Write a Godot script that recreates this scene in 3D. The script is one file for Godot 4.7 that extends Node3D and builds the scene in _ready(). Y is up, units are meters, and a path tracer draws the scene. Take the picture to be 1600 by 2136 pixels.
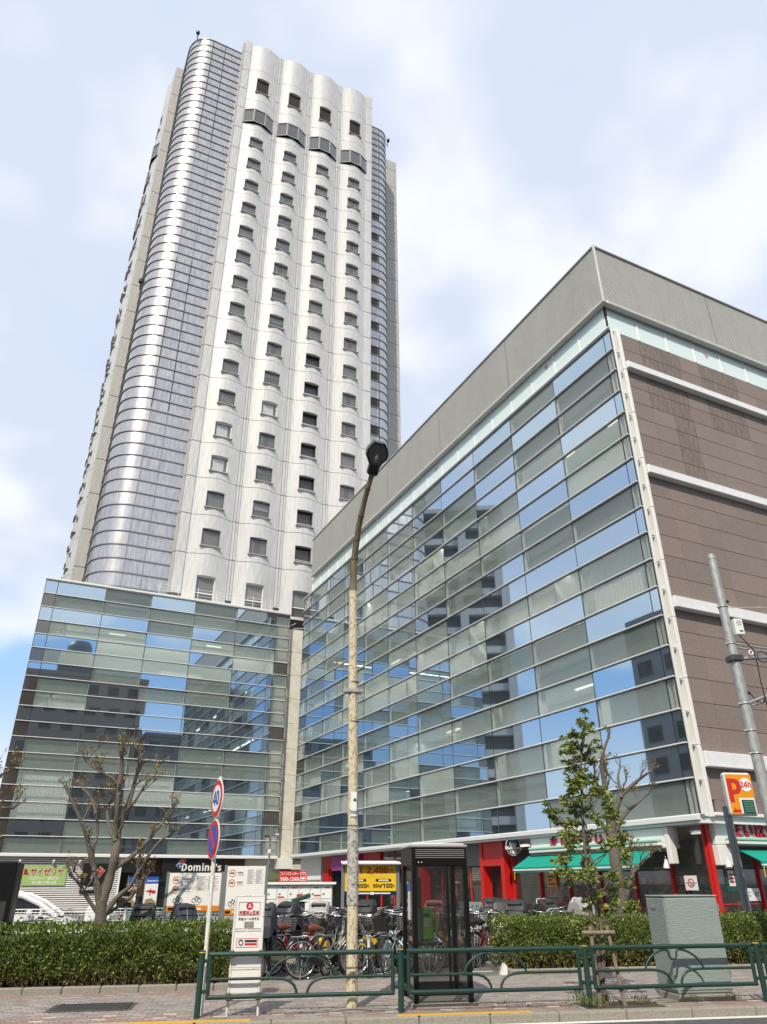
extends Node3D

const GX := 18.78
const WZ := -16.82
const PZ := -56.3
const TZ := -58.5
const ROWH := 1.036
const FL := 3.735
var M := {}
var taken := {}
var rng := RandomNumberGenerator.new()
var UB: ArrayMesh
var street := Transform3D(Basis(Vector3(0.955, 0, 0.297), Vector3.UP, Vector3(-0.297, 0, 0.955)), Vector3(2.945, 0, -11.762))


func _ready() -> void:
	rng.seed = 4171
	set_view()
	make_materials()
	UB = chamfered(Vector3.ONE, 0.02)
	build_ground()
	build_tower()
	build_podium()
	build_wing()
	build_wing_shops()
	build_podium_shops()
	build_opposite_side()
	build_guard_fence()
	build_lamp_post()
	build_signs()
	build_phone_booth()
	build_cabinet()
	build_poles()
	build_parking()
	build_bicycles()
	build_cars()
	build_hedges()
	build_trees()
	build_small_things()


func set_view() -> void:
	var cam := Camera3D.new()
	cam.name = "camera"
	cam.transform = Transform3D(Basis(Vector3(0.897846, -0.004112, 0.44029), Vector3(-0.197667, 0.889765, 0.411395), Vector3(-0.393446, -0.456401, 0.798059)).orthonormalized(), Vector3(0, 1.6, 0))
	cam.fov = 70.39
	cam.near = 0.1
	cam.far = 2000.0
	add_child(cam)
	cam.current = true
	var sun := DirectionalLight3D.new()
	sun.name = "sun"
	sun.light_energy = SUN_ENERGY
	sun.light_color = Color(1.0, 0.955, 0.88)
	sun.light_angular_distance = 0.6
	sun.shadow_enabled = true
	add_child(sun)
	sun.look_at_from_position(Vector3.ZERO, Vector3(0.62, -0.98, -0.76), Vector3.UP)
	var env := Environment.new()
	env.background_mode = Environment.BG_SKY
	env.tonemap_mode = Environment.TONE_MAPPER_LINEAR
	env.tonemap_exposure = EXPOSURE
	env.sdfgi_enabled = true
	env.ssao_enabled = true
	env.ssil_enabled = true
	var sky := Sky.new()
	var sm := PanoramaSkyMaterial.new()
	sm.panorama = ImageTexture.create_from_image(sky_image())
	sm.energy_multiplier = SKY_ENERGY
	sky.sky_material = sm
	env.sky = sky
	var we := WorldEnvironment.new()
	we.name = "world_environment"
	we.environment = env
	add_child(we)


const SUN_ENERGY := 1.2
const EXPOSURE := 1.07
const SKY_ENERGY := 1.0


# thin high cloud with bluer openings, computed as air and cloud only
func sky_image() -> Image:
	var w := 1024
	var h := 512
	var im := Image.create(w, h, false, Image.FORMAT_RGBF)
	var n1 := FastNoiseLite.new()
	n1.seed = 11
	n1.frequency = 1.1
	n1.fractal_octaves = 5
	n1.fractal_gain = 0.5
	var n2 := FastNoiseLite.new()
	n2.seed = 29
	n2.frequency = 3.2
	n2.fractal_octaves = 4
	for j in h:
		var el := (0.5 - (j + 0.5) / h) * PI
		for i in w:
			var az := ((i + 0.5) / w) * TAU
			var d := Vector3(sin(az) * cos(el), sin(el), -cos(az) * cos(el))
			var p := d / maxf(0.25, absf(d.y) + 0.18)
			var c := n1.get_noise_3d(p.x, p.y * 0.7, p.z) * 0.8 + n2.get_noise_3d(p.x, p.y, p.z) * 0.46
			var thick := smoothstep(-0.02, 0.42, c)
			var thin := smoothstep(-0.10, -0.55, c)
			var veil := Color(0.67, 0.745, 0.895)
			var white := Color(0.89, 0.93, 0.98)
			var col := veil.lerp(white, thick).lerp(Color(0.58, 0.69, 0.91), thin * 0.6)
			# the deck of cloud ends above a clear strip near the horizon
			var edge := 0.285 + 0.10 * c + 0.03 * n2.get_noise_3d(d.x * 3.0, 5.0, d.z * 3.0)
			var clear := smoothstep(edge + 0.015, edge - 0.05, d.y)
			var strip := Color(0.40, 0.64, 0.97).lerp(Color(0.80, 0.90, 1.0), smoothstep(0.24, 0.08, d.y))
			col = col.lerp(Color(0.88, 0.95, 1.0), smoothstep(edge + 0.12, edge, d.y) * 0.8).lerp(strip, clear)
			if d.y < 0.0:
				col = Color(0.30, 0.30, 0.30)
			im.set_pixel(i, j, col)
	return im


# ---------------------------------------------------------------- meshes
class MB:
	var v := PackedVector3Array()
	var n := PackedVector3Array()
	var uv := PackedVector2Array()
	var xf := Transform3D.IDENTITY

	func vert(p: Vector3, nn: Vector3, u := Vector2.ZERO) -> void:
		v.append(xf * p)
		n.append((xf.basis * nn).normalized())
		uv.append(u)

	# corners run counter-clockwise seen from outside
	func tri(a: Vector3, b: Vector3, c: Vector3) -> void:
		var nn := (b - a).cross(c - a).normalized()
		vert(a, nn)
		vert(c, nn)
		vert(b, nn)

	func quad(a: Vector3, b: Vector3, c: Vector3, d: Vector3) -> void:
		var nn := (b - a).cross(c - a).normalized()
		if nn == Vector3.ZERO:
			nn = (c - a).cross(d - a).normalized()
		vert(a, nn, Vector2(0, 1))
		vert(c, nn, Vector2(1, 0))
		vert(b, nn, Vector2(1, 1))
		vert(a, nn, Vector2(0, 1))
		vert(d, nn, Vector2(0, 0))
		vert(c, nn, Vector2(1, 0))

	func nquad(a: Vector3, b: Vector3, c: Vector3, d: Vector3, na: Vector3, nb: Vector3, nc: Vector3, nd: Vector3) -> void:
		vert(a, na, Vector2(0, 1))
		vert(c, nc, Vector2(1, 0))
		vert(b, nb, Vector2(1, 1))
		vert(a, na, Vector2(0, 1))
		vert(d, nd, Vector2(0, 0))
		vert(c, nc, Vector2(1, 0))

	func box(c: Vector3, s: Vector3, b := Basis.IDENTITY) -> MB:
		var x := b.x * s.x * 0.5
		var y := b.y * s.y * 0.5
		var z := b.z * s.z * 0.5
		quad(c - x - y + z, c + x - y + z, c + x + y + z, c - x + y + z)
		quad(c + x - y - z, c - x - y - z, c - x + y - z, c + x + y - z)
		quad(c + x - y + z, c + x - y - z, c + x + y - z, c + x + y + z)
		quad(c - x - y - z, c - x - y + z, c - x + y + z, c - x + y - z)
		quad(c - x + y + z, c + x + y + z, c + x + y - z, c - x + y - z)
		quad(c - x - y - z, c + x - y - z, c + x - y + z, c - x - y + z)
		return self

	# from corner to corner
	func span(a: Vector3, b: Vector3) -> MB:
		return box((a + b) * 0.5, (b - a).abs())

	func cbox(c: Vector3, s: Vector3, k: float, b := Basis.IDENTITY) -> MB:
		var h := s * 0.5
		k = minf(k, minf(h.x, minf(h.y, h.z)) * 0.9)
		var keep := xf
		xf = keep * Transform3D(b, c)
		for sg in [-1.0, 1.0]:
			for ax in 3:
				var e := [Vector3.RIGHT, Vector3.UP, Vector3.BACK]
				var nn: Vector3 = e[ax] * sg
				var u: Vector3 = e[(ax + 1) % 3]
				var w: Vector3 = e[(ax + 2) % 3] * sg
				var hn: float = h[ax]
				var hu: float = h[(ax + 1) % 3] - k
				var hw: float = h[(ax + 2) % 3] - k
				var o := nn * hn
				oquad(o - u * hu - w * hw, o + u * hu - w * hw, o + u * hu + w * hw, o - u * hu + w * hw)
		for ax in 3:
			for s1 in [-1.0, 1.0]:
				for s2 in [-1.0, 1.0]:
					var e2 := [Vector3.RIGHT, Vector3.UP, Vector3.BACK]
					var t: Vector3 = e2[ax]
					var u2: Vector3 = e2[(ax + 1) % 3] * s1
					var w2: Vector3 = e2[(ax + 2) % 3] * s2
					var lt: float = h[ax] - k
					var hu2: float = h[(ax + 1) % 3]
					var hw2: float = h[(ax + 2) % 3]
					var pa := u2 * hu2 + w2 * (hw2 - k)
					var pb := u2 * (hu2 - k) + w2 * hw2
					oquad(pa - t * lt, pa + t * lt, pb + t * lt, pb - t * lt)
		for sx in [-1.0, 1.0]:
			for sy in [-1.0, 1.0]:
				for sz in [-1.0, 1.0]:
					var px := Vector3(sx * h.x, sy * (h.y - k), sz * (h.z - k))
					var py := Vector3(sx * (h.x - k), sy * h.y, sz * (h.z - k))
					var pz := Vector3(sx * (h.x - k), sy * (h.y - k), sz * h.z)
					if sx * sy * sz > 0:
						tri(px, py, pz)
					else:
						tri(px, pz, py)
		xf = keep
		return self

	# the same, turned outwards from the middle of a convex shape
	func oquad(a: Vector3, b: Vector3, c: Vector3, d: Vector3) -> void:
		if (b - a).cross(c - a).dot(a + b + c + d) < 0.0:
			quad(d, c, b, a)
		else:
			quad(a, b, c, d)

	func tube(a: Vector3, b: Vector3, r0: float, r1 := -1.0, seg := 8, caps := true) -> MB:
		if r1 < 0.0:
			r1 = r0
		return path([a, b], [r0, r1], seg, caps)

	func path(pts: Array, rad: Array, seg := 8, caps := true) -> MB:
		var m := pts.size()
		var rings := []
		var norms := []
		var up := Vector3.ZERO
		for i in m:
			var p: Vector3 = pts[i]
			var t: Vector3 = (pts[mini(i + 1, m - 1)] - pts[maxi(i - 1, 0)])
			t = t.normalized()
			if i == 0:
				up = Vector3.UP if absf(t.y) < 0.9 else Vector3.RIGHT
			up = (up - t * up.dot(t)).normalized()
			var sd := t.cross(up)
			var r: float = rad[mini(i, rad.size() - 1)]
			var ring := []
			var nr := []
			for k in seg:
				var g := TAU * k / seg
				var dd := up * cos(g) + sd * sin(g)
				ring.append(p + dd * r)
				nr.append(dd)
			rings.append(ring)
			norms.append(nr)
		for i in m - 1:
			for k in seg:
				var q := (k + 1) % seg
				nquad(rings[i][k], rings[i][q], rings[i + 1][q], rings[i + 1][k], norms[i][k], norms[i][q], norms[i + 1][q], norms[i + 1][k])
		if caps:
			for k in seg:
				var q := (k + 1) % seg
				tri(pts[0], rings[0][q], rings[0][k])
				tri(pts[m - 1], rings[m - 1][k], rings[m - 1][q])
		return self

	func ring(c: Vector3, ax: Vector3, rr: float, r: float, seg := 28, s2 := 6, a0 := 0.0, a1 := TAU) -> MB:
		var u := (Vector3.UP if absf(ax.y) < 0.9 else Vector3.RIGHT)
		u = (u - ax * u.dot(ax)).normalized()
		var w := ax.cross(u)
		for i in seg:
			var ga := a0 + (a1 - a0) * i / seg
			var gb := a0 + (a1 - a0) * (i + 1) / seg
			var da := u * cos(ga) + w * sin(ga)
			var db := u * cos(gb) + w * sin(gb)
			for k in s2:
				var h0 := TAU * k / s2
				var h1 := TAU * (k + 1) / s2
				var n00 := da * cos(h0) + ax * sin(h0)
				var n01 := da * cos(h1) + ax * sin(h1)
				var n10 := db * cos(h0) + ax * sin(h0)
				var n11 := db * cos(h1) + ax * sin(h1)
				nquad(c + da * rr + n00 * r, c + db * rr + n10 * r, c + db * rr + n11 * r, c + da * rr + n01 * r, n00, n10, n11, n01)
		return self

	func lathe(pr: Array, seg := 16, t := Transform3D.IDENTITY) -> MB:
		var keep := xf
		xf = keep * t
		for i in pr.size() - 1:
			var p: Vector2 = pr[i]
			var q: Vector2 = pr[i + 1]
			var sl := Vector2(q.y - p.y, p.x - q.x).normalized()
			for k in seg:
				var g0 := TAU * k / seg
				var g1 := TAU * (k + 1) / seg
				var c0 := Vector3(cos(g0), 0, sin(g0))
				var c1 := Vector3(cos(g1), 0, sin(g1))
				var m0 := c0 * sl.x + Vector3.UP * sl.y
				var m1 := c1 * sl.x + Vector3.UP * sl.y
				nquad(c1 * p.x + Vector3.UP * p.y, c0 * p.x + Vector3.UP * p.y, c0 * q.x + Vector3.UP * q.y, c1 * q.x + Vector3.UP * q.y, m1, m0, m0, m1)
		xf = keep
		return self

	# a flat outline in x and y (counter-clockwise), drawn out along z from z0 to z1
	func prism(poly: PackedVector2Array, z0: float, z1: float) -> MB:
		if Geometry2D.is_polygon_clockwise(poly):
			poly.reverse()
		var ix := Geometry2D.triangulate_polygon(poly)
		for t in range(0, ix.size(), 3):
			var a := poly[ix[t]]
			var b := poly[ix[t + 1]]
			var c := poly[ix[t + 2]]
			if (b - a).cross(c - a) < 0:
				var e := b
				b = c
				c = e
			tri(Vector3(a.x, a.y, z1), Vector3(b.x, b.y, z1), Vector3(c.x, c.y, z1))
			tri(Vector3(a.x, a.y, z0), Vector3(c.x, c.y, z0), Vector3(b.x, b.y, z0))
		for k in poly.size():
			var p := poly[k]
			var q := poly[(k + 1) % poly.size()]
			quad(Vector3(p.x, p.y, z0), Vector3(q.x, q.y, z0), Vector3(q.x, q.y, z1), Vector3(p.x, p.y, z1))
		return self

	func mesh() -> ArrayMesh:
		var a := []
		a.resize(Mesh.ARRAY_MAX)
		a[Mesh.ARRAY_VERTEX] = v
		a[Mesh.ARRAY_NORMAL] = n
		a[Mesh.ARRAY_TEX_UV] = uv
		var m := ArrayMesh.new()
		m.add_surface_from_arrays(Mesh.PRIMITIVE_TRIANGLES, a)
		return m


func chamfered(s: Vector3, k: float) -> ArrayMesh:
	return MB.new().cbox(Vector3.ZERO, s, k).mesh()


# ---------------------------------------------------------------- nodes
func numbered(called: String) -> String:
	if not taken.has(called):
		taken[called] = 0
		return called
	taken[called] += 1
	return "%s_%03d" % [called, taken[called]]


func thing(called: String, label: String, category: String, t := Transform3D.IDENTITY, group := "") -> Node3D:
	var o := Node3D.new()
	o.name = numbered(called)
	o.transform = t
	add_child(o)
	o.set_meta("label", label)
	o.set_meta("category", category)
	if group:
		o.set_meta("group", group)
	return o


func structure(called: String, t := Transform3D.IDENTITY) -> Node3D:
	var o := Node3D.new()
	o.name = numbered(called)
	o.transform = t
	add_child(o)
	o.set_meta("kind", "structure")
	return o


func part(parent: Node, called: String, shape, m: Material, t := Transform3D.IDENTITY) -> MeshInstance3D:
	var o := MeshInstance3D.new()
	o.name = called
	o.mesh = shape.mesh() if shape is MB else shape
	o.material_override = m
	o.transform = t
	parent.add_child(o, true)
	return o


func sub(parent: Node, called: String, t := Transform3D.IDENTITY) -> Node3D:
	var o := Node3D.new()
	o.name = called
	o.transform = t
	parent.add_child(o, true)
	return o


# a chamfered block from corner to corner
func block(parent: Node, called: String, a: Vector3, b: Vector3, m: Material, k := 0.012) -> MeshInstance3D:
	return part(parent, called, chamfered((b - a).abs(), k), m, Transform3D(Basis(), (a + b) * 0.5))


func at(x: float, y: float, z: float, turn := 0.0) -> Transform3D:
	return Transform3D(Basis(Vector3.UP, turn), Vector3(x, y, z))


# street frame: along the kerb, up, away from the road
func st(a: float, b: float, y := 0.0, turn := 0.0) -> Transform3D:
	return street * Transform3D(Basis(Vector3.UP, turn), Vector3(a, y, -b))


func text(parent: Node, s: String, size: float, m: Material, t: Transform3D, depth := 0.01, bold := true, left := false) -> MeshInstance3D:
	var tm := TextMesh.new()
	var f := SystemFont.new()
	f.font_names = PackedStringArray(["Droid Sans"])
	f.font_weight = 700 if bold else 400
	tm.font = f
	tm.text = s
	tm.font_size = 48
	tm.pixel_size = size / 35.0
	tm.depth = depth
	tm.curve_step = 2.0
	tm.horizontal_alignment = HORIZONTAL_ALIGNMENT_LEFT if left else HORIZONTAL_ALIGNMENT_CENTER
	return part(parent, "lettering", tm, m, t)


# characters drawn as strokes on a 10 by 10 field
const GLYPHS := {
	"サ": "0,7 10,7;3,10 3,4;7,10 7,4 6,2 4,0", "イ": "8,10 5,6 1,4;5,6 5,0", "セ": "0,6 10,7 8,4;3,10 3,1 9,1", "ゼ": "0,6 9,7 7,4;3,10 3,1 8,1;8,10 9,8.5;9.3,10.5 10.2,9",
	"リ": "2,10 2,4;8,10 8,4 7,1 5,0", "ヤ": "1,6 9,8 7,5;3,10 6,0", "コ": "1,9 9,9 9,1;1,1 9,1", "ン": "1,9 4,7;1,1 6,3 9,8", "ロ": "1,9 9,9 9,1 1,1 1,9", "ッ": "2,6 3,4;5,7 6,5;9,6 8,3 5,0",
	"カ": "1,7 9,7 8,1 6,1;5,10 4,5 1,0", "ー": "1,5 9,5", "円": "1,0 1,10 9,10 9,0 7,0;1,5 9,5;5,10 5,5", "ラ": "2,9 8,9;1,6 9,6 7,2 4,0", "チ": "2,8 8,9;0,5 10,5;5,8 5,2 3,0",
	"料": "0,6 5,6;2.5,10 2.5,0;1,9 1.5,7.5;4,9 3.5,7.5;2.5,6 0,2;2.5,5 5,3;6,4 10,5;8.5,10 8.5,0;6,8 7,7;6,6 7,5", "金": "5,10 0,6;5,10 10,6;3,6 7,6;1,4 9,4;5,6 5,0;0,0 10,0;3,3 3.6,1.4;7,3 6.4,1.4",
	"分": "4,10 0,5;6,10 10,5;2,5 8,5 7,0 5.5,0;5,5 2,0", "ま": "1,8 9,8;1,5.5 9,5.5;5,10 5,2 3.5,0.5 1.5,1 2,2.5 4.5,2.6 9,0.6", "い": "1.5,9 1.5,3 3,1 4,3;8,8 9,3", "ば": "1,9 1,1;4,7 10,7;7,10 7,2 5.5,0.5 4,1.2 5,2.4 10,1;9,10.6 9.6,9.4",
	"放": "0,8 5,8;2.5,10 2.5,8;2,8 0,0;2,5 4.5,5 4,0;7,10 5.5,6;6.5,8 10,8;9,8 5.5,0;6.5,5 10,0", "置": "1,10 9,10 9,8 1,8 1,10;4,10 4,8;6.5,10 6.5,8;1,7 9,7;3,6 8,6 8,1.5 3,1.5 3,6;3,4 8,4;1,6 1,0 10,0",
	"禁": "0,8 4.6,8;2.4,10 2.4,5;5.4,8 10,8;7.6,10 7.6,5;2,4.6 8,4.6;0,3 10,3;5,3 5,0;2.5,1.8 1.5,0.4;7.5,1.8 8.5,0.4", "止": "0,0 10,0;5,10 5,0;5,6 9,6;2,6 2,0", "区": "9,10 1,10 1,0 9.5,0;3,8 8,2;8,8 3,2",
	"域": "0,7 3.4,7;1.7,10 1.7,1;0,1 3.5,2;4,7.6 10,7.6;7,10 8,4 10,0;4.4,5.6 6.4,5.6 6.4,3.6 4.4,3.6 4.4,5.6;4,1.4 7,2.2;9.4,5 6,0;8.8,10 9.6,9", "安": "1,8 9,8;5,10 5,8;0,5 10,5;4,7 2.5,3 8,0;7,5 5,2 1,0", "全": "5,10 0,5.5;5,10 10,5.5;2,5 8,5;2,2.6 8,2.6;0,0 10,0;5,5 5,0",
	"ル": "2.5,9 2.5,4 0.5,0;6,10 6,0.5 10,4", "を": "1,8 9,8;5,10 2,4.5 5.5,5.5 6,3;9,6 4,3 3.6,1 5,0 9,0.3", "守": "0,8 10,8;5,10 5,8;1,5 9,5;6.5,7 6.5,0 5,0;3,4 4,2.4", "る": "2,9 8,9 2.4,4 6,5.6 9,3.6 8,1 5,0 3.6,1.2 5,2.2 6.6,1.2",
	"精": "2,10 2,0;0,6 4,6;0.6,9 1.2,7.5;3.6,9 3,7.5;5,9 10,9;5.4,7.6 9.6,7.6;5,6.2 10,6.2;7.5,10 7.5,6.2;6,5 6,0;6,5 9.4,5 9.4,0;6,3.4 9.4,3.4;6,1.8 9.4,1.8", "算": "1,10 0,8;1,9.4 4,9.4;6,10 5,8;6,9.4 9.4,9.4;2,7.6 8,7.6 8,3.6 2,3.6 2,7.6;2,6.3 8,6.3;2,5 8,5;0,2.4 10,2.4;3.4,3.6 3,1.6 1.6,0;6.8,3.6 6.8,0",
	"平": "1,9 9,9;0,4.5 10,4.5;5,9 5,0;2.4,8 3.2,6;7.6,8 6.8,6", "日": "2,10 8,10 8,0 2,0 2,10;2,5 8,5", "た": "0,8 6,8;3,10 0.6,0;6,5.6 9.6,5.6;5.4,2 6,0.4 10,0.6", "こ": "1.6,8 8,8;1,3 2.6,0.6 9,1", "・": "4.4,5 5.6,5", "大": "0,7 10,7;5,10 4.6,6 0,0;5,6 10,0", "久": "3.6,10 0.6,5;2.6,8 8,8 5.6,3.4 0,0;4.6,5 10,0",
	"間": "0.5,0 0.5,10 4.2,10 4.2,6.4 0.5,6.4;0.5,8.2 4.2,8.2;9.5,0 9.5,10 5.8,10 5.8,6.4 9.5,6.4;5.8,8.2 9.5,8.2;3.2,5 6.8,5 6.8,1 3.2,1 3.2,5;3.2,3 6.8,3", "時": "0.4,9 3.6,9 3.6,1.4 0.4,1.4 0.4,9;0.4,5.2 3.6,5.2;5,8 9.6,8;7.4,10 7.4,5.8;4.4,5.8 10,5.8;4.6,3.6 10,3.6;8.6,5.8 8.6,0 7.4,0.4;5.6,2.6 6.4,1.2", "～": "0.5,4.5 2.5,6 5,5 7.5,4 9.5,5.5",
	"バ": "3.6,8 1,2;6,8 9,2;7.6,10 8.6,8.6;9,10.6 10,9.2", "ト": "4,10 4,0;4,6.4 8.4,4.4",
}


func strokes(parent: Node, s: String, size: float, m: Material, t: Transform3D, wide := 1.1, depth := 0.006) -> MeshInstance3D:
	var b := MB.new()
	var x0 := -size * s.length() * 0.5
	for i in s.length():
		if not GLYPHS.has(s[i]):
			continue
		for line in GLYPHS[s[i]].split(";"):
			var pts := []
			for q in line.split(" "):
				var xy: PackedStringArray = q.split(",")
				pts.append(Vector2(xy[0].to_float(), xy[1].to_float()) * (size * 0.09))
			for k in pts.size() - 1:
				var p: Vector2 = pts[k]
				var q2: Vector2 = pts[k + 1]
				var d := (q2 - p)
				var ln := d.length() + wide * size * 0.07
				var mid := (p + q2) * 0.5
				var turn := Basis(Vector3.BACK, d.angle())
				b.box(Vector3(x0 + i * size + mid.x, mid.y - size * 0.45, depth * (0.5 + 0.01 * ((k + i) % 3))), Vector3(ln, wide * size * 0.09, depth), turn)
	return part(parent, "lettering", b, m, t)


# ---------------------------------------------------------------- materials
func lin(r: float, g: float, b: float, a := 1.0) -> Color:
	var c := Color(r, g, b).linear_to_srgb()
	c.a = a
	return c


func mat(called: String, c: Color, rough := 0.6, metal := 0.0, spec := 0.5) -> StandardMaterial3D:
	var m := StandardMaterial3D.new()
	m.resource_name = called
	m.albedo_color = c
	m.roughness = rough
	m.metallic = metal
	m.metallic_specular = spec
	m.cull_mode = BaseMaterial3D.CULL_DISABLED
	M[called] = m
	return m


func glass(called: String, c: Color, rough := 0.03) -> StandardMaterial3D:
	var m := mat(called, c, rough)
	m.transparency = BaseMaterial3D.TRANSPARENCY_ALPHA
	return m


# a seamless grey field of noise from 0 to 1
func field(sd: int, freq: float, size := 256, oct := 4, stretch := Vector2.ONE) -> PackedFloat32Array:
	var f := FastNoiseLite.new()
	f.seed = sd
	f.frequency = freq
	f.fractal_octaves = oct
	var out := PackedFloat32Array()
	out.resize(size * size)
	for j in size:
		for i in size:
			var a := TAU * i / size
			var b := TAU * j / size
			var r := size / TAU
			# walk on a torus so that the edges meet
			var p := Vector3(cos(a) * r * stretch.x, sin(a) * r * stretch.x, cos(b) * r * stretch.y)
			out[j * size + i] = clampf(0.5 + 0.75 * f.get_noise_3d(p.x + sin(b) * r * stretch.y, p.y, p.z), 0.0, 1.0)
	return out


# colour ramp over one or two noise fields: stops are [position, linear colour]
func grain(called: String, m: StandardMaterial3D, stops: Array, coarse: PackedFloat32Array, fine: PackedFloat32Array, share: float, scale: float, size := 256) -> StandardMaterial3D:
	var im := Image.create(size, size, false, Image.FORMAT_RGB8)
	for j in size:
		for i in size:
			var k := j * size + i
			var t := coarse[k] * (1.0 - share) + fine[k] * share
			var c: Color = stops[0][1]
			for s in range(1, stops.size()):
				var lo: float = stops[s - 1][0]
				var hi: float = stops[s][0]
				if t >= lo:
					c = stops[s - 1][1].lerp(stops[s][1], clampf((t - lo) / (hi - lo), 0.0, 1.0))
			im.set_pixel(i, j, c.linear_to_srgb())
	im.generate_mipmaps()
	m.albedo_color = Color.WHITE
	m.albedo_texture = ImageTexture.create_from_image(im)
	m.uv1_triplanar = true
	m.uv1_world_triplanar = true
	m.uv1_scale = Vector3.ONE * scale
	return m


func relief(m: StandardMaterial3D, f: PackedFloat32Array, depth_cm: float, size := 256) -> void:
	var im := Image.create(size, size, false, Image.FORMAT_RGB8)
	for j in size:
		for i in size:
			var q := f[j * size + i]
			im.set_pixel(i, j, Color(q, q, q))
	m.heightmap_enabled = true
	m.heightmap_texture = ImageTexture.create_from_image(im)
	m.heightmap_scale = depth_cm


func shade(r: float, g: float, b: float) -> Color:
	return Color(r, g, b)


func make_materials() -> void:
	var soft := field(3, 0.03)
	var mid := field(7, 0.09)
	var fine := field(13, 0.33, 256, 3)
	var streak := field(17, 0.12, 256, 4, Vector2(1.0, 0.12))
	var bars := field(19, 0.5, 256, 2, Vector2(1.0, 0.03))
	# ground
	grain("asphalt", mat("asphalt", Color.WHITE, 0.92), [[0.2, shade(0.055, 0.056, 0.058)], [0.5, shade(0.085, 0.085, 0.086)], [0.8, shade(0.13, 0.13, 0.128)]], soft, fine, 0.55, 0.7)
	grain("lot", mat("lot", Color.WHITE, 0.93), [[0.2, shade(0.10, 0.10, 0.098)], [0.5, shade(0.15, 0.149, 0.145)], [0.8, shade(0.24, 0.235, 0.225)]], mid, fine, 0.6, 0.9)
	grain("kerb", mat("kerb", Color.WHITE, 0.9), [[0.2, shade(0.17, 0.155, 0.125)], [0.5, shade(0.27, 0.255, 0.215)], [0.85, shade(0.36, 0.345, 0.30)]], mid, fine, 0.5, 1.4)
	grain("joint_sand", mat("joint_sand", Color.WHITE, 0.95), [[0.2, shade(0.05, 0.045, 0.04)], [0.8, shade(0.11, 0.10, 0.085)]], mid, fine, 0.5, 1.2)
	var bricks := [[0.27, 0.235, 0.215], [0.31, 0.275, 0.25], [0.25, 0.215, 0.195], [0.35, 0.32, 0.295], [0.29, 0.265, 0.25]]
	for k in bricks.size():
		var q: Array = bricks[k]
		grain("brick%d" % k, mat("brick%d" % k, Color.WHITE, 0.9), [[0.2, shade(q[0] * 0.62, q[1] * 0.62, q[2] * 0.62)], [0.55, shade(q[0], q[1], q[2])], [0.9, shade(q[0] * 1.3, q[1] * 1.3, q[2] * 1.3)]], mid, fine, 0.6, 1.7)
	grain("brick_red", mat("brick_red", Color.WHITE, 0.9), [[0.2, shade(0.20, 0.125, 0.105)], [0.55, shade(0.30, 0.195, 0.165)], [0.9, shade(0.38, 0.27, 0.235)]], mid, fine, 0.6, 1.7)
	grain("brick_pale", mat("brick_pale", Color.WHITE, 0.9), [[0.2, shade(0.42, 0.37, 0.31)], [0.9, shade(0.66, 0.6, 0.53)]], mid, fine, 0.6, 1.7)
	grain("line_white", mat("line_white", Color.WHITE, 0.8), [[0.15, shade(0.3, 0.3, 0.29)], [0.4, shade(0.7, 0.7, 0.68)], [0.8, shade(0.8, 0.8, 0.78)]], mid, fine, 0.5, 1.5)
	grain("line_yellow", mat("line_yellow", Color.WHITE, 0.8), [[0.2, shade(0.34, 0.24, 0.08)], [0.42, shade(0.66, 0.37, 0.03)], [0.9, shade(0.75, 0.45, 0.05)]], mid, fine, 0.5, 1.3)
	grain("soil", mat("soil", Color.WHITE, 0.95), [[0.2, shade(0.03, 0.022, 0.014)], [0.8, shade(0.12, 0.09, 0.06)]], mid, fine, 0.5, 1.0)
	# tower
	var tile := grain("tile", mat("tile", Color.WHITE, 0.42), [[0.2, shade(0.47, 0.465, 0.455)], [0.5, shade(0.565, 0.56, 0.55)], [0.85, shade(0.635, 0.63, 0.62)]], streak, bars, 0.45, 0.16)
	relief(tile, bars, 0.6)
	grain("tile_grey", mat("tile_grey", Color.WHITE, 0.55), [[0.2, shade(0.36, 0.355, 0.33)], [0.8, shade(0.47, 0.46, 0.435)]], streak, bars, 0.45, 0.16)
	mat("joint", lin(0.10, 0.10, 0.10), 0.9)
	mat("core", lin(0.16, 0.16, 0.16), 0.9)
	grain("steel_glass", mat("steel_glass", Color.WHITE, 0.28, 0.65), [[0.2, shade(0.40, 0.395, 0.42)], [0.5, shade(0.49, 0.485, 0.50)], [0.85, shade(0.60, 0.575, 0.55)]], soft, streak, 0.7, 0.14)
	grain("steel_glass_b", mat("steel_glass_b", Color.WHITE, 0.32, 0.65), [[0.2, shade(0.39, 0.38, 0.40)], [0.5, shade(0.50, 0.485, 0.49)], [0.85, shade(0.62, 0.585, 0.53)]], soft, streak, 0.7, 0.17)
	mat("steel_ledge", lin(0.30, 0.30, 0.31), 0.4, 0.6)
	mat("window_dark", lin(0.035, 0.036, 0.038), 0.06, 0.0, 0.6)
	glass("window_pane", lin(0.16, 0.165, 0.165, 0.34), 0.04)
	glass("window_clear", lin(0.3, 0.33, 0.33, 0.12), 0.04)
	mat("frame_grey", lin(0.10, 0.10, 0.105), 0.45, 0.4)
	mat("frame_white", lin(0.75, 0.75, 0.74), 0.4)
	mat("curtain_grey", lin(0.45, 0.45, 0.44), 0.9)
	mat("curtain_white", lin(0.75, 0.76, 0.74), 0.9)
	grain("louvre_dark", mat("louvre_dark", Color.WHITE, 0.6), [[0.2, shade(0.035, 0.032, 0.028)], [0.8, shade(0.09, 0.08, 0.065)]], mid, fine, 0.5, 1.0)
	grain("sill", mat("sill", Color.WHITE, 0.6), [[0.2, shade(0.30, 0.295, 0.28)], [0.8, shade(0.45, 0.44, 0.42)]], mid, fine, 0.4, 0.6)
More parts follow.
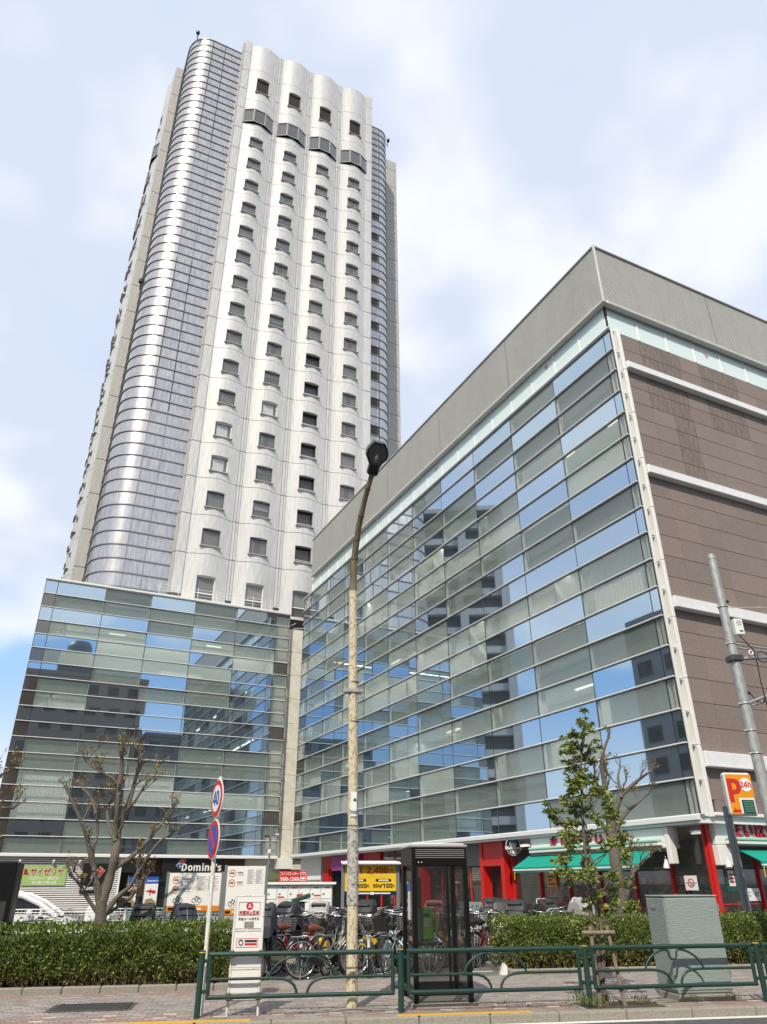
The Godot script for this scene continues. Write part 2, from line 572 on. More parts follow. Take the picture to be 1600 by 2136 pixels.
	# curtain wall
	var mir := [[0.47, 0.58, 0.68], [0.43, 0.545, 0.65], [0.51, 0.61, 0.70]]
	for k in 3:
		mat("mirror%d" % k, lin(mir[k][0], mir[k][1], mir[k][2]), 0.008 + 0.008 * k, 0.95)
	glass("pane_clear0", lin(0.27, 0.355, 0.335, 0.20), 0.015)
	glass("pane_clear1", lin(0.28, 0.365, 0.34, 0.28), 0.015)
	glass("pane_clear2", lin(0.25, 0.34, 0.325, 0.24), 0.02)
	mat("pane_bronze", lin(0.22, 0.20, 0.185), 0.06, 0.8)
	grain("spandrel", mat("spandrel", Color.WHITE, 0.7), [[0.2, shade(0.18, 0.20, 0.19)], [0.8, shade(0.21, 0.23, 0.22)]], soft, streak, 0.4, 0.2)
	mat("aluminium", lin(0.74, 0.75, 0.745), 0.4, 0.0)
	mat("gasket", lin(0.02, 0.022, 0.022), 0.6)
	mat("room_white", lin(0.78, 0.82, 0.79), 0.85)
	mat("blind_white", lin(0.82, 0.85, 0.82), 0.85).backlight_enabled = true
	M["blind_white"].backlight = Color(0.5, 0.5, 0.5)
	mat("room_floor", lin(0.35, 0.33, 0.30), 0.6)
	var glow := mat("tube_light", lin(0.9, 0.95, 0.93), 0.6)
	glow.emission_enabled = true
	glow.emission = Color(1.0, 0.98, 0.94)
	glow.emission_energy_multiplier = 1.1
	grain("siding", mat("siding", Color.WHITE, 0.5, 0.15), [[0.2, shade(0.50, 0.495, 0.455)], [0.5, shade(0.54, 0.535, 0.495)], [0.85, shade(0.575, 0.57, 0.53)]], soft, streak, 0.5, 0.14)
	mat("frosted", lin(0.70, 0.82, 0.80), 0.2, 0.0, 0.6)
	for k in 4:
		var q2: float = [1.0, 0.94, 1.05, 0.975][k]
		grain("stone%d" % k, mat("stone%d" % k, Color.WHITE, 0.75), [[0.15, shade(0.185 * q2, 0.147 * q2, 0.128 * q2)], [0.5, shade(0.24 * q2, 0.194 * q2, 0.171 * q2)], [0.85, shade(0.29 * q2, 0.24 * q2, 0.213 * q2)]], soft, fine, 0.7, 0.8 + 0.13 * k)
	grain("ledge_metal", mat("ledge_metal", Color.WHITE, 0.4, 0.0), [[0.05, shade(0.60, 0.60, 0.60)], [0.3, shade(0.74, 0.75, 0.76)], [0.9, shade(0.80, 0.81, 0.82)]], soft, fine, 0.3, 0.3)
	grain("cream", mat("cream", Color.WHITE, 0.6), [[0.2, shade(0.60, 0.57, 0.47)], [0.5, shade(0.70, 0.675, 0.585)], [0.85, shade(0.76, 0.74, 0.66)]], soft, streak, 0.45, 0.22)
	# shops
	mat("red_paint", lin(0.52, 0.016, 0.012), 0.35)
	mat("magenta", lin(0.32, 0.04, 0.24), 0.4)
	mat("sign_white", lin(0.80, 0.83, 0.81), 0.35)
	mat("white", lin(0.80, 0.80, 0.78), 0.4)
	mat("awning", lin(0.0, 0.31, 0.235), 0.75)
	mat("awning_pale", lin(0.36, 0.62, 0.50), 0.6)
	mat("letter_red", lin(0.40, 0.012, 0.03), 0.4)
	mat("shop_dark", lin(0.30, 0.29, 0.27), 0.85)
	mat("shop_grey", lin(0.14, 0.145, 0.14), 0.5)
	glass("shop_glass", lin(0.05, 0.06, 0.055, 0.22), 0.02)
	mat("goods0", lin(0.30, 0.22, 0.10), 0.7)
	mat("goods1", lin(0.12, 0.16, 0.20), 0.7)
	mat("goods2", lin(0.35, 0.32, 0.28), 0.7)
	mat("black", lin(0.012, 0.012, 0.013), 0.4)
	mat("black_gloss", lin(0.010, 0.010, 0.011), 0.28, 0.0, 0.35)
	mat("navy", lin(0.012, 0.022, 0.06), 0.4)
	mat("yellow", lin(0.80, 0.52, 0.02), 0.45)
	mat("orange", lin(0.72, 0.22, 0.015), 0.45)
	mat("orange_sign", lin(0.80, 0.30, 0.012), 0.4)
	mat("red_sign", lin(0.55, 0.03, 0.035), 0.4)
	mat("blue_sign", lin(0.02, 0.10, 0.42), 0.4)
	mat("deep_blue", lin(0.012, 0.09, 0.34), 0.4)
	mat("green_banner", lin(0.34, 0.50, 0.16), 0.6)
	mat("pink", lin(0.62, 0.30, 0.33), 0.6)
	mat("skin_tone", lin(0.62, 0.42, 0.28), 0.6)
	mat("pale_blue", lin(0.25, 0.52, 0.60), 0.5)
	mat("brown_tile", lin(0.075, 0.042, 0.032), 0.5)
	grain("brown_facade", mat("brown_facade", Color.WHITE, 0.7), [[0.2, shade(0.24, 0.18, 0.14)], [0.8, shade(0.33, 0.26, 0.21)]], mid, fine, 0.5, 0.3)
	grain("dark_facade", mat("dark_facade", Color.WHITE, 0.7), [[0.2, shade(0.13, 0.13, 0.125)], [0.8, shade(0.19, 0.19, 0.185)]], mid, fine, 0.5, 0.3)
	grain("grey_facade", mat("grey_facade", Color.WHITE, 0.7), [[0.2, shade(0.22, 0.23, 0.23)], [0.8, shade(0.30, 0.31, 0.31)]], mid, fine, 0.5, 0.3)
	grain("stone_stained", mat("stone_stained", Color.WHITE, 0.8), [[0.2, shade(0.09, 0.078, 0.072)], [0.4, shade(0.165, 0.135, 0.12)], [0.55, shade(0.215, 0.172, 0.150)], [0.85, shade(0.25, 0.205, 0.18)]], field(61, 0.14, 256, 4, Vector2(1.2, 0.1)), fine, 0.3, 0.5)
	mat("grey_text", lin(0.24, 0.24, 0.24), 0.6)
	mat("silver", lin(0.55, 0.55, 0.55), 0.3, 0.7)
	# street
	grain("fence_green", mat("fence_green", Color.WHITE, 0.42), [[0.15, shade(0.05, 0.08, 0.07)], [0.36, shade(0.012, 0.045, 0.037)], [0.9, shade(0.018, 0.062, 0.05)]], mid, fine, 0.45, 2.0)
	grain("pole_paint", mat("pole_paint", Color.WHITE, 0.7), [[0.2, shade(0.12, 0.055, 0.022)], [0.29, shade(0.30, 0.17, 0.07)], [0.35, shade(0.54, 0.45, 0.29)], [0.55, shade(0.63, 0.57, 0.42)], [0.9, shade(0.68, 0.645, 0.53)]], field(31, 0.12, 256, 5, Vector2(1.2, 0.42)), fine, 0.2, 0.8)
	grain("pole_upper", mat("pole_upper", Color.WHITE, 0.75), [[0.2, shade(0.06, 0.045, 0.03)], [0.5, shade(0.16, 0.125, 0.075)], [0.85, shade(0.34, 0.29, 0.19)]], field(37, 0.10, 256, 4, Vector2(1.5, 0.2)), fine, 0.3, 0.7)
	grain("pole_flaked", mat("pole_flaked", Color.WHITE, 0.85), [[0.2, shade(0.09, 0.085, 0.075)], [0.34, shade(0.20, 0.19, 0.17)], [0.42, shade(0.44, 0.43, 0.39)], [0.85, shade(0.58, 0.565, 0.52)]], field(41, 0.07, 256, 5), fine, 0.25, 0.9)
	grain("galvanised", mat("galvanised", Color.WHITE, 0.5, 0.35), [[0.2, shade(0.28, 0.30, 0.30)], [0.5, shade(0.40, 0.42, 0.42)], [0.85, shade(0.55, 0.57, 0.57)]], field(43, 0.08, 256, 4, Vector2(1.0, 0.3)), fine, 0.35, 0.8)
	mat("post_grey", lin(0.19, 0.215, 0.225), 0.5, 0.2)
	var bars2 := field(23, 0.4, 256, 3, Vector2(0.08, 1.0))
	var cab := grain("cabinet_paint", mat("cabinet_paint", Color.WHITE, 0.6), [[0.2, shade(0.21, 0.265, 0.255)], [0.5, shade(0.27, 0.325, 0.31)], [0.9, shade(0.31, 0.365, 0.35)]], bars2, fine, 0.5, 0.8)
	relief(cab, bars2, 0.5)
	grain("rusty_white", mat("rusty_white", Color.WHITE, 0.5), [[0.15, shade(0.25, 0.12, 0.05)], [0.32, shade(0.66, 0.62, 0.54)], [0.5, shade(0.76, 0.75, 0.71)], [0.9, shade(0.80, 0.80, 0.77)]], mid, streak, 0.5, 1.6)
	grain("bark", mat("bark", Color.WHITE, 0.9), [[0.2, shade(0.07, 0.06, 0.048)], [0.5, shade(0.145, 0.125, 0.10)], [0.9, shade(0.25, 0.225, 0.19)]], mid, fine, 0.5, 1.6)
	relief(M["bark"], mid, 1.2)
	grain("wood_old", mat("wood_old", Color.WHITE, 0.85), [[0.2, shade(0.14, 0.10, 0.065)], [0.8, shade(0.36, 0.30, 0.22)]], streak, fine, 0.3, 1.5)
	grain("hatch", mat("hatch", Color.WHITE, 0.6, 0.4), [[0.2, shade(0.05, 0.05, 0.05)], [0.8, shade(0.12, 0.12, 0.115)]], mid, fine, 0.5, 1.5)
	# leaves: tint comes with each copy
	var leaf := mat("leaf", Color.WHITE, 0.42)
	leaf.vertex_color_use_as_albedo = true
	leaf.backlight_enabled = true
	leaf.backlight = Color(0.35, 0.45, 0.2)
	mat("hedge_twig", lin(0.075, 0.085, 0.03), 0.95)
	# bicycles and cars
	mat("tyre", lin(0.018, 0.018, 0.018), 0.85)
	mat("chrome", lin(0.62, 0.62, 0.62), 0.22, 0.9)
	mat("basket_black", lin(0.02, 0.02, 0.021), 0.5)
	mat("saddle_black", lin(0.02, 0.018, 0.017), 0.55)
	mat("saddle_brown", lin(0.13, 0.035, 0.022), 0.5)
	mat("cover_black", lin(0.03, 0.031, 0.035), 0.5)
	mat("cover_grey", lin(0.34, 0.34, 0.33), 0.6)
	glass("cover_mesh", lin(0.05, 0.05, 0.05, 0.5), 0.2)
	mat("cover_navy", lin(0.035, 0.038, 0.055), 0.7)
	mat("cover_pink", lin(0.50, 0.13, 0.18), 0.6)
	mat("seat_grey", lin(0.22, 0.22, 0.22), 0.6)
	var fr := {"frame_silver": [0.5, 0.5, 0.5], "frame_black": [0.02, 0.02, 0.022], "frame_red": [0.30, 0.02, 0.025], "frame_blue": [0.30, 0.56, 0.62], "frame_cream": [0.62, 0.55, 0.42], "frame_gunmetal": [0.10, 0.10, 0.11], "frame_orange": [0.45, 0.16, 0.03]}
	for k in fr:
		mat(k, lin(fr[k][0], fr[k][1], fr[k][2]), 0.3, 0.3)
	var cw := mat("car_white", lin(0.78, 0.79, 0.79), 0.3)
	cw.clearcoat_enabled = true
	var cs := mat("car_silver", lin(0.36, 0.37, 0.38), 0.3, 0.5)
	cs.clearcoat_enabled = true
	mat("car_glass", lin(0.02, 0.024, 0.026), 0.05, 0.0, 0.7)
	mat("lamp_red", lin(0.4, 0.01, 0.01), 0.2)
	mat("phone_green", lin(0.09, 0.24, 0.03), 0.4)
	glass("booth_glass", lin(0.04, 0.04, 0.04, 0.24), 0.03)
	mat("pay_green", lin(0.012, 0.075, 0.055), 0.4)
	glass("lamp_lens", lin(0.12, 0.12, 0.12, 0.4), 0.15)
	mat("insulator", lin(0.55, 0.5, 0.44), 0.4)
	mat("lens_dark", lin(0.03, 0.04, 0.04), 0.1)


# ---------------------------------------------------------------- ground
func build_ground() -> void:
	var r := structure("road")
	part(r, "asphalt", MB.new().box(Vector3(0, -0.42, 0), Vector3(1400, 0.6, 1400)), M.asphalt)
	var lines := MB.new().span(Vector3(-60, -0.1185, 0.385), Vector3(60, -0.116, 0.53))
	part(r, "edge_line", lines, M.line_white, street)
	# the kerb: one block after another
	var k := structure("kerb", street)
	var x := -9.0
	while x < 14.0:
		block(k, "kerb_stone", Vector3(x, -0.3, 0.205), Vector3(x + 0.994, 0.0, 0.38), M.kerb, 0.022)
		x += 1.0
	var paint := MB.new()
	for run in [[-1.6, 0.72], [2.7, 4.62]]:
		paint.span(Vector3(run[0], 0.0, 0.21), Vector3(run[1], 0.004, 0.355))
	part(k, "kerb_paint", paint, M.line_yellow)
	# footway: sand bed and paving bricks, the nearest as single pieces
	var f := structure("footway", street)
	part(f, "sand_bed", MB.new().span(Vector3(-40, -0.3, 0.203), Vector3(40, -0.012, -4.05)), M.joint_sand)
	var bm := MB.new().cbox(Vector3.ZERO, Vector3(0.193, 0.05, 0.093), 0.006).mesh()
	var far := {}
	var count := 0
	for j in 44:
		var zz := 0.155 - j * 0.1
		for i in range(-75, 75):
			var xx := i * 0.2 + (0.1 if j % 2 else 0.0)
			if xx < -7.5 + j * 0.02 or xx > 12.6 + j * 0.1:
				continue
			if xx > 5.42 and xx < 6.75 and zz > -0.45:
				continue
			if xx > -2.3 and xx < -0.95 and zz < -0.92 and zz > -1.75:
				continue
			if zz < -3.0 and xx < 0.42:
				continue
			var key := "brick%d" % rng.randi_range(0, 4)
			var q := rng.randf()
			if j < 6 and q < 0.55:
				key = "brick_red"
			if (j == 3 or j == 6) and (i + j) % 4 == 0:
				key = "brick_pale"
			if j >= 27 and j <= 30 and q < 0.4:
				key = "brick_red"
			var b := Basis(Vector3.UP, rng.randfn(0, 0.008)) * Basis(Vector3.BACK, rng.randfn(0, 0.006))
			var t := Transform3D(b, Vector3(xx, -0.027 + rng.randfn(0, 0.0012), zz))
			if j < 12 and xx > -2.9 and xx < 9.4 and count < 295 and (j < 3 or xx < 2.9):
				part(f, "brick", bm, M[key], t)
				count += 1
			else:
				if not far.has(key):
					far[key] = []
				far[key].append(t)
	for key in far:
		var mi := MultiMeshInstance3D.new()
		mi.name = "paving"
		var mm := MultiMesh.new()
		mm.transform_format = MultiMesh.TRANSFORM_3D
		mm.mesh = bm
		mm.instance_count = far[key].size()
		for q in far[key].size():
			mm.set_instance_transform(q, far[key][q])
		mi.multimesh = mm
		mi.material_override = M[key]
		f.add_child(mi, true)
		mi.set_meta("kind", "stuff")
	# forecourt behind the footway, with faded bay lines
	var l := structure("forecourt", street)
	part(l, "asphalt", MB.new().span(Vector3(-40, -0.3, -4.051), Vector3(45, -0.004, -60)), M.lot)
	part(l, "concrete_strip", MB.new().span(Vector3(0.45, -0.2, -3.95), Vector3(5.4, 0.002, -4.09)), M.kerb)
	var wl := MB.new()
	wl.span(Vector3(3.0, -0.002, -4.9), Vector3(5.6, 0.002, -4.98))
	wl.span(Vector3(2.4, -0.002, -4.62), Vector3(3.6, 0.002, -4.68))
	wl.span(Vector3(0.9, -0.002, -4.45), Vector3(0.98, 0.002, -12.0))
	part(l, "bay_line", wl, M.line_white)
	var h := thing("utility_hatch", "rectangular dark steel hatch cover set in the brick footway", "hatch", street)
	block(h, "cover", Vector3(-2.14, -0.05, -0.96), Vector3(-1.07, 0.004, -1.70), M.hatch, 0.006)
	var studs := MB.new()
	for i in 24:
		for j in 16:
			studs.box(Vector3(-2.10 + i * 0.0435, 0.006, -0.99 - j * 0.0455), Vector3(0.026, 0.004, 0.012), Basis(Vector3.UP, 0.785 if (i + j) % 2 else -0.785))
	part(h, "tread", studs, M.hatch)


# ---------------------------------------------------------------- tower
const BAYW := 3.74
const BULGE := 0.54


func arc_z(x: float) -> float:
	var u := x / (BAYW * 0.5)
	return BULGE * (0.45 * (1.0 - u * u) + 0.55 * pow(cos(u * PI * 0.5), 2.0))


func arc_n(x: float) -> Vector3:
	return Vector3((arc_z(x - 0.01) - arc_z(x + 0.01)) / 0.02, 0, 1).normalized()


# a curved facade panel, y from 0 to h, with an opening unless wt <= wb
func bay_panel(h: float, wb: float, wt: float, ww: float) -> ArrayMesh:
	var b := MB.new()
	var hw := ww * 0.5
	var e := BAYW * 0.5
	var xs := [-e]
	for k in 4:
		xs.append(-e + (e - hw) * (k + 1) / 4.0)
	for k in 4:
		xs.append(-hw + ww * (k + 1) / 4.0)
	for k in 4:
		xs.append(hw + (e - hw) * (k + 1) / 4.0)
	var ys := [0.025, wb, wt, h - 0.025] if wt > wb else [0.025, h - 0.025]
	for i in xs.size() - 1:
		var x0: float = xs[i]
		var x1: float = xs[i + 1]
		var n0 := arc_n(x0)
		var n1 := arc_n(x1)
		for j in ys.size() - 1:
			var y0: float = ys[j]
			var y1: float = ys[j + 1]
			if ys.size() == 4 and j == 1 and i >= 4 and i < 8:
				continue
			b.nquad(Vector3(x0, y0, arc_z(x0)), Vector3(x1, y0, arc_z(x1)), Vector3(x1, y1, arc_z(x1)), Vector3(x0, y1, arc_z(x0)), n0, n1, n1, n0)
		for yy in [[0.025, -1.0], [h - 0.025, 1.0]]:
			var y: float = yy[0]
			var p := [Vector3(x0, y, arc_z(x0)), Vector3(x1, y, arc_z(x1)), Vector3(x1, y, -0.16), Vector3(x0, y, -0.16)]
			if yy[1] > 0:
				b.quad(p[0], p[1], p[2], p[3])
			else:
				b.quad(p[3], p[2], p[1], p[0])
		if ys.size() == 4 and i >= 4 and i < 8:
			b.quad(Vector3(x0, wb, arc_z(x0)), Vector3(x1, wb, arc_z(x1)), Vector3(x1, wb, 0.1), Vector3(x0, wb, 0.1))
			b.quad(Vector3(x0, wt, 0.1), Vector3(x1, wt, 0.1), Vector3(x1, wt, arc_z(x1)), Vector3(x0, wt, arc_z(x0)))
	if ys.size() == 4:
		b.quad(Vector3(-hw, wb, arc_z(hw)), Vector3(-hw, wb, 0.1), Vector3(-hw, wt, 0.1), Vector3(-hw, wt, arc_z(hw)))
		b.quad(Vector3(hw, wb, 0.1), Vector3(hw, wb, arc_z(hw)), Vector3(hw, wt, arc_z(hw)), Vector3(hw, wt, 0.1))
	return b.mesh()


func ring_frame(w: float, h: float, t: float, d: float) -> MB:
	var b := MB.new()
	b.box(Vector3(0, t * 0.5, 0), Vector3(w, t, d))
	b.box(Vector3(0, h - t * 0.5, 0), Vector3(w, t, d))
	b.box(Vector3(-w * 0.5 + t * 0.5, h * 0.5, 0), Vector3(t, h - 2 * t, d))
	b.box(Vector3(w * 0.5 - t * 0.5, h * 0.5, 0), Vector3(t, h - 2 * t, d))
	return b


func pleats(w: float, h: float, n: int, d: float) -> MB:
	var b := MB.new()
	for i in n:
		var x0 := -w * 0.5 + w * i / n
		var x1 := -w * 0.5 + w * (i + 1) / n
		var z0 := d if i % 2 else -d
		b.quad(Vector3(x0, 0, z0), Vector3(x1, 0, -z0), Vector3(x1, h, -z0), Vector3(x0, h, z0))
	return b


var shapes := {}


# one facade of four scalloped bays; its own x runs along the wall and z looks out
func scallops(t: Node3D, base: Transform3D, full: bool) -> void:
	if shapes.is_empty():
		shapes.panel = bay_panel(FL, 0.78, 2.43, 1.6)
		shapes.panel_low = bay_panel(FL + 1.0, 0.0 + 0.3, 2.75, 1.6)
		shapes.plain = bay_panel(5.2, 0, 0, 1.6)
		shapes.tall = bay_panel(6.0, 1.6, 4.45, 1.6)
		shapes.under = bay_panel(1.2, 0, 0, 1.6)
		shapes.over = bay_panel(2.02, 0, 0, 1.6)
		shapes.rib = chamfered(Vector3(0.47, FL - 0.05, 0.4), 0.03)
		shapes.frame = ring_frame(1.6, 1.65, 0.07, 0.09).mesh()
		shapes.pane = MB.new().box(Vector3(0, 0.825, 0), Vector3(1.46, 1.52, 0.02)).mesh()
		shapes.sill = chamfered(Vector3(1.82, 0.09, 0.36), 0.015)
		shapes.curtain = pleats(1.5, 1.55, 26, 0.025).mesh()
		shapes.side = pleats(0.46, 1.55, 9, 0.03).mesh()
		shapes.roller = MB.new().box(Vector3(0, 0.5, 0), Vector3(1.48, 1.0, 0.01)).mesh()
		shapes.drawn = pleats(1.1, 1.5, 18, 0.04).mesh()
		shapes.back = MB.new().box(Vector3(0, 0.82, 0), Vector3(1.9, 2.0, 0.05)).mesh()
		shapes.rails = MB.new().box(Vector3(0, 0.16, 0), Vector3(1.46, 0.04, 0.05)).box(Vector3(0, 0.3, 0), Vector3(1.46, 0.03, 0.05)).mesh()
		shapes.tallpane = MB.new().box(Vector3(0, 1.42, 0), Vector3(1.5, 2.75, 0.05)).mesh()
		var lou := MB.new()
		for k in 26:
			lou.box(Vector3(-0.72 + k * 0.058, 1.42, 0.05), Vector3(0.02, 2.75, 0.05))
		shapes.lou = lou.mesh()
		shapes.tallframe = ring_frame(1.6, 2.85, 0.06, 0.1).mesh()
	var y0 := 26.95
	for c in 4:
		var x := 0.885 + BAYW * 0.5 + c * 4.275
		for k in range(-1, 15):
			var here := base * Transform3D(Basis(), Vector3(x, y0 + k * FL, 0))
			if k == -1:
				part(t, "wall_panel", shapes.panel_low, M.tile, here.translated_local(Vector3(0, -1.0, 0)))
			else:
				part(t, "wall_panel", shapes.panel, M.tile, here)
			var w := sub(t, "window", here * Transform3D(Basis(), Vector3(0, 0.78 if k >= 0 else -0.7, 0.17)))
			var bright := full and ((c == 0 and (k == 2 or k == 3)) or (c == 1 and k == 4) or k == -1)
			var open := full and c == 2 and k >= 0 and k <= 6
			if k == -1:
				part(w, "frame", ring_frame(1.6, 2.45, 0.07, 0.09), M.frame_white)
				part(w, "transom", MB.new().box(Vector3(0, 0.95, 0), Vector3(1.46, 0.1, 0.08)), M.frame_white)
				part(w, "pane", MB.new().box(Vector3(0, 1.22, -0.02), Vector3(1.46, 2.31, 0.02)), M.window_pane)
				part(w, "blind", MB.new().box(Vector3(0, 1.7, -0.12), Vector3(1.5, 1.5, 0.02)), M.curtain_grey if c == 0 else M.curtain_white)
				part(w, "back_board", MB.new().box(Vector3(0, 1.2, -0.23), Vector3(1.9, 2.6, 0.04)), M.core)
				continue
			part(w, "frame", shapes.frame, M.frame_white if bright else M.frame_grey)
			part(w, "sill", shapes.sill, M.sill, at(0, -0.05, 0.29))
			if open:
				part(w, "guard_rail", shapes.rails, M.frame_white, at(0, 0, 0.06))
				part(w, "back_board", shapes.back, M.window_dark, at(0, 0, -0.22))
			else:
				part(w, "pane", shapes.pane, M.window_clear if bright else M.window_pane, at(0, 0, 0.02))
				if bright:
					part(w, "curtain", shapes.drawn, M.curtain_white, at(-0.05, 0.02, -0.08))
				else:
					var kind := (c * 7 + k * 5 + (k * k) % 3) % 5
					if kind < 2 or kind == 4 and c != 3:
						part(w, "curtain", shapes.curtain, M.curtain_grey, at(0, 0.02, -0.1))
					elif kind == 2:
						part(w, "curtain", shapes.side, M.curtain_grey, at(-0.5, 0.02, -0.1))
						part(w, "curtain", shapes.side, M.curtain_grey, at(0.5, 0.02, -0.1))
					elif kind == 3:
						part(w, "blind", shapes.roller, M.curtain_white if k % 4 == 1 else M.curtain_grey, at(0, 0.6 + 0.25 * (k % 3), -0.1))
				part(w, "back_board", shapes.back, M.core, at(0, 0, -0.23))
		# the belt of bay windows, the plant windows over it and the plain head
		var yb := y0 + 15 * FL
		part(t, "wall_panel", shapes.under, M.tile, base * at(x, yb, 0))
		part(t, "wall_panel", shapes.over, M.tile, base * at(x, yb + 3.6, 0))
		part(t, "wall_panel", shapes.tall, M.tile, base * at(x, yb + 5.62, 0))
		part(t, "wall_panel", shapes.plain, M.tile, base * at(x, yb + 11.62, 0))
		var bw := sub(t, "bay_window", base * at(x, yb + 1.2, 0))
		var px := [-1.87, -0.72, 0.72, 1.87]
		var pz := [0.06, 0.68, 0.68, 0.06]
		for q in 3:
			var p0 := Vector3(px[q], 0, pz[q])
			var p1 := Vector3(px[q + 1], 0, pz[q + 1])
			var d := p1 - p0
			var face := Transform3D(Basis(Vector3.UP, -atan2(d.z, d.x)), (p0 + p1) * 0.5)
			part(bw, "frame", ring_frame(d.length() - 0.02, 2.4, 0.08, 0.1), M.sill, face)
			part(bw, "pane", MB.new().box(Vector3(0, 1.2, -0.03), Vector3(d.length() - 0.16, 2.26, 0.02)), M.window_pane, face)
			part(bw, "curtain", pleats(d.length() - 0.2, 2.2, 20, 0.02), M.curtain_grey if q == 0 else M.core, face.translated_local(Vector3(0, 0.1, -0.12)))
		var poly := PackedVector2Array([Vector2(-1.87, 0.06), Vector2(-0.72, 0.68), Vector2(0.72, 0.68), Vector2(1.87, 0.06), Vector2(1.87, -0.1), Vector2(-1.87, -0.1)])
		var lip := MB.new()
		lip.xf = Transform3D(Basis(Vector3.RIGHT, Vector3(0, 0, 1), Vector3.UP), Vector3.ZERO)
		lip.prism(poly, -0.08, 0.0)
		lip.prism(poly, 2.4, 2.44)
		part(bw, "lip", lip, M.sill)
		var tw := sub(t, "plant_window", base * at(x, yb + 5.62 + 1.6, 0.17))
		part(tw, "frame", shapes.tallframe, M.frame_grey)
		part(tw, "louvre", shapes.lou, M.louvre_dark, at(0, 0, -0.04))
		part(tw, "back_board", shapes.tallpane, M.louvre_dark, at(0, 0, -0.05))
		part(tw, "sill", shapes.sill, M.sill, at(0, -0.05, 0.29))
	# ribs between the bays and the two end strips, floor by floor
	for c in 5:
		var wide := 0.86 if c == 0 or c == 4 else 0.47
		var x: float = [0.43, 4.8975, 9.1725, 13.4475, 17.7925][c]
		var mesh: ArrayMesh = shapes.rib if wide < 0.6 else chamfered(Vector3(wide, FL - 0.05, 0.4), 0.03)
		for k in range(-1, 20):
			var yy := y0 + k * FL + FL * 0.5
			if k == 19:
				var rest := 99.9 - (y0 + 19 * FL)
				var over := 0.35 if wide > 0.6 else -0.1
				part(t, "rib", chamfered(Vector3(wide, rest + over, 0.4), 0.03), M.tile, base * at(x, y0 + 19 * FL + (rest + over) * 0.5, -0.12))
			else:
				part(t, "rib", mesh, M.tile, base * at(x, yy, -0.12))
		if wide < 0.6:
			part(t, "rib_joint", MB.new().box(Vector3.ZERO, Vector3(0.03, 77, 0.02)), M.joint, base * at(x, 61.3, 0.085))


# a run of glazed strips that follows a line in plan
func banded_glass(t: Node3D, plan: Array, splits: Array, y0: float, y1: float, dark: bool) -> void:
	var n := int(round((y1 - y0) / (FL / 3.0)))
	var rh := (y1 - y0) / n
	var strips := []
	var c := 0
	for s in splits:
		var b := MB.new()
		for i in range(s[0], s[1]):
			var p: Vector3 = plan[i]
			var q: Vector3 = plan[i + 1]
			var np := Vector3(-(plan[mini(i + 1, s[1])] - plan[maxi(i - 1, s[0])]).z, 0, (plan[mini(i + 1, s[1])] - plan[maxi(i - 1, s[0])]).x).normalized()
			var nq := Vector3(-(plan[mini(i + 2, s[1])] - plan[maxi(i, s[0])]).z, 0, (plan[mini(i + 2, s[1])] - plan[maxi(i, s[0])]).x).normalized()
			var up := Vector3.UP * (rh - 0.05)
			var lo := Vector3.UP * 0.05
			b.nquad(p + lo, q + lo, q + up, p + up, np, nq, nq, np)
		strips.append(b.mesh())
	var edge := MB.new()
	var np2 := plan.size()
	for i in np2 - 1:
		var p: Vector3 = plan[i]
		var q: Vector3 = plan[i + 1]
		var dp: Vector3 = (plan[i + 1] - plan[maxi(i - 1, 0)]).normalized()
		var dq: Vector3 = (plan[mini(i + 2, np2 - 1)] - plan[i]).normalized()
		var npn := Vector3(-dp.z, 0, dp.x)
		var nqn := Vector3(-dq.z, 0, dq.x)
		var lo := Vector3.DOWN * 0.045
		var hi := Vector3.UP * 0.045
		var po := p + npn * 0.09
		var qo := q + nqn * 0.09
		edge.nquad(po + lo, qo + lo, qo + hi, po + hi, npn, nqn, nqn, npn)
		edge.quad(po + hi, qo + hi, q + hi, p + hi)
		edge.quad(p + lo, q + lo, qo + lo, po + lo)
	var em := edge.mesh()
	for k in n:
		var y := y0 + k * rh
		for s in strips.size():
			var m: Material = M.steel_glass if (k * 3 + s * 2) % 5 < 3 else M.steel_glass_b
			if dark and s == 0 and k % 3 == 1 and k < n - 14:
				m = M.louvre_dark
			part(t, "curved_pane" if splits[s][1] - splits[s][0] > 2 else "flat_pane", strips[s], m, at(0, y, 0))
			c += 1
		part(t, "pane_ledge", em, M.steel_ledge, at(0, y + rh, 0))
	var up := MB.new()
	for s in splits:
		for e in s:
			var p: Vector3 = plan[e]
			up.box(Vector3(p.x, (y0 + y1) * 0.5, p.z), Vector3(0.06, y1 - y0, 0.06))
	part(t, "mullion", up, M.steel_ledge)


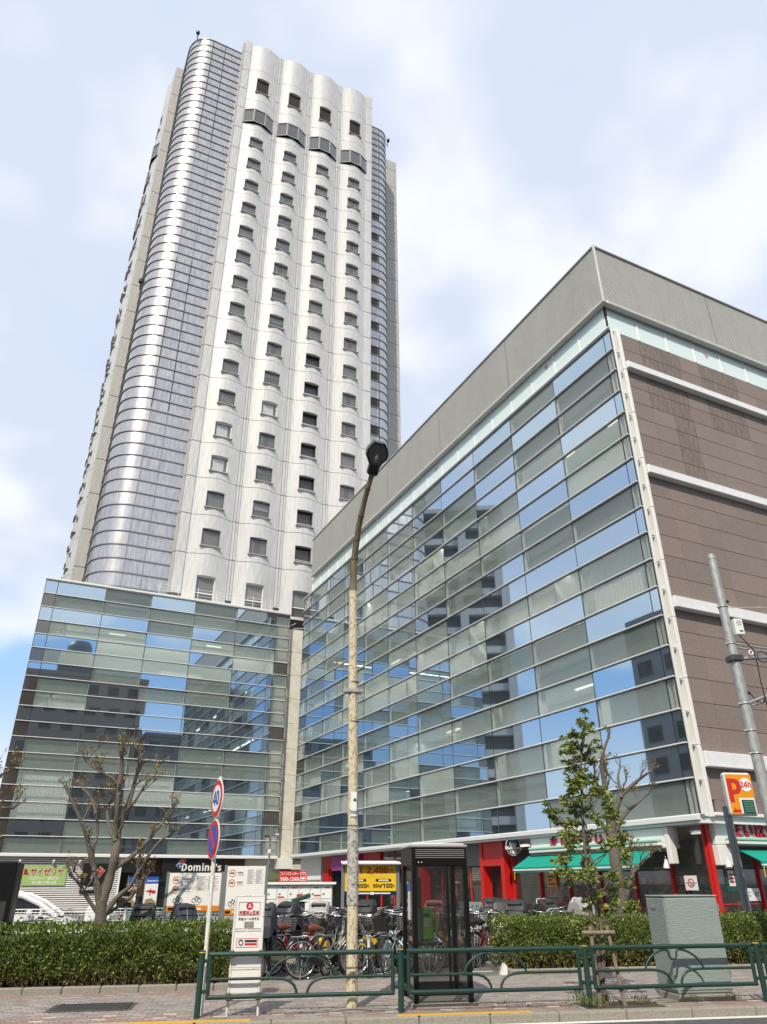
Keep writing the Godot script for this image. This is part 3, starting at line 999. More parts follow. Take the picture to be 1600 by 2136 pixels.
func build_tower() -> void:
	var t := thing("hotel_tower", "tall silver-white hotel tower with scalloped bays and a rounded metal corner", "tower")
	scallops(t, at(9.09, 0, TZ), true)
	scallops(t, Transform3D(Basis(Vector3.UP, -PI / 2), Vector3(1.62, 0, -84.9)), false)
	# corner of banded glass that looks over the road
	var plan := [Vector3(2.6, 0, -66), Vector3(2.6, 0, -61.6)]
	for k in range(1, 9):
		var g := PI - PI * 0.5 * k / 8.0
		plan.append(Vector3(5.2 + 2.6 * cos(g), 0, -61.6 + 2.6 * sin(g)))
	plan.append(Vector3(6.75, 0, -59.0))
	plan.append(Vector3(8.9, 0, -59.0))
	banded_glass(t, plan, [[0, 1], [1, 9], [9, 10], [10, 11]], 22.0, 97.9, false)
	var plan2 := [Vector3(27.3, 0, -60.8), Vector3(29.5, 0, -60.8)]
	for k in range(1, 8):
		var g := PI * 0.5 - PI * 0.5 * k / 7.0
		plan2.append(Vector3(29.5 + 1.6 * cos(g), 0, -62.4 + 1.6 * sin(g)))
	plan2.append(Vector3(31.1, 0, -66))
	banded_glass(t, plan2, [[0, 1], [1, 8], [8, 9]], 22.0, 97.9, true)
	# fins beside the glass
	for k in range(-1, 20):
		var y := 26.95 + k * FL
		var hh := FL if k < 19 else 99.9 - y
		block(t, "corner_fin", Vector3(8.86, y + 0.025, -58.62), Vector3(9.08, y + hh - 0.025, -59.3), M.tile_grey, 0.02)
		block(t, "side_fin", Vector3(1.62, y + 0.025, -65.7), Vector3(2.58, y + hh - 0.025, -66.6), M.tile_grey, 0.02)
		block(t, "side_fin", Vector3(31.15, y + 0.025, -65.9), Vector3(33.1, y + hh - 0.025, -66.6), M.tile_grey, 0.02)
		block(t, "side_fin", Vector3(33.13, y + 0.025, -65.9), Vector3(34.9, y + hh - 0.025, -66.6), M.tile_grey, 0.02)
	var core := MB.new()
	core.span(Vector3(9.2, 3.4, -58.86), Vector3(27.2, 99.5, -86))
	core.span(Vector3(2.8, 3.4, -61.8), Vector3(9.2, 97.6, -86))
	core.span(Vector3(5.2, 3.4, -59.2), Vector3(9.2, 97.6, -61.8))
	core.span(Vector3(27.2, 0, -62.6), Vector3(30.9, 97.6, -86))
	core.span(Vector3(27.2, 3.4, -61.0), Vector3(29.5, 97.6, -62.6))
	core.span(Vector3(1.9, 0, -66.65), Vector3(34.6, 99.3, -86))
	part(t, "core", core, M.core)
	var cap := MB.new()
	cap.span(Vector3(9.1, 99.5, -58.9), Vector3(27.3, 99.75, -86))
	part(t, "roof", cap, M.tile_grey)
	for p in [Vector3(3.2, 98.0, -59.6), Vector3(31.0, 96.0, -61.2), Vector3(2.4, 57.5, -62.2)]:
		var l := sub(t, "beacon", at(p.x, p.y, p.z))
		part(l, "arm", MB.new().tube(Vector3(0, -0.5, 0), Vector3(-0.1, 0.2, 0.5), 0.06), M.black)
		part(l, "housing", MB.new().lathe([Vector2(0, -0.25), Vector2(0.22, -0.2), Vector2(0.24, 0.1), Vector2(0.12, 0.3), Vector2(0, 0.32)], 12, at(-0.1, 0.2, 0.55)), M.black)


# ---------------------------------------------------------------- glazed wings
# cols: edges along the wall (own x); kinds: one string per column, top row first: M mirror, C clear, B bronze
func curtain_wall(t: Node3D, base: Transform3D, cols: Array, kinds: Array, y0: float, rows: int, rh: float, ledge0: float, ledge1: float) -> void:
	for c in cols.size() - 1:
		var w: float = cols[c + 1] - cols[c]
		var mesh := MB.new().cbox(Vector3.ZERO, Vector3(w - 0.036, rh - 0.05, 0.024), 0.004).mesh()
		var mx: float = (cols[c] + cols[c + 1]) * 0.5
		for r in rows:
			var k: String = kinds[c][r]
			var y := y0 + (rows - 1 - r) * rh + rh * 0.5
			var pick := (c * 5 + r * 7 + (r * r + c) % 4) % 3
			var m: Material = M["mirror%d" % pick] if k == "M" else M.pane_bronze if k == "B" else M["pane_clear%d" % pick]
			var tilt := Basis(Vector3.RIGHT, 0.0025 * sin(c * 12.3 + r * 7.7)) * Basis(Vector3.UP, 0.0025 * sin(c * 5.1 + r * 3.3))
			part(t, "glass_pane", mesh, m, base * Transform3D(tilt, Vector3(mx, y, 0)))
	var lm := chamfered(Vector3(ledge1 - ledge0, 0.045, 0.11), 0.01)
	var gm := MB.new().box(Vector3.ZERO, Vector3(cols[-1] - cols[0], 0.02, 0.04)).mesh()
	for r in rows + 1:
		part(t, "ledge", lm, M.aluminium, base * at((ledge0 + ledge1) * 0.5, y0 + r * rh, 0.045))
		part(t, "gasket", gm, M.gasket, base * at((cols[0] + cols[-1]) * 0.5, y0 + r * rh - 0.041, 0.0))
	var mm := chamfered(Vector3(0.09, rows * rh, 0.12), 0.01)
	for c in cols.size():
		part(t, "mullion", mm, M.aluminium, base * at(cols[c], y0 + rows * rh * 0.5, -0.1))
		part(t, "gasket", MB.new().box(Vector3.ZERO, Vector3(0.034, rows * rh, 0.028)), M.gasket, base * at(cols[c], y0 + rows * rh * 0.5, 0.0))


# floors behind the glass: two blind rows, three open rows
func rooms(t: Node3D, base: Transform3D, x0: float, x1: float, cols: Array, y0: float, rows: int, rh: float, deep: float, sd: int) -> void:
	var r2 := RandomNumberGenerator.new()
	r2.seed = sd
	for r in rows:
		var y := y0 + (rows - 1 - r) * rh
		if (r + 4) % 5 < 2:
			for c in cols.size() - 1:
				if cols[c + 1] - cols[c] > 2.0:
					block(t, "spandrel_panel", Vector3(cols[c] + 0.05, y, -0.28), Vector3(cols[c + 1] - 0.05, y + rh, -0.24), M.spandrel, 0.005).transform = base * at((cols[c] + cols[c + 1]) * 0.5, y + rh * 0.5, -0.26)
	var tops := []
	for r in rows:
		if (r + 4) % 5 == 1:
			tops.append(y0 + (rows - 1 - r) * rh)
	var slabs := MB.new()
	for y in tops:
		slabs.span(Vector3(x0, y + 0.03, -0.3), Vector3(x1, y + 2 * rh - 0.03, -deep))
	part(t, "floor_slab", slabs, M.room_white, base)
	part(t, "roof_slab", MB.new().span(Vector3(x0, y0 + rows * rh - 0.06, -0.2), Vector3(x1, y0 + rows * rh + 0.06, -deep)), M.room_white, base)
	part(t, "back_wall", MB.new().span(Vector3(x0, y0, -deep), Vector3(x1, y0 + rows * rh, -deep - 0.2)), M.room_white, base)
	for e in [x0, x1]:
		part(t, "end_wall", MB.new().span(Vector3(e - 0.1, y0, -0.3), Vector3(e + 0.1, y0 + rows * rh, -deep)), M.room_white, base)
	# blinds, cross walls and strip lights on each floor
	for y in tops:
		var under: float = y + 0.03
		var floor_y: float = maxf(y0, under - 3 * rh - 0.03)
		if under - floor_y < 1.0:
			continue
		for c in cols.size() - 1:
			var w: float = cols[c + 1] - cols[c]
			if w < 2.0:
				continue
			var q := r2.randf()
			if q < 0.5:
				var drop: float = (under - floor_y) * [1.0, 0.66, 0.34, 1.0][r2.randi_range(0, 3)]
				part(t, "blind", pleats(w * 0.94, drop, 40, 0.02), M.blind_white, base * at((cols[c] + cols[c + 1]) * 0.5, under - drop, -0.5))
			elif q < 0.68:
				part(t, "cross_wall", MB.new().span(Vector3(cols[c] + w * 0.3, floor_y, -0.6), Vector3(cols[c] + w * 0.3 + 0.15, under, -deep)), M.room_white, base)
			if q > 0.72:
				part(t, "strip_light", chamfered(Vector3(1.2, 0.05, 0.12), 0.015), M.tube_light, base * at((cols[c] + cols[c + 1]) * 0.5 + r2.randf_range(-0.6, 0.6), under - 0.035, -1.3))
		var al := AreaLight3D.new()
		al.name = "strip_glow"
		al.area_size = Vector2(x1 - x0 - 1.0, 0.16)
		al.light_energy = 0.5 * (x1 - x0)
		al.light_color = Color(1, 0.98, 0.94)
		al.shadow_enabled = true
		al.transform = base * Transform3D(Basis(Vector3.RIGHT, -PI / 2), Vector3((x0 + x1) * 0.5, under - 0.12, -1.3))
		t.add_child(al, true)


func build_podium() -> void:
	var t := thing("podium_wing", "low glass wing in front of the tower, mirroring its neighbour", "building")
	var cols := [-0.25, 0.6, 4.03, 7.46, 10.89, 14.32, 17.72, 18.88]
	var kinds := ["MBMBMBMBBMBMBBBBBB", "MCMCMCMCCMMCCCCCMC", "CCMCCCCMMMMCCMMMCC", "MCCMCCMCMMMMCCCMCM", "CCMCMCCCMMMCCMCMMC", "MCMCCMMMMMMCCMCMMM", "CCCCBCCCCBCCCCCBCC"]
	var base := at(0, 0, PZ)
	curtain_wall(t, base, cols, kinds, 3.46, 18, 1.025, -0.27, 18.9)
	rooms(t, base, 0.55, 17.8, cols, 3.46, 18, 1.025, 2.0, 5)
	block(t, "coping", Vector3(-0.3, 21.94, -56.1), Vector3(18.92, 22.1, -56.6), M.aluminium)
	part(t, "roof", MB.new().span(Vector3(0.5, 21.8, -56.62), Vector3(18.9, 21.96, -58.6)), M.kerb)
	part(t, "soffit", MB.new().span(Vector3(-0.25, 3.3, -56.2), Vector3(18.9, 3.42, -66)), M.sign_white)
	block(t, "soffit_edge", Vector3(-0.3, 3.28, -56.12), Vector3(18.9, 3.44, -56.3), M.aluminium)
	part(t, "side_wall", MB.new().span(Vector3(0.45, 0, -58.4), Vector3(0.55, 21.9, -75)), M.tile_grey)
	var backing := MB.new().span(Vector3(17.85, 3.46, -56.75), Vector3(18.9, 21.9, -56.95))
	part(t, "return_wall", backing, M.cream)
	# pale wall in the inner corner, course by course
	for k in 9:
		block(t, "wall_panel", Vector3(18.92, 3.36 + k * 1.96, -56.9), Vector3(21.4, 3.36 + (k + 1) * 1.96 - 0.02, -57.1), M.cream, 0.008)
	part(t, "recess", MB.new().span(Vector3(18.95, 21.05, -57.3), Vector3(21.4, 22.0, -57.4)), M.black)
	var pipes := MB.new()
	pipes.tube(Vector3(19.1, 21.2, -57.1), Vector3(19.7, 21.6, -57.1), 0.05)
	pipes.tube(Vector3(19.4, 21.1, -57.1), Vector3(21.3, 21.35, -57.1), 0.06)
	part(t, "pipe", pipes, M.silver)
	block(t, "wall_foot", Vector3(18.9, 2.62, -55.6), Vector3(19.9, 3.34, -57.1), M.white)
	# thin railing on the roof edge
	var rl := sub(t, "roof_railing")
	for k in 5:
		part(rl, "rail", MB.new().tube(Vector3(8.0, 22.2 + k * 0.26, -57.0), Vector3(18.9, 22.2 + k * 0.26, -57.0), 0.014, -1, 6), M.frame_white)
	for k in 8:
		part(rl, "post", MB.new().tube(Vector3(8.0 + k * 1.55, 21.95, -57.0), Vector3(8.0 + k * 1.55, 23.4, -57.0), 0.022, -1, 6), M.frame_white)
	# core under the tower
	part(t, "core", MB.new().span(Vector3(0.6, 3.4, -58.55), Vector3(21.4, 21.7, -58.8)), M.core)


func build_wing() -> void:
	var t := thing("glass_wing", "long office wing with banded blue glass, brown stone end and grey ribbed parapet", "building")
	# own x runs from the far end towards the road, z looks out over the forecourt
	var base := Transform3D(Basis(Vector3(0, 0, 1), Vector3.UP, Vector3(-1, 0, 0)), Vector3(GX, 0, -52.55))
	var cols := [0.0, 1.5]
	for k in 10:
		cols.append(1.5 + (k + 1) * 3.385)
	cols.append(35.73)
	var kinds := ["CBCCBCCBCBCCBCCBCC", "CMCCMCMCCMCMCCMCCM", "MCCMCCCMCMCMCMCCMC", "CMCCMCMMCCCMCCMCMC", "CCMMCCCCMCCMCMCCCM", "MCCCMCMCCMCCMCCMCC", "CMCMCCCMCCMMCCMCCC", "MMCCMCCCMCCCMCMMCM", "MCMMCCCMMCMCMCMCCM", "CMCCMMCCMCMCCCMCMC", "MCCMCCMCMCCMCMCMMC", "MCCMCCMCMCCMCMCMMC"]
	curtain_wall(t, base, cols, kinds, 3.42, 18, ROWH, -0.02, 35.75)
	var inner := cols.duplicate()
	inner[0] = 0.3
	rooms(t, base, 0.3, 35.2, inner, 3.42, 18, ROWH, 2.4, 9)
	block(t, "soffit_edge", Vector3(18.62, 3.26, -16.8), Vector3(18.76, 3.42, -52.6), M.aluminium, 0.015)
	block(t, "soffit_edge", Vector3(18.7, 3.18, -16.85), Vector3(18.9, 3.255, -52.55), M.aluminium, 0.01)
	part(t, "soffit", MB.new().span(Vector3(18.78, 3.2, -16.9), Vector3(27.0, 3.40, -52.5)), M.sign_white)
	block(t, "top_rail", Vector3(18.64, 22.06, -16.72), Vector3(18.77, 22.13, -52.6), M.aluminium)
	# clerestory
	var cz := -16.95
	for k in 20:
		var z0 := cz - k * 1.7
		block(t, "clerestory_pane", Vector3(18.80, 22.0, z0 - 0.03), Vector3(18.83, 23.42, z0 - 1.67), M.frosted, 0.004)
		block(t, "clerestory_mullion", Vector3(18.772, 22.0, z0 - 1.66), Vector3(18.86, 23.42, z0 - 1.74), M.white, 0.01)
	for k in 15:
		var x0 := 18.9 + k * 1.66
		block(t, "clerestory_pane", Vector3(x0 + 0.03, 22.19, -16.95), Vector3(x0 + 1.63, 23.42, -16.92), M.frosted, 0.004)
		block(t, "clerestory_mullion", Vector3(x0 + 1.62, 22.19, -16.89), Vector3(x0 + 1.70, 23.42, -16.98), M.white, 0.01)
	block(t, "clerestory_mullion", Vector3(18.79, 22.13, -16.9), Vector3(18.86, 23.42, -16.96), M.gasket, 0.01)
	for m in [Vector3(18.785, 23.0, -20.9), Vector3(18.785, 22.95, -31.2)]:
		part(t, "rescue_mark", MB.new().prism(PackedVector2Array([Vector2(-0.14, 0.12), Vector2(0, -0.16), Vector2(0.14, 0.12)]), -0.004, 0.004), M.pink, Transform3D(Basis(Vector3.UP, -PI / 2), m))
	part(t, "rescue_mark", MB.new().prism(PackedVector2Array([Vector2(-0.14, 0.12), Vector2(0, -0.16), Vector2(0.14, 0.12)]), -0.004, 0.004), M.pink, at(24.7, 22.85, -16.905))
	# ribbed parapet, panel by panel
	var ribs := PackedVector2Array()
	for k in 38:
		var y := k * 3.1 / 38.0
		ribs.append(Vector2(0.0, y))
		ribs.append(Vector2(0.05, y + 0.012))
		ribs.append(Vector2(0.05, y + 0.058))
		ribs.append(Vector2(0.0, y + 0.07))
	ribs.append(Vector2(0.0, 3.1))
	var px := 18.55
	for k in 5:
		var l := 6.79
		part(t, "parapet_panel", ribbed(ribs, l - 0.025), M.siding, Transform3D(Basis(Vector3(0, 0, 1), Vector3.UP, Vector3(-1, 0, 0)), Vector3(px + 0.05, 23.43, -16.66 - (k + 1) * l)))
	for k in 4:
		part(t, "parapet_panel", ribbed(ribs, 6.775), M.siding, at(px + k * 6.8, 23.43, -16.71))
	block(t, "parapet_foot", Vector3(18.5, 23.36, -16.6), Vector3(18.75, 23.55, -50.65), M.siding, 0.02).transform.origin.y = 23.42
	block(t, "parapet_foot", Vector3(18.76, 23.325, -16.6), Vector3(45.7, 23.515, -16.85), M.siding, 0.02)
	block(t, "parapet_corner", Vector3(18.47, 23.3, -16.55), Vector3(18.56, 26.56, -16.66), M.siding, 0.01)
	part(t, "parapet_cap", MB.new().span(Vector3(18.48, 26.53, -16.58), Vector3(45.7, 26.58, -50.7)), M.siding)
	part(t, "parapet_core", MB.new().span(Vector3(18.66, 23.44, -16.78), Vector3(45.6, 26.52, -50.6)), M.core)
	part(t, "eaves", MB.new().span(Vector3(18.76, 23.40, -16.9), Vector3(45.6, 23.43, -50.6)), M.siding)
	part(t, "clerestory_back", MB.new().span(Vector3(19.5, 22.0, -17.4), Vector3(45, 23.42, -50.5)), M.room_white)
	# stone end wall
	part(t, "end_core", MB.new().span(Vector3(19.3, 3.5, -17.06), Vector3(45.6, 22.1, -17.4)), M.core)
	part(t, "body", MB.new().span(Vector3(21.35, 3.42, -17.41), Vector3(45.6, 22.0, -52.4)), M.core)
	var ys := [3.9]
	var bands := [[4.80, 5.27], [10.0, 10.42], [15.3, 15.68], [20.24, 20.6]]
	var tops := [[3.86, 4.80], [5.27, 10.0], [10.42, 15.3], [15.68, 20.24], [20.6, 22.18]]
	var stone := []
	var far := MB.new()
	for seg in tops:
		var n := int(round((seg[1] - seg[0]) / 0.76))
		var h: float = (seg[1] - seg[0]) / n
		var mesh := chamfered(Vector3(1.142, h - 0.014, 0.1), 0.006)
		for j in n:
			for i in 23:
				var x := 19.33 + i * 1.155 + 0.578
				var y: float = seg[0] + (j + 0.5) * h
				var o := 0.002 * sin(i * 3.7 + j * 5.3)
				if i < 10:
					part(t, "stone_panel", mesh, M.stone_stained if (i in [1, 2, 4, 5] and j >= n - 2 and seg[0] > 15.0) or (i == 2 and seg[0] > 15.0) else M["stone%d" % ((i * 3 + j * 5 + (i * j) % 3) % 4)], at(x, y, -16.97 + o))
				else:
					far.box(Vector3(x, y, -16.97 + o), Vector3(1.142, h - 0.014, 0.1))
	part(t, "stone_field", far, M.stone0).set_meta("kind", "stuff")
	for b in bands:
		block(t, "string_course", Vector3(19.36, b[0] + 0.1, -16.70), Vector3(45.6, b[1], -16.95), M.ledge_metal, 0.02)
		block(t, "string_lip", Vector3(19.34, b[0], -16.66), Vector3(45.6, b[0] + 0.095, -16.95), M.ledge_metal, 0.015)
	block(t, "base_trim", Vector3(19.36, 3.40, -16.78), Vector3(45.6, 3.5, -17.0), M.white, 0.015)
	block(t, "base_trim", Vector3(19.6, 3.5, -16.9), Vector3(45.6, 3.86, -17.0), M.stone1, 0.015)
	# white corner fin and the beige return behind the glass edge
	for k in 9:
		var y := 3.36 + k * 2.1
		block(t, "corner_fin", Vector3(19.19, y, -16.78), Vector3(19.34, minf(y + 2.09, 22.28), -17.05), M.white, 0.015)
	for k in 18:
		block(t, "return_panel", Vector3(18.86, 3.42 + k * ROWH + 0.01, -16.98), Vector3(19.18, 3.42 + (k + 1) * ROWH - 0.01, -17.04), M.cream, 0.006)
		block(t, "bracket", Vector3(18.84, 3.38 + k * ROWH, -16.84), Vector3(19.16, 3.42 + k * ROWH, -16.96), M.aluminium, 0.006)


func ribbed(pr: PackedVector2Array, l: float) -> MB:
	var b := MB.new()
	for k in pr.size() - 1:
		var p := pr[k]
		var q := pr[k + 1]
		b.quad(Vector3(0, p.y, p.x), Vector3(l, p.y, p.x), Vector3(l, q.y, q.x), Vector3(0, q.y, q.x))
	b.quad(Vector3(0, 0, -0.06), Vector3(0, 0, 0.0), Vector3(0, 3.1, 0.0), Vector3(0, 3.1, -0.06))
	b.quad(Vector3(l, 0, 0.0), Vector3(l, 0, -0.06), Vector3(l, 3.1, -0.06), Vector3(l, 3.1, 0.0))
	return b


# ---------------------------------------------------------------- shops under the wing
# a text or drawing on a wall that looks towards -x
func west(x: float, y: float, z: float) -> Transform3D:
	return Transform3D(Basis(Vector3.UP, -PI / 2), Vector3(x, y, z))


func awning(called: String, label: String, base: Transform3D, w: float, out: float, drop: float) -> void:
	var t := thing(called, label, "awning", base, "green shop awnings")
	var b := MB.new()
	var n := 10
	for i in n:
		var x0 := w * i / n
		var x1 := w * (i + 1) / n
		b.quad(Vector3(x0, -drop, out), Vector3(x1, -drop, out), Vector3(x1, 0, 0), Vector3(x0, 0, 0))
		b.quad(Vector3(x0, -0.03, 0.01), Vector3(x1, -0.03, 0.01), Vector3(x1, -drop - 0.02, out - 0.01), Vector3(x0, -drop - 0.02, out - 0.01))
	part(t, "canvas", b, M.awning)
	part(t, "front_bar", MB.new().box(Vector3(w * 0.5, -drop - 0.03, out), Vector3(w + 0.04, 0.06, 0.06)), M.awning)
	part(t, "white_bar", MB.new().box(Vector3(w * 0.5, -drop - 0.09, out + 0.005), Vector3(w + 0.02, 0.05, 0.05)), M.white)
	part(t, "valance", MB.new().box(Vector3(w * 0.5, -drop - 0.145, out), Vector3(w, 0.055, 0.012)), M.awning)
	for x in [0.25, w - 0.25]:
		part(t, "folding_arm", MB.new().tube(Vector3(x, -0.1, 0.02), Vector3(x + 0.1, -drop - 0.05, out - 0.05), 0.02), M.white)
	part(t, "crank_hook", MB.new().tube(Vector3(0.04, -drop - 0.06, out), Vector3(0.02, -drop - 0.42, out), 0.014), M.yellow)


func build_wing_shops() -> void:
	# shell of the ground floor
	var s := thing("shop_front", "ground floor shop front with red posts and dark windows under the glass wing", "shop front")
	var x := 19.4
	part(s, "inner_wall", MB.new().span(Vector3(26.0, 0, -17.5), Vector3(26.3, 3.2, -52.4)), M.shop_dark)
	part(s, "inner_floor", MB.new().span(Vector3(19.3, 0, -17.5), Vector3(26.2, 0.03, -52.4)), M.shop_grey)
	part(s, "inner_end", MB.new().span(Vector3(19.5, 0, -52.2), Vector3(26.3, 3.2, -52.4)), M.shop_dark)
	# glass bays between red posts, from the road corner backwards
	var posts := [-17.42, -18.95, -20.6, -22.3, -24.0, -25.7, -27.5]
	for k in posts.size() - 1:
		block(s, "window_pane", Vector3(x + 0.05, 0.25, posts[k] - 0.04), Vector3(x + 0.07, 3.18 if k == 0 else 2.6, posts[k + 1] + 0.04), M.shop_glass, 0.004)
	for k in posts.size():
		block(s, "red_post", Vector3(x - 0.04, 0.0, posts[k] + 0.045), Vector3(x + 0.12, 3.2 if k < 1 else 2.6, posts[k] - 0.045), M.red_paint if k < 2 else M.red_paint, 0.012)
	block(s, "plinth", Vector3(x - 0.06, 0, -17.3), Vector3(x + 0.12, 0.25, -27.6), M.red_paint, 0.01)
	for k in 6:
		var z0: float = posts[k] - 0.3
		block(s, "shelf_row", Vector3(20.6, 0.03, z0), Vector3(21.1, 1.1 + 0.5 * (k % 3), z0 - 1.0), M["goods%d" % (k % 3)], 0.01)
	# goods on the shelves and the strip lights over them
	var gr := RandomNumberGenerator.new()
	gr.seed = 313
	for c in 5:
		var gm := MB.new()
		for k in 90:
			var gy: float = [0.35, 0.75, 1.15, 1.55][gr.randi_range(0, 3)]
			gm.box(Vector3(20.5 + gr.randf_range(-0.05, 0.05), gy + 0.12, gr.randf_range(-18.0, -27.2)), Vector3(0.18, gr.randf_range(0.14, 0.26), gr.randf_range(0.1, 0.3)))
		part(s, "goods", gm, M[["orange", "sign_white", "pale_blue", "red_sign", "goods2"][c]]).set_meta("kind", "stuff")
	for k in 6:
		block(s, "strip_light", Vector3(21.9, 3.12, -18.2 - k * 2.9), Vector3(22.1, 3.17, -20.2 - k * 2.9), M.tube_light, 0.01)
	var al := AreaLight3D.new()
	al.name = "shop_glow"
	al.area_size = Vector2(0.2, 16.5)
	al.light_energy = 5.0
	al.light_color = Color(1, 0.97, 0.92)
	al.shadow_enabled = true
	al.transform = Transform3D(Basis(Vector3.RIGHT, -PI / 2), Vector3(22.0, 3.08, -26.4))
	s.add_child(al, true)
	block(s, "notice_band", Vector3(x + 0.085, 1.62, -22.35), Vector3(x + 0.09, 2.1, -25.5), M.yellow, 0.002)
	# red portal with a glass door, seen farther back
	var pz := -27.6
	for e in [[-27.62, -27.86], [-29.2, -29.42]]:
		block(s, "portal_post", Vector3(x - 0.35, 0, e[0]), Vector3(x + 0.1, 3.19, e[1]), M.red_paint, 0.015)
	block(s, "portal_head", Vector3(x - 0.30, 2.42, -27.86), Vector3(x + 0.1, 3.19, -29.2), M.red_paint, 0.01)
	block(s, "portal_lintel", Vector3(x - 0.34, 2.26, -27.86), Vector3(x + 0.1, 2.42, -29.2), M.red_paint, 0.012)
	block(s, "door_leaf", Vector3(x + 0.2, 0.05, -27.9), Vector3(x + 0.22, 2.26, -29.2), M.shop_glass, 0.004)
	block(s, "door_bar", Vector3(x + 0.12, 0.05, -28.3), Vector3(x + 0.2, 2.26, -28.4), M.red_paint, 0.01)
	# grey metal and window stretch
	block(s, "metal_fascia", Vector3(x - 0.1, 2.3, -29.45), Vector3(x + 0.1, 3.19, -34.6), M.shop_grey, 0.01)
	for k in 4:
		block(s, "window_pane", Vector3(x + 0.02, 0.9, -29.5 - k * 1.27), Vector3(x + 0.04, 2.3, -30.7 - k * 1.27), M.shop_glass, 0.004)
		block(s, "red_post", Vector3(x - 0.02, 0.9, -30.72 - k * 1.27), Vector3(x + 0.06, 2.3, -30.77 - k * 1.27), M.red_paint, 0.008)
	block(s, "sill_wall", Vector3(x - 0.08, 0, -29.45), Vector3(x + 0.1, 0.9, -34.6), M.cabinet_paint, 0.01)
	for k in 7:
		block(s, "vent_slat", Vector3(x - 0.03, 2.2 - k * 0.075, -29.5), Vector3(x, 2.23 - k * 0.075, -30.6), M.silver, 0.004)
	# second red portal and magenta sign towards the inner corner
	block(s, "portal_post", Vector3(x - 0.3, 0, -34.7), Vector3(x + 0.1, 3.19, -35.0), M.red_paint, 0.015)
	block(s, "portal_head", Vector3(x - 0.25, 2.3, -35.0), Vector3(x + 0.1, 3.19, -37.0), M.red_paint, 0.01)
	for k in 3:
		block(s, "window_pane", Vector3(x + 0.02, 0.3, -35.1 - k * 1.6), Vector3(x + 0.04, 3.18, -36.6 - k * 1.6), M.shop_glass, 0.004)
		block(s, "red_post", Vector3(x - 0.02, 0.0, -36.6 - k * 1.6), Vector3(x + 0.06, 3.19, -36.7 - k * 1.6), M.red_paint, 0.008)
	block(s, "portal_head", Vector3(x - 0.1, 2.45, -39.8), Vector3(x + 0.1, 3.19, -48.1), M.red_paint, 0.01)
	block(s, "portal_post", Vector3(x - 0.12, 0, -47.2), Vector3(x + 0.1, 2.45, -48.1), M.red_paint, 0.01)
	for k in 4:
		block(s, "window_pane", Vector3(x + 0.02, 0.3, -39.9 - k * 1.8), Vector3(x + 0.04, 2.45, -41.6 - k * 1.8), M.shop_glass, 0.004)
		block(s, "red_post", Vector3(x - 0.02, 0.0, -41.6 - k * 1.8), Vector3(x + 0.06, 2.45, -41.7 - k * 1.8), M.red_paint, 0.008)
	block(s, "grey_pier", Vector3(x - 0.05, 0, -48.12), Vector3(x + 0.1, 3.19, -48.6), M.shop_grey, 0.01)
	for k in 2:
		block(s, "white_panel", Vector3(x - 0.05, [0.0, 1.9][k], -48.62), Vector3(x + 0.1, [1.88, 3.19][k], -52.4), M.white, 0.012)
	block(s, "white_lip", Vector3(x - 0.12, 1.86, -48.62), Vector3(x - 0.055, 1.98, -52.4), M.white, 0.01)
	var mg := thing("magenta_sign", "magenta lightbox sign on the red fascia beside the coin lockers", "sign")
	block(mg, "box", Vector3(x - 0.3, 2.35, -42.2), Vector3(x - 0.12, 3.19, -46.2), M.magenta, 0.01)
	# road side of the shop
	var z := -17.4
	block(s, "window_pane", Vector3(19.62, 0.25, z), Vector3(22.4, 2.45, z + 0.02), M.shop_glass, 0.004)
	block(s, "window_pane", Vector3(22.5, 0.25, z), Vector3(25.4, 2.45, z + 0.02), M.shop_glass, 0.004)
	for e in [19.42, 21.35, 22.42, 25.4]:
		block(s, "red_post", Vector3(e, 0, z + 0.09), Vector3(e + (0.16 if e < 19.5 else 0.08), 3.2 if e < 19.5 else 2.45, z - 0.05), M.red_paint if e < 19.5 else M.red_paint, 0.012)
	block(s, "inner_wall", Vector3(26.4, 0, -18.6), Vector3(45, 3.4, -18.8), M.shop_dark, 0.01)
	for k in 5:
		block(s, "shelf_row", Vector3(20.3 + k * 1.05, 0.03, -19.4), Vector3(21.2 + k * 1.05, 1.5, -19.9), M["goods%d" % (k % 3)], 0.01)
	block(s, "plinth", Vector3(19.4, 0, z + 0.08), Vector3(45, 0.25, z - 0.05), M.red_paint, 0.01)
	block(s, "rail_stripe", Vector3(19.6, 1.02, z + 0.03), Vector3(22.4, 1.05, z + 0.036), M.red_paint, 0.002)
	block(s, "side_wall", Vector3(25.5, 0, z + 0.1), Vector3(45, 3.4, z - 0.05), M.stone2, 0.01)
	# fascia boards with raised lettering
	var f := thing("fascia_sign", "white fascia board with raised red lettering on the long shop side", "sign")
	block(f, "board", Vector3(18.84, 2.70, -18.45), Vector3(19.46, 3.17, -25.4), M.sign_white, 0.03)
	block(f, "lower_board", Vector3(18.80, 2.57, -18.45), Vector3(19.46, 2.695, -25.4), M.sign_white, 0.02)
	block(f, "end_pier", Vector3(18.82, 2.12, -18.26), Vector3(19.1, 3.17, -18.44), M.white, 0.02)
	for k in 7:
		strokes(f, "まいばまいばま"[k], 0.42, M.letter_red, west(18.835, 2.96, -23.9 + k * 0.62), 1.7, 0.06)
	var f2 := thing("fascia_sign", "white fascia board with raised red lettering on the road side of the shop", "sign")
	block(f2, "board", Vector3(19.62, 2.62, -17.38), Vector3(27.0, 3.38, -17.15), M.sign_white, 0.03)
	block(f2, "corner_pier", Vector3(19.6, 2.06, -17.39), Vector3(20.25, 2.61, -17.12), M.white, 0.02)
	for k in 6:
		strokes(f2, "まいばまいば"[k], 0.46, M.letter_red, at(20.55 + k * 0.52, 3.05, -17.145), 1.8, 0.07)
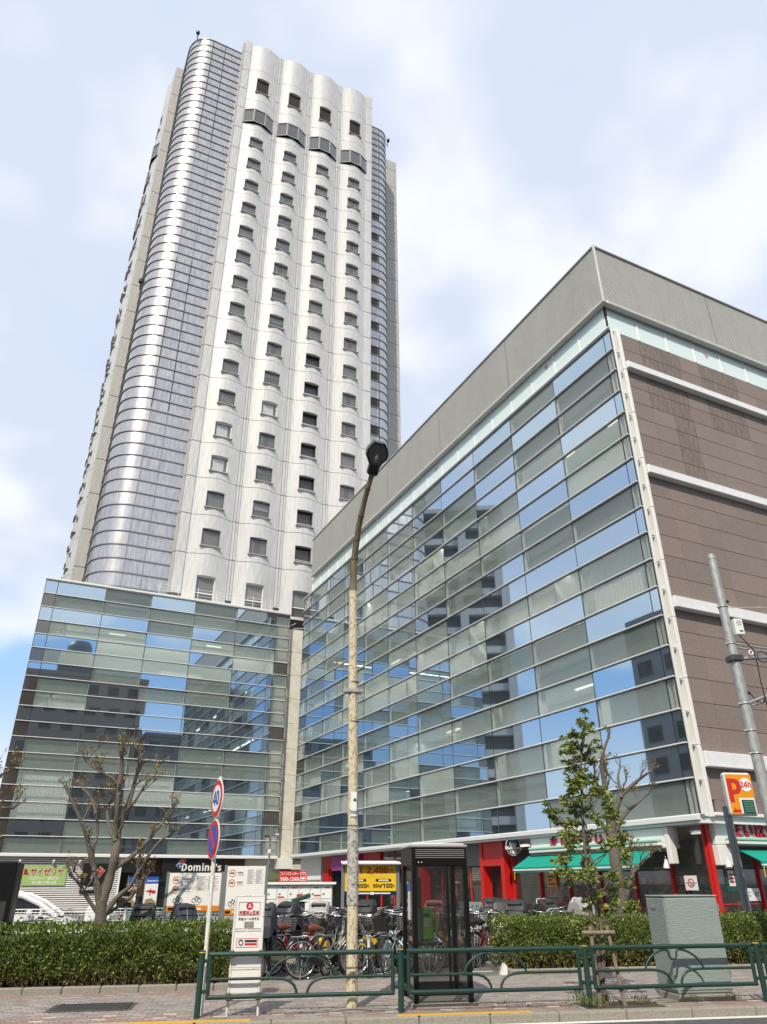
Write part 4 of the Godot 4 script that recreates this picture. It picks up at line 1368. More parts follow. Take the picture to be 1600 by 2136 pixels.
	var groups := [["awning_cassette", "folded awning box with pale green trim above the long side awning", Transform3D(Basis(Vector3(0, 0, 1), Vector3.UP, Vector3(-1, 0, 0)), Vector3(18.83, 2.72, -25.3)), 6.75], ["awning_cassette", "folded awning box with pale green trim on the road side of the shop", at(19.95, 2.72, -17.12), 5.0]]
	for g in groups:
		var c := thing(g[0], g[1], "awning box", g[2])
		block(c, "upper_roll", Vector3(0, 0.02, 0.0), Vector3(g[3], 0.12, 0.2), M.awning_pale, 0.03)
		block(c, "lower_roll", Vector3(0, -0.08, 0.0), Vector3(g[3], 0.018, 0.17), M.white, 0.02)
		block(c, "red_trim", Vector3(0, -0.13, 0.0), Vector3(g[3], -0.083, 0.16), M.brown_tile, 0.01)
	awning("awning", "green canvas awning over the long shop side below the white fascia", Transform3D(Basis(Vector3(0, 0, 1), Vector3.UP, Vector3(-1, 0, 0)), Vector3(18.79, 2.55, -25.5)), 6.6, 0.75, 0.40)
	awning("awning", "green canvas awning on the road side of the shop beside the grey posts", at(20.4, 2.5, -17.1), 4.6, 0.75, 0.34)
	# hanging round sign
	var h := thing("hanging_sign", "round navy hanging shop sign with a white head and lettering", "sign", at(18.92, 2.95, -26.7))
	part(h, "bracket", MB.new().box(Vector3(0.35, 0.43, 0.0), Vector3(1.0, 0.06, 0.06)), M.fence_green)
	for e in [-0.2, 0.2]:
		part(h, "strap", MB.new().tube(Vector3(e, 0.2, 0), Vector3(e * 1.2, 0.42, 0), 0.012, -1, 6), M.white)
	var disc := [Vector2(0, -0.025), Vector2(0.36, -0.025), Vector2(0.37, 0.0), Vector2(0.36, 0.025), Vector2(0, 0.025)]
	var lay := Transform3D(Basis(Vector3.RIGHT, PI / 2), Vector3.ZERO)
	part(h, "disc", MB.new().lathe(disc, 28, lay), M.navy)
	part(h, "rim", MB.new().ring(Vector3(0, 0, 0.02), Vector3.BACK, 0.34, 0.014, 28, 6), M.white)
	part(h, "head_mark", MB.new().lathe([Vector2(0.17, -0.006), Vector2(0.17, 0.0), Vector2(0, 0.006)], 18, Transform3D(Basis(Vector3.RIGHT, PI / 2), Vector3(0, 0.1, 0.03))), M.white)
	part(h, "cap_mark", MB.new().prism(PackedVector2Array([Vector2(-0.14, 0.14), Vector2(0.16, 0.1), Vector2(0.1, 0.24), Vector2(-0.08, 0.26)]), 0.037, 0.042), M.awning)
	var rib := MB.new()
	for k in 9:
		rib.box(Vector3(-0.36 + k * 0.09, -0.07 + 0.012 * sin(k * 2.1), 0.04), Vector3(0.075, 0.1 + 0.03 * sin(k * 1.7), 0.012), Basis(Vector3.BACK, 0.25 * sin(k * 3.0)))
	rib.box(Vector3(0, -0.19, 0.037), Vector3(0.34, 0.09, 0.012)).box(Vector3(0.02, -0.25, 0.039), Vector3(0.22, 0.06, 0.012))
	part(h, "ribbon_print", rib, M.white)
	part(h, "dark_print", MB.new().box(Vector3(-0.1, -0.16, 0.046), Vector3(0.05, 0.06, 0.004)).box(Vector3(0.07, -0.17, 0.046), Vector3(0.04, 0.09, 0.004)), M.black)
	# papers, lamps
	var n1 := thing("notice_paper", "white no-parking notice stuck inside the corner window", "notice", west(19.385, 1.6, -18.2))
	block(n1, "sheet", Vector3(-0.25, -0.2, 0), Vector3(0.25, 0.2, 0.006), M.white, 0.002)
	part(n1, "ring_mark", MB.new().ring(Vector3(0, 0, 0.008), Vector3.BACK, 0.11, 0.012, 24, 5), M.red_paint)
	part(n1, "bar_mark", MB.new().box(Vector3(0, 0, 0.009), Vector3(0.2, 0.02, 0.004), Basis(Vector3.BACK, -0.78)), M.red_paint)
	part(n1, "writing", MB.new().box(Vector3(0, 0.0, 0.008), Vector3(0.42, 0.03, 0.003)).box(Vector3(0, -0.06, 0.008), Vector3(0.28, 0.025, 0.003)), M.grey_text)
	var n2 := thing("notice_paper", "pale smoking notice on the window behind the grey post", "notice", at(20.85, 1.28, -17.365))
	block(n2, "sheet", Vector3(-0.42, -0.17, 0), Vector3(0.42, 0.17, 0.006), M.sign_white, 0.002)
	strokes(n2, "たばこ・", 0.15, M.black, at(-0.1, 0.02, 0.008), 1.2, 0.003)
	text(n2, "AT", 0.12, M.black, at(0.28, 0.0, 0.009), 0.003)
	var n3 := thing("green_poster", "green and white price poster on the corner window", "poster", at(20.15, 1.78, -17.365))
	block(n3, "sheet", Vector3(-0.22, -0.42, 0), Vector3(0.22, 0.42, 0.006), M.pay_green, 0.002)
	part(n3, "writing", MB.new().box(Vector3(0, 0.28, 0.008), Vector3(0.34, 0.16, 0.004)).box(Vector3(0.03, -0.06, 0.008), Vector3(0.26, 0.42, 0.004)), M.sign_white)
	part(n3, "red_rows", MB.new().box(Vector3(0.03, 0.04, 0.012), Vector3(0.2, 0.05, 0.003)).box(Vector3(0.03, -0.06, 0.012), Vector3(0.2, 0.05, 0.003)).box(Vector3(0.03, -0.16, 0.012), Vector3(0.2, 0.05, 0.003)), M.red_paint)
	var n4 := thing("orange_poster", "orange poster with dark lettering inside the shop window", "poster", west(19.385, 1.72, -25.0))
	block(n4, "sheet", Vector3(-0.3, -0.22, 0), Vector3(0.3, 0.22, 0.006), M.orange_sign, 0.002)
	part(n4, "writing", MB.new().box(Vector3(0, 0.12, 0.008), Vector3(0.44, 0.07, 0.003)).box(Vector3(-0.1, 0.0, 0.008), Vector3(0.2, 0.06, 0.003)).box(Vector3(0, -0.14, 0.008), Vector3(0.44, 0.05, 0.003)), M.brown_tile)
	for q in [[Vector3(18.9, 2.15, -18.6), "white bell lamp hanging at the end of the long shop side"], [Vector3(19.92, 2.16, -17.15), "white bell lamp hanging at the road corner of the shop"]]:
		var lp := thing("bell_lamp", q[1], "lamp", at(q[0].x, q[0].y, q[0].z))
		part(lp, "shade", MB.new().lathe([Vector2(0.11, -0.14), Vector2(0.09, -0.04), Vector2(0.055, 0.02), Vector2(0.05, 0.1), Vector2(0, 0.11)], 16), M.white)
		part(lp, "stem", MB.new().tube(Vector3(0, 0.1, 0), Vector3(0.0, 0.2, 0), 0.02, -1, 8), M.grey_text)


# ---------------------------------------------------------------- shops under the podium
func build_podium_shops() -> void:
	var z := -57.2
	var s := thing("striped_shop", "ground floor shop with striped metal cladding and dark openings below the podium glass", "shop front")
	part(s, "inner_wall", MB.new().span(Vector3(-0.2, 0, -64.0), Vector3(21.2, 3.3, -64.2)), M.shop_dark)
	var zf := z + 0.65
	for k in 26:
		block(s, "slat", Vector3(-6.0, 0.1 + k * 0.122, zf - 0.06), Vector3(8.0, 0.1 + k * 0.122 + 0.075, zf), M.white, 0.008)
	part(s, "slat_back", MB.new().span(Vector3(-6.0, 0, zf - 0.16), Vector3(8.0, 3.28, zf - 0.1)), M.black)
	block(s, "end_post", Vector3(8.0, 0, zf - 0.9), Vector3(8.12, 3.28, zf + 0.03), M.white, 0.01)
	for e in [[8.3, 9.25], [11.0, 12.0], [15.5, 16.7]]:
		block(s, "grey_panel", Vector3(e[0], 2.4, z - 0.5), Vector3(e[1], 3.28, z - 0.4), M.shop_grey, 0.01)
	block(s, "brown_pier", Vector3(9.3, 0, z - 0.5), Vector3(10.8, 3.28, z - 0.02), M.brown_tile, 0.01)
	block(s, "brown_pier", Vector3(15.1, 2.6, z - 0.5), Vector3(16.8, 3.28, z - 0.02), M.brown_tile, 0.01)
	for k in 4:
		block(s, "window_pane", Vector3(10.85 + k * 1.1, 0.2, z - 0.3), Vector3(11.9 + k * 1.1, 2.4, z - 0.28), M.shop_glass, 0.004)
	block(s, "cream_wall", Vector3(16.82, 0, z - 0.3), Vector3(21.3, 3.27, z - 0.02), M.cream, 0.01)
	block(s, "passage", Vector3(19.55, 0, z - 0.01), Vector3(21.2, 2.6, z + 0.02), M.black, 0.005)
	for k in 3:
		var lx: float = [2.0, 4.0, 5.6][k] - 0.2
		var l := thing("spot_lamp", ["small spotlight above the left end of the green banner", "small spotlight above the middle of the green banner", "small spotlight between the green banner and the black sign"][k], "lamp", at(lx, 3.05, zf + 0.02))
		part(l, "arm", MB.new().tube(Vector3(0, 0.1, 0), Vector3(0, 0.05, 0.3), 0.02), M.white)
		part(l, "head", MB.new().tube(Vector3(0, 0.02, 0.3), Vector3(0, -0.12, 0.2), 0.07, 0.09, 10), M.white)
	var b := thing("green_banner", "pale green restaurant banner with pink lettering on the striped cladding", "banner", at(3.42, 2.2, zf + 0.05))
	block(b, "cloth", Vector3(-1.3, -0.58, 0), Vector3(1.3, 0.6, 0.02), M.green_banner, 0.005)
	strokes(b, "サイゼリヤ", 0.40, M.white, at(0.12, 0.22, 0.02), 2.5, 0.008)
	strokes(b, "サイゼリヤ", 0.40, M.letter_red, at(0.12, 0.22, 0.03), 1.5, 0.008)
	part(b, "house_mark", MB.new().prism(PackedVector2Array([Vector2(-1.25, 0.05), Vector2(-0.98, 0.05), Vector2(-0.98, 0.15), Vector2(-1.06, 0.15), Vector2(-1.06, 0.3), Vector2(-1.2, 0.4), Vector2(-1.25, 0.36)]), 0.02, 0.035), M.letter_red)
	strokes(b, "平日ランチ", 0.19, M.white, at(-0.4, -0.16, 0.02), 1.5, 0.006)
	text(b, "500", 0.17, M.white, at(0.38, -0.17, 0.026), 0.01)
	strokes(b, "円～", 0.19, M.white, at(0.8, -0.16, 0.02), 1.5, 0.006)
	text(b, "10:00-2:00", 0.17, M.white, at(-0.15, -0.42, 0.026), 0.01)
	strokes(b, "時間", 0.17, M.white, at(0.62, -0.42, 0.02), 1.5, 0.006)
	# pizza shop signs
	var d := thing("pizza_sign", "black square pizza shop sign with red and blue tile on the striped cladding", "sign", at(6.53, 2.06, zf + 0.06))
	block(d, "board", Vector3(-0.86, -0.87, 0), Vector3(0.86, 0.87, 0.08), M.black, 0.01)
	domino(d, at(0.12, 0.2, 0.09), 0.78, 0.62)
	text(d, "Domino's", 0.235, M.white, at(0.0, -0.6, 0.085), 0.02)
	var d2 := thing("pizza_fascia", "black pizza shop fascia with white lettering and a slanted tile", "sign", at(13.05, 2.86, z + 0.72))
	block(d2, "board", Vector3(-2.3, -0.5, 0), Vector3(2.0, 0.46, 0.1), M.black, 0.01)
	domino(d2, at(-1.02, 0.13, 0.12), 0.62, 0.6)
	text(d2, "Domino's", 0.46, M.white, at(0.42, -0.16, 0.11), 0.04)
	for q in [[10.2, "tall blue and white pizza banner standing by the brown pier"], [8.95, "narrow pale pizza banner beside the brown pier"]]:
		var f := thing("standing_banner", q[1], "banner", at(q[0], 0.0, z + 0.9))
		var w := 0.43 if q[0] > 10 else 0.3
		part(f, "pole", MB.new().tube(Vector3(-w - 0.03, 0, 0), Vector3(-w - 0.03, 2.2, 0), 0.015), M.silver)
		block(f, "cloth", Vector3(-w, 0.3, 0), Vector3(w, 1.7, 0.015), M.white, 0.004)
		block(f, "head_band", Vector3(-w, 1.72, 0), Vector3(w, 2.12, 0.016), M.blue_sign, 0.004)
		part(f, "pizza_print", MB.new().prism(PackedVector2Array([Vector2(-w * 0.9, 0.35), Vector2(w * 0.7, 0.32), Vector2(w * 0.95, 0.6), Vector2(w * 0.2, 0.85), Vector2(-w * 0.7, 0.78)]), 0.016, 0.02), M.goods0)
		part(f, "red_print", MB.new().box(Vector3(0, 1.25, 0.018), Vector3(w * 1.4, 0.12, 0.006)).box(Vector3(-0.05, 1.2, 0.018), Vector3(0.08, 0.42, 0.006)).box(Vector3(w * 0.4, 1.15, 0.018), Vector3(w * 0.6, 0.08, 0.006)), M.red_sign)
		if q[0] > 10:
			text(f, "Domino's", 0.12, M.white, at(0.03, 1.88, 0.02), 0.006)


func domino(parent: Node, t: Transform3D, size: float, turn: float) -> void:
	var g := sub(parent, "tile_mark", t * Transform3D(Basis(Vector3.BACK, -turn), Vector3.ZERO))
	var k := size * 0.5
	part(g, "backing", MB.new().cbox(Vector3(0, 0, 0), Vector3(k * 1.12, k * 2.2, 0.02), 0.008), M.white)
	part(g, "red_half", MB.new().cbox(Vector3(0, k * 0.53, 0.014), Vector3(k, k, 0.02), 0.006), M.red_sign)
	part(g, "blue_half", MB.new().cbox(Vector3(0, -k * 0.53, 0.014), Vector3(k, k, 0.02), 0.006), M.deep_blue)
	var pip := MB.new()
	for p in [Vector2(0, 0.53), Vector2(-0.25, -0.4), Vector2(0.25, -0.66)]:
		pip.lathe([Vector2(k * 0.14, -0.004), Vector2(k * 0.14, 0.004), Vector2(0, 0.004)], 12, Transform3D(Basis(Vector3.RIGHT, PI / 2), Vector3(p.x * k, p.y * k, 0.028)))
	part(g, "pip", pip, M.white)


# ---------------------------------------------------------------- what the glass mirrors
func far_block(called: String, label: String, t: Transform3D, w: float, d: float, h: float, wall: Material, floors: int, cols: int, side: bool) -> Node3D:
	var b := thing(called, label, "building", t)
	part(b, "wall", MB.new().span(Vector3(-w * 0.5, 0, -d), Vector3(w * 0.5, h, 0)), wall)
	for k in floors:
		for i in cols:
			var ww := w / cols * 0.55
			var o := sub(b, "window", at(-w * 0.5 + (i + 0.5) * w / cols, (k + 0.3) * h / floors, 0.02))
			part(o, "frame", ring_frame(ww, h / floors * 0.48, 0.08, 0.1), M.frame_grey)
			part(o, "pane", MB.new().box(Vector3(0, h / floors * 0.24, 0), Vector3(ww - 0.16, h / floors * 0.48 - 0.16, 0.03)), M.window_dark)
	block(b, "parapet", Vector3(-w * 0.5 - 0.1, h, -d - 0.1), Vector3(w * 0.5 + 0.1, h + 0.7, 0.1), wall, 0.03)
	return b


func build_opposite_side() -> void:
	# faces of these look back at the glass: own z points at it
	var t := thing("apartment_tower", "balconied apartment tower that shows only as a reflection in the wing", "building", Transform3D(Basis(Vector3.UP, 0.54), Vector3(-32, 0, -115.7)))
	part(t, "core", MB.new().span(Vector3(-12, 0, -16), Vector3(12, 69, 0)), M.shop_grey)
	for k in 18:
		var y := 3.0 + k * 3.7
		block(t, "balcony", Vector3(-12.3, y, 0), Vector3(12.3, y + 1.3, 1.6), M.tile, 0.02)
	for x in [-12.0, -4.0, 4.0, 12.0]:
		block(t, "column", Vector3(x - 0.8, 0, 0.5), Vector3(x + 0.8, 69, 2.0), M.tile, 0.03)
	block(t, "roof_slab", Vector3(-12.6, 69, -16.5), Vector3(12.6, 70, 2.6), M.tile, 0.05)
	far_block("office_block", "dark office block that shows only as a reflection near the wing corner", Transform3D(Basis(Vector3.UP, PI / 2), Vector3(-24, 0, -44)), 34, 14, 28, M.grey_facade, 8, 9, true)
	var b := far_block("brown_block", "brown tiled block across the road that shows only as a reflection", Transform3D(Basis(Vector3.UP, PI), Vector3(9.0, 0, 21)), 20, 14, 33, M.brown_facade, 10, 6, false)
	part(b, "tank_stand", MB.new().span(Vector3(-1.0, 33.7, -7), Vector3(5.0, 36, -2)), M.shop_grey)
	part(b, "water_tank", MB.new().lathe([Vector2(2.1, 36), Vector2(2.1, 40), Vector2(1.7, 40.8), Vector2(0, 41.2)], 16, at(2, 0, -4.5)), M.post_grey)
	far_block("dark_block", "low dark shop house across the road that shows only as a reflection", Transform3D(Basis(Vector3.UP, PI), Vector3(26.0, 0, 20)), 13, 12, 24, M.dark_facade, 7, 4, false)
	far_block("grey_block", "grey apartment block along the far road that shows only as a double reflection", Transform3D(Basis(Vector3.UP, PI), Vector3(-20, 0, 26)), 17, 12, 27, M.grey_facade, 8, 5, false)
	far_block("tan_block", "tan block farther along the far road that shows only as a double reflection", Transform3D(Basis(Vector3.UP, PI), Vector3(-42, 0, 32)), 22, 12, 23, M.brown_facade, 7, 6, false)


# ---------------------------------------------------------------- street furniture
func mirrored(pts: Array, mid: float) -> Array:
	var out := []
	for p in pts:
		out.append(Vector3(2.0 * mid - p.x, p.y, p.z))
	return out


func build_guard_fence() -> void:
	var t := thing("guard_fence", "dark green tubular guard fence with arched loops along the kerb", "fence", street)
	for k in 5:
		var p := sub(t, "post", at(k * 2.81, 0, 0))
		part(p, "tube", MB.new().tube(Vector3(0, -0.1, 0), Vector3(0, 0.765, 0), 0.042, -1, 14), M.fence_green)
		part(p, "cap", MB.new().lathe([Vector2(0.044, 0.765), Vector2(0.04, 0.785), Vector2(0.0, 0.795)], 14), M.fence_green)
		part(p, "cap_ring", MB.new().ring(Vector3(0, 0.762, 0), Vector3.UP, 0.042, 0.006, 16, 5), M.yellow)
		for y in [0.66, 0.30]:
			for s in [-1, 1]:
				if k == 0 and s < 0:
					continue
				part(p, "bracket", MB.new().cbox(Vector3(s * 0.065, y, 0), Vector3(0.06, 0.045, 0.03), 0.006), M.fence_green)
	for k in 4:
		var p := sub(t, "panel", at(k * 2.81, 0, 0))
		var e0 := 0.115
		var e1 := 2.81 - 0.115
		part(p, "top_rail", MB.new().tube(Vector3(e0 - 0.02, 0.735, 0), Vector3(e1 + 0.02, 0.735, 0), 0.032, -1, 12), M.fence_green)
		part(p, "bottom_rail", MB.new().tube(Vector3(e0 - 0.02, 0.23, 0), Vector3(e1 + 0.02, 0.23, 0), 0.028, -1, 12), M.fence_green)
		for x in [e0, e1]:
			part(p, "side_tube", MB.new().tube(Vector3(x, 0.22, 0), Vector3(x, 0.74, 0), 0.028, -1, 12), M.fence_green)
		var m := 1.405
		var half := [Vector3(e0, 0.44, 0), Vector3(1.0, 0.44, 0), Vector3(1.12, 0.432, 0), Vector3(1.22, 0.405, 0), Vector3(1.29, 0.355, 0), Vector3(1.325, 0.29, 0), Vector3(1.335, 0.235, 0)]
		part(p, "lower_curve", MB.new().path(half, [0.0185], 8), M.fence_green)
		part(p, "lower_curve", MB.new().path(mirrored(half, m), [0.0185], 8), M.fence_green)
		var arch := [Vector3(0.93, 0.445, 0), Vector3(0.97, 0.53, 0), Vector3(1.04, 0.60, 0), Vector3(1.13, 0.655, 0), Vector3(1.22, 0.688, 0), Vector3(1.29, 0.695, 0), Vector3(1.335, 0.675, 0), Vector3(1.345, 0.63, 0), Vector3(1.352, 0.60, 0), Vector3(1.375, 0.572, 0), Vector3(1.405, 0.565, 0)]
		var back := mirrored(arch, m)
		back.reverse()
		part(p, "arch", MB.new().path(arch + back.slice(1), [0.0165], 8), M.fence_green)
		var ties := MB.new()
		for x in [1.27, 1.54]:
			ties.box(Vector3(x, 0.71, 0), Vector3(0.03, 0.04, 0.02))
		part(p, "tie", ties, M.fence_green)


func build_lamp_post() -> void:
	var t := thing("street_lamp", "weathered cream street lamp post with rust streaks and a hexagonal head", "street lamp", street * at(2.15, 0, -0.37))
	part(t, "lower_shaft", MB.new().path([Vector3(0, -0.1, 0), Vector3(0, 0.5, 0), Vector3(-0.005, 1.32, 0)], [0.086, 0.084, 0.082], 20), M.pole_paint)
	part(t, "sleeve", MB.new().path([Vector3(-0.005, 1.32, 0), Vector3(-0.015, 2.42, 0)], [0.091, 0.088], 20), M.pole_flaked)
	part(t, "upper_shaft", MB.new().path([Vector3(-0.015, 2.42, 0), Vector3(-0.05, 4.6, 0), Vector3(-0.075, 6.4, 0)], [0.081, 0.077, 0.07], 18), M.pole_paint)
	var arm := [Vector3(-0.075, 6.4, 0), Vector3(-0.07, 6.9, 0.0), Vector3(-0.055, 7.2, 0.12), Vector3(-0.02, 7.58, 0.3), Vector3(0.05, 8.0, 0.6), Vector3(0.15, 8.42, 0.9)]
	part(t, "arm", MB.new().path(arm, [0.07, 0.064, 0.06, 0.056, 0.05, 0.045], 14), M.pole_upper)
	for k in 4:
		var a: Vector3 = arm[k + 1].lerp(arm[k + 2], 0.4) if k < 4 else arm[5]
		part(t, "band", MB.new().ring(a, (arm[k + 2] - arm[k + 1]).normalized(), 0.06, 0.007, 16, 5), M.black)
	for y in [2.43, 4.05, 4.72, 0.52]:
		part(t, "band", MB.new().ring(Vector3(-0.017 * y / 2.4, y, 0), Vector3.UP, 0.084 - y * 0.001, 0.01, 18, 6), M.pole_upper)
	part(t, "clamp", MB.new().box(Vector3(-0.05, 4.56, 0.0), Vector3(0.3, 0.05, 0.2)), M.galvanised)
	for s in [-1, 1]:
		part(t, "clamp_bolt", MB.new().tube(Vector3(-0.05 + s * 0.15, 4.53, 0.02), Vector3(-0.05 + s * 0.15, 4.6, 0.02), 0.02), M.silver)
	part(t, "number_plate", MB.new().cbox(Vector3(-0.02, 2.74, 0.088), Vector3(0.1, 0.36, 0.012), 0.004), M.sign_white)
	part(t, "plate_mark", MB.new().prism(PackedVector2Array([Vector2(-0.03, 2.8), Vector2(0, 2.84), Vector2(0.03, 2.8), Vector2(0, 2.78)]), 0.095, 0.098), M.pay_green)
	text(t, "709", 0.05, M.black, at(-0.02, 2.62, 0.096), 0.004)
	part(t, "foot_mortar", MB.new().lathe([Vector2(0.3, 0.002), Vector2(0.2, 0.02), Vector2(0.1, 0.03)], 20), M.kerb)
	# head: a hexagonal bowl that looks down towards the road
	var dir := Vector3(0.14, 0.62, 0.62).normalized()
	var front := Vector3(0.02, -0.62, 0.66)
	front = (front - dir * front.dot(dir)).normalized()
	var hd := sub(t, "head", Transform3D(Basis(dir.cross(front), dir, front), Vector3(0.15, 8.42, 0.9)))
	var hex := PackedVector2Array([Vector2(-0.08, 0.12), Vector2(0.08, 0.12), Vector2(0.2, 0.3), Vector2(0.2, 0.42), Vector2(0.11, 0.58), Vector2(-0.11, 0.58), Vector2(-0.2, 0.42), Vector2(-0.2, 0.3)])
	part(hd, "neck", MB.new().cbox(Vector3(0, 0.06, -0.02), Vector3(0.2, 0.2, 0.16), 0.02), M.black)
	part(hd, "bowl", MB.new().prism(hex, -0.16, 0.02), M.black)
	var inner := PackedVector2Array()
	for q in hex:
		inner.append(Vector2(q.x * 0.82, 0.355 + (q.y - 0.355) * 0.82))
	part(hd, "lens", MB.new().prism(inner, 0.024, 0.05), M.lamp_lens)
	part(hd, "reflector", MB.new().prism(inner, 0.0205, 0.0225), M.seat_grey)
	part(hd, "bulb", MB.new().lathe([Vector2(0, 0.2), Vector2(0.035, 0.22), Vector2(0.045, 0.3), Vector2(0.02, 0.36), Vector2(0, 0.37)], 10, at(0, 0, 0.03)), M.grey_text)


func round_sign(parent: Node, y: float, kind: String, turn: Basis) -> void:
	var g := sub(parent, "sign_plate", Transform3D(turn, Vector3(0, y, 0)))
	var lay := func(z: float) -> Transform3D: return Transform3D(Basis(Vector3.RIGHT, PI / 2), Vector3(0, 0, z))
	part(g, "plate", MB.new().lathe([Vector2(0, -0.012), Vector2(0.275, -0.012), Vector2(0.285, -0.006), Vector2(0.285, 0.0), Vector2(0.275, 0.004), Vector2(0, 0.004)], 36, lay.call(0.05)), M.white)
	part(g, "red_band", MB.new().lathe([Vector2(0.268, -0.002), Vector2(0.268, 0.003), Vector2(0, 0.003)], 36, lay.call(0.057)), M.red_sign)
	part(g, "field", MB.new().lathe([Vector2(0.195 if kind == "40" else 0.2, -0.002), Vector2(0.195 if kind == "40" else 0.2, 0.003), Vector2(0, 0.003)], 36, lay.call(0.063)), M.sign_white if kind == "40" else M.blue_sign)
	if kind == "40":
		text(g, "40", 0.21, M.deep_blue, at(0, 0.0, 0.067), 0.006)
	else:
		part(g, "bar", MB.new().box(Vector3(0, 0, 0.068), Vector3(0.42, 0.07, 0.006), Basis(Vector3.BACK, -0.785)), M.red_sign)
	part(g, "clip", MB.new().box(Vector3(0, 0, 0.02), Vector3(0.1, 0.06, 0.05)), M.silver)


func build_signs() -> void:
	var t := thing("road_sign", "white road sign post with a forty limit disc above a no parking disc", "road sign", street * at(0.035, 0, -0.24))
	part(t, "pole", MB.new().tube(Vector3(0.0, -0.05, 0), Vector3(-0.02, 3.12, 0), 0.031, -1, 14), M.rusty_white)
	var turn := Basis(Vector3.UP, deg_to_rad(-70))
	round_sign(t, 2.8, "40", turn)
	round_sign(t, 2.22, "stop", turn)
	# notice frame strapped to the fence
	var n := thing("notice_stand", "white ladder shaped notice board with red lettering strapped to the fence", "notice board", street * at(0.605, 0, -0.09))
	for s in [-1, 1]:
		part(n, "leg", MB.new().tube(Vector3(s * 0.21, -0.01, 0), Vector3(s * 0.2, 1.47, 0), 0.018, -1, 10), M.rusty_white)
		for y in [0.735, 0.23]:
			part(n, "clamp", MB.new().cbox(Vector3(s * 0.205, y, 0.05), Vector3(0.075, 0.085, 0.13), 0.01), M.frame_grey)
	for y in [1.46, 1.02, 0.71, 0.55, 0.18]:
		part(n, "crossbar", MB.new().cbox(Vector3(0, y, 0), Vector3(0.4, 0.022, 0.03), 0.004), M.rusty_white)
	for seg in [[1.04, 1.445], [0.725, 1.005], [0.565, 0.695], [0.26, 0.535]]:
		block(n, "plate", Vector3(-0.19, seg[0], -0.008), Vector3(0.19, seg[1], 0.008), M.white, 0.004)
	var red := sub(n, "red_notice", at(0, 1.31, 0.012))
	part(red, "border", ring_frame(0.31, 0.17, 0.005, 0.003), M.grey_text, at(0, -0.1, 0))
	part(red, "emblem", MB.new().lathe([Vector2(0.05, -0.002), Vector2(0.05, 0.002), Vector2(0, 0.002)], 22, Transform3D(Basis(Vector3.RIGHT, PI / 2), Vector3(0, 0.02, 0.0))), M.red_sign)
	part(red, "figure", MB.new().box(Vector3(0, 0.02, 0.004), Vector3(0.02, 0.045, 0.003)).box(Vector3(0.005, 0.004, 0.004), Vector3(0.05, 0.012, 0.003)), M.white)
	strokes(red, "放置禁止区域", 0.047, M.red_sign, at(0, -0.065, 0.0), 1.3, 0.003)
	strokes(n, "安全ルールを守る", 0.037, M.black, at(0.0, 1.165, 0.009), 1.2, 0.003)
	block(n, "faded_sticker", Vector3(-0.06, 1.05, 0.0085), Vector3(0.075, 1.13, 0.011), M.kerb, 0.002)
	var low := sub(n, "lower_notice", at(0.0, 0.87, 0.01))
	part(low, "border", ring_frame(0.31, 0.11, 0.006, 0.003), M.red_sign, at(0, -0.06, 0))
	part(low, "figure", MB.new().ring(Vector3(-0.09, 0, 0.002), Vector3.BACK, 0.03, 0.006, 18, 5), M.black)
	part(low, "writing", MB.new().box(Vector3(0.05, 0.018, 0.002), Vector3(0.17, 0.024, 0.003)), M.black)
	part(low, "red_writing", MB.new().box(Vector3(0.05, -0.02, 0.002), Vector3(0.17, 0.024, 0.003)), M.red_sign)
	# parking ticket boards behind the hedge
	for q in [[-0.585, 5.3, 1.06, 1.12, 1.83, "white bicycle parking tariff board with orange foot, standing between wire fence posts"], [0.46, 5.0, 0.78, 1.06, 1.95, "narrower tariff board with orange foot directly behind the ladder shaped notice frame"]]:
		var w: float = q[2]
		var b := thing("tariff_board", q[5], "notice board", street * at(q[0], 0, -q[1]))
		for s in [-1, 1]:
			part(b, "post", MB.new().cbox(Vector3(s * (w * 0.5 + 0.03), (q[4] + 0.02) * 0.5, -0.01), Vector3(0.06, q[4] + 0.02, 0.06), 0.008), M.post_grey)
		var y0: float = q[3]
		var y1: float = q[4]
		block(b, "panel", Vector3(-w * 0.5, y0 + 0.1, -0.01), Vector3(w * 0.5, y1, 0.015), M.white, 0.004)
		block(b, "foot_band", Vector3(-w * 0.5, y0, -0.01), Vector3(w * 0.5, y0 + 0.098, 0.017), M.orange, 0.004)
		strokes(b, "大久", 0.07, M.white, at(-w * 0.22, y0 + 0.05, 0.018), 1.4, 0.003)
		part(b, "foot_mark", MB.new().box(Vector3(-w * 0.42, y0 + 0.05, 0.019), Vector3(0.1, 0.05, 0.003)), M.black)
		part(b, "foot_writing", MB.new().box(Vector3(w * 0.02, y0 + 0.05, 0.019), Vector3(w * 0.28, 0.04, 0.003)), M.white)
		for k in 2:
			part(b, "ring_mark", MB.new().ring(Vector3(-w * 0.37, y1 - 0.13 - k * 0.18, 0.018), Vector3.BACK, 0.062, 0.008, 22, 5), M.orange)
			part(b, "ring_word", MB.new().box(Vector3(-w * 0.37, y1 - 0.13 - k * 0.18, 0.017), Vector3(0.075, 0.025, 0.003)), M.black)
			part(b, "tariff_word", MB.new().box(Vector3(-w * 0.16, y1 - 0.12 - k * 0.18, 0.017), Vector3(w * 0.15, 0.03, 0.003)).box(Vector3(-w * 0.15, y1 - 0.165 - k * 0.18, 0.017), Vector3(w * 0.16, 0.01, 0.003)), M.grey_text)
		var lines := MB.new()
		for k in 15:
			for c in 2:
				var ln := w * (0.16 + 0.05 * sin(k * 2.7 + c))
				lines.box(Vector3(w * (0.13 + 0.22 * c) - w * 0.1 + ln * 0.5, y1 - 0.07 - k * 0.018, 0.0165), Vector3(ln, 0.007, 0.002))
		part(b, "small_print", lines, M.grey_text)
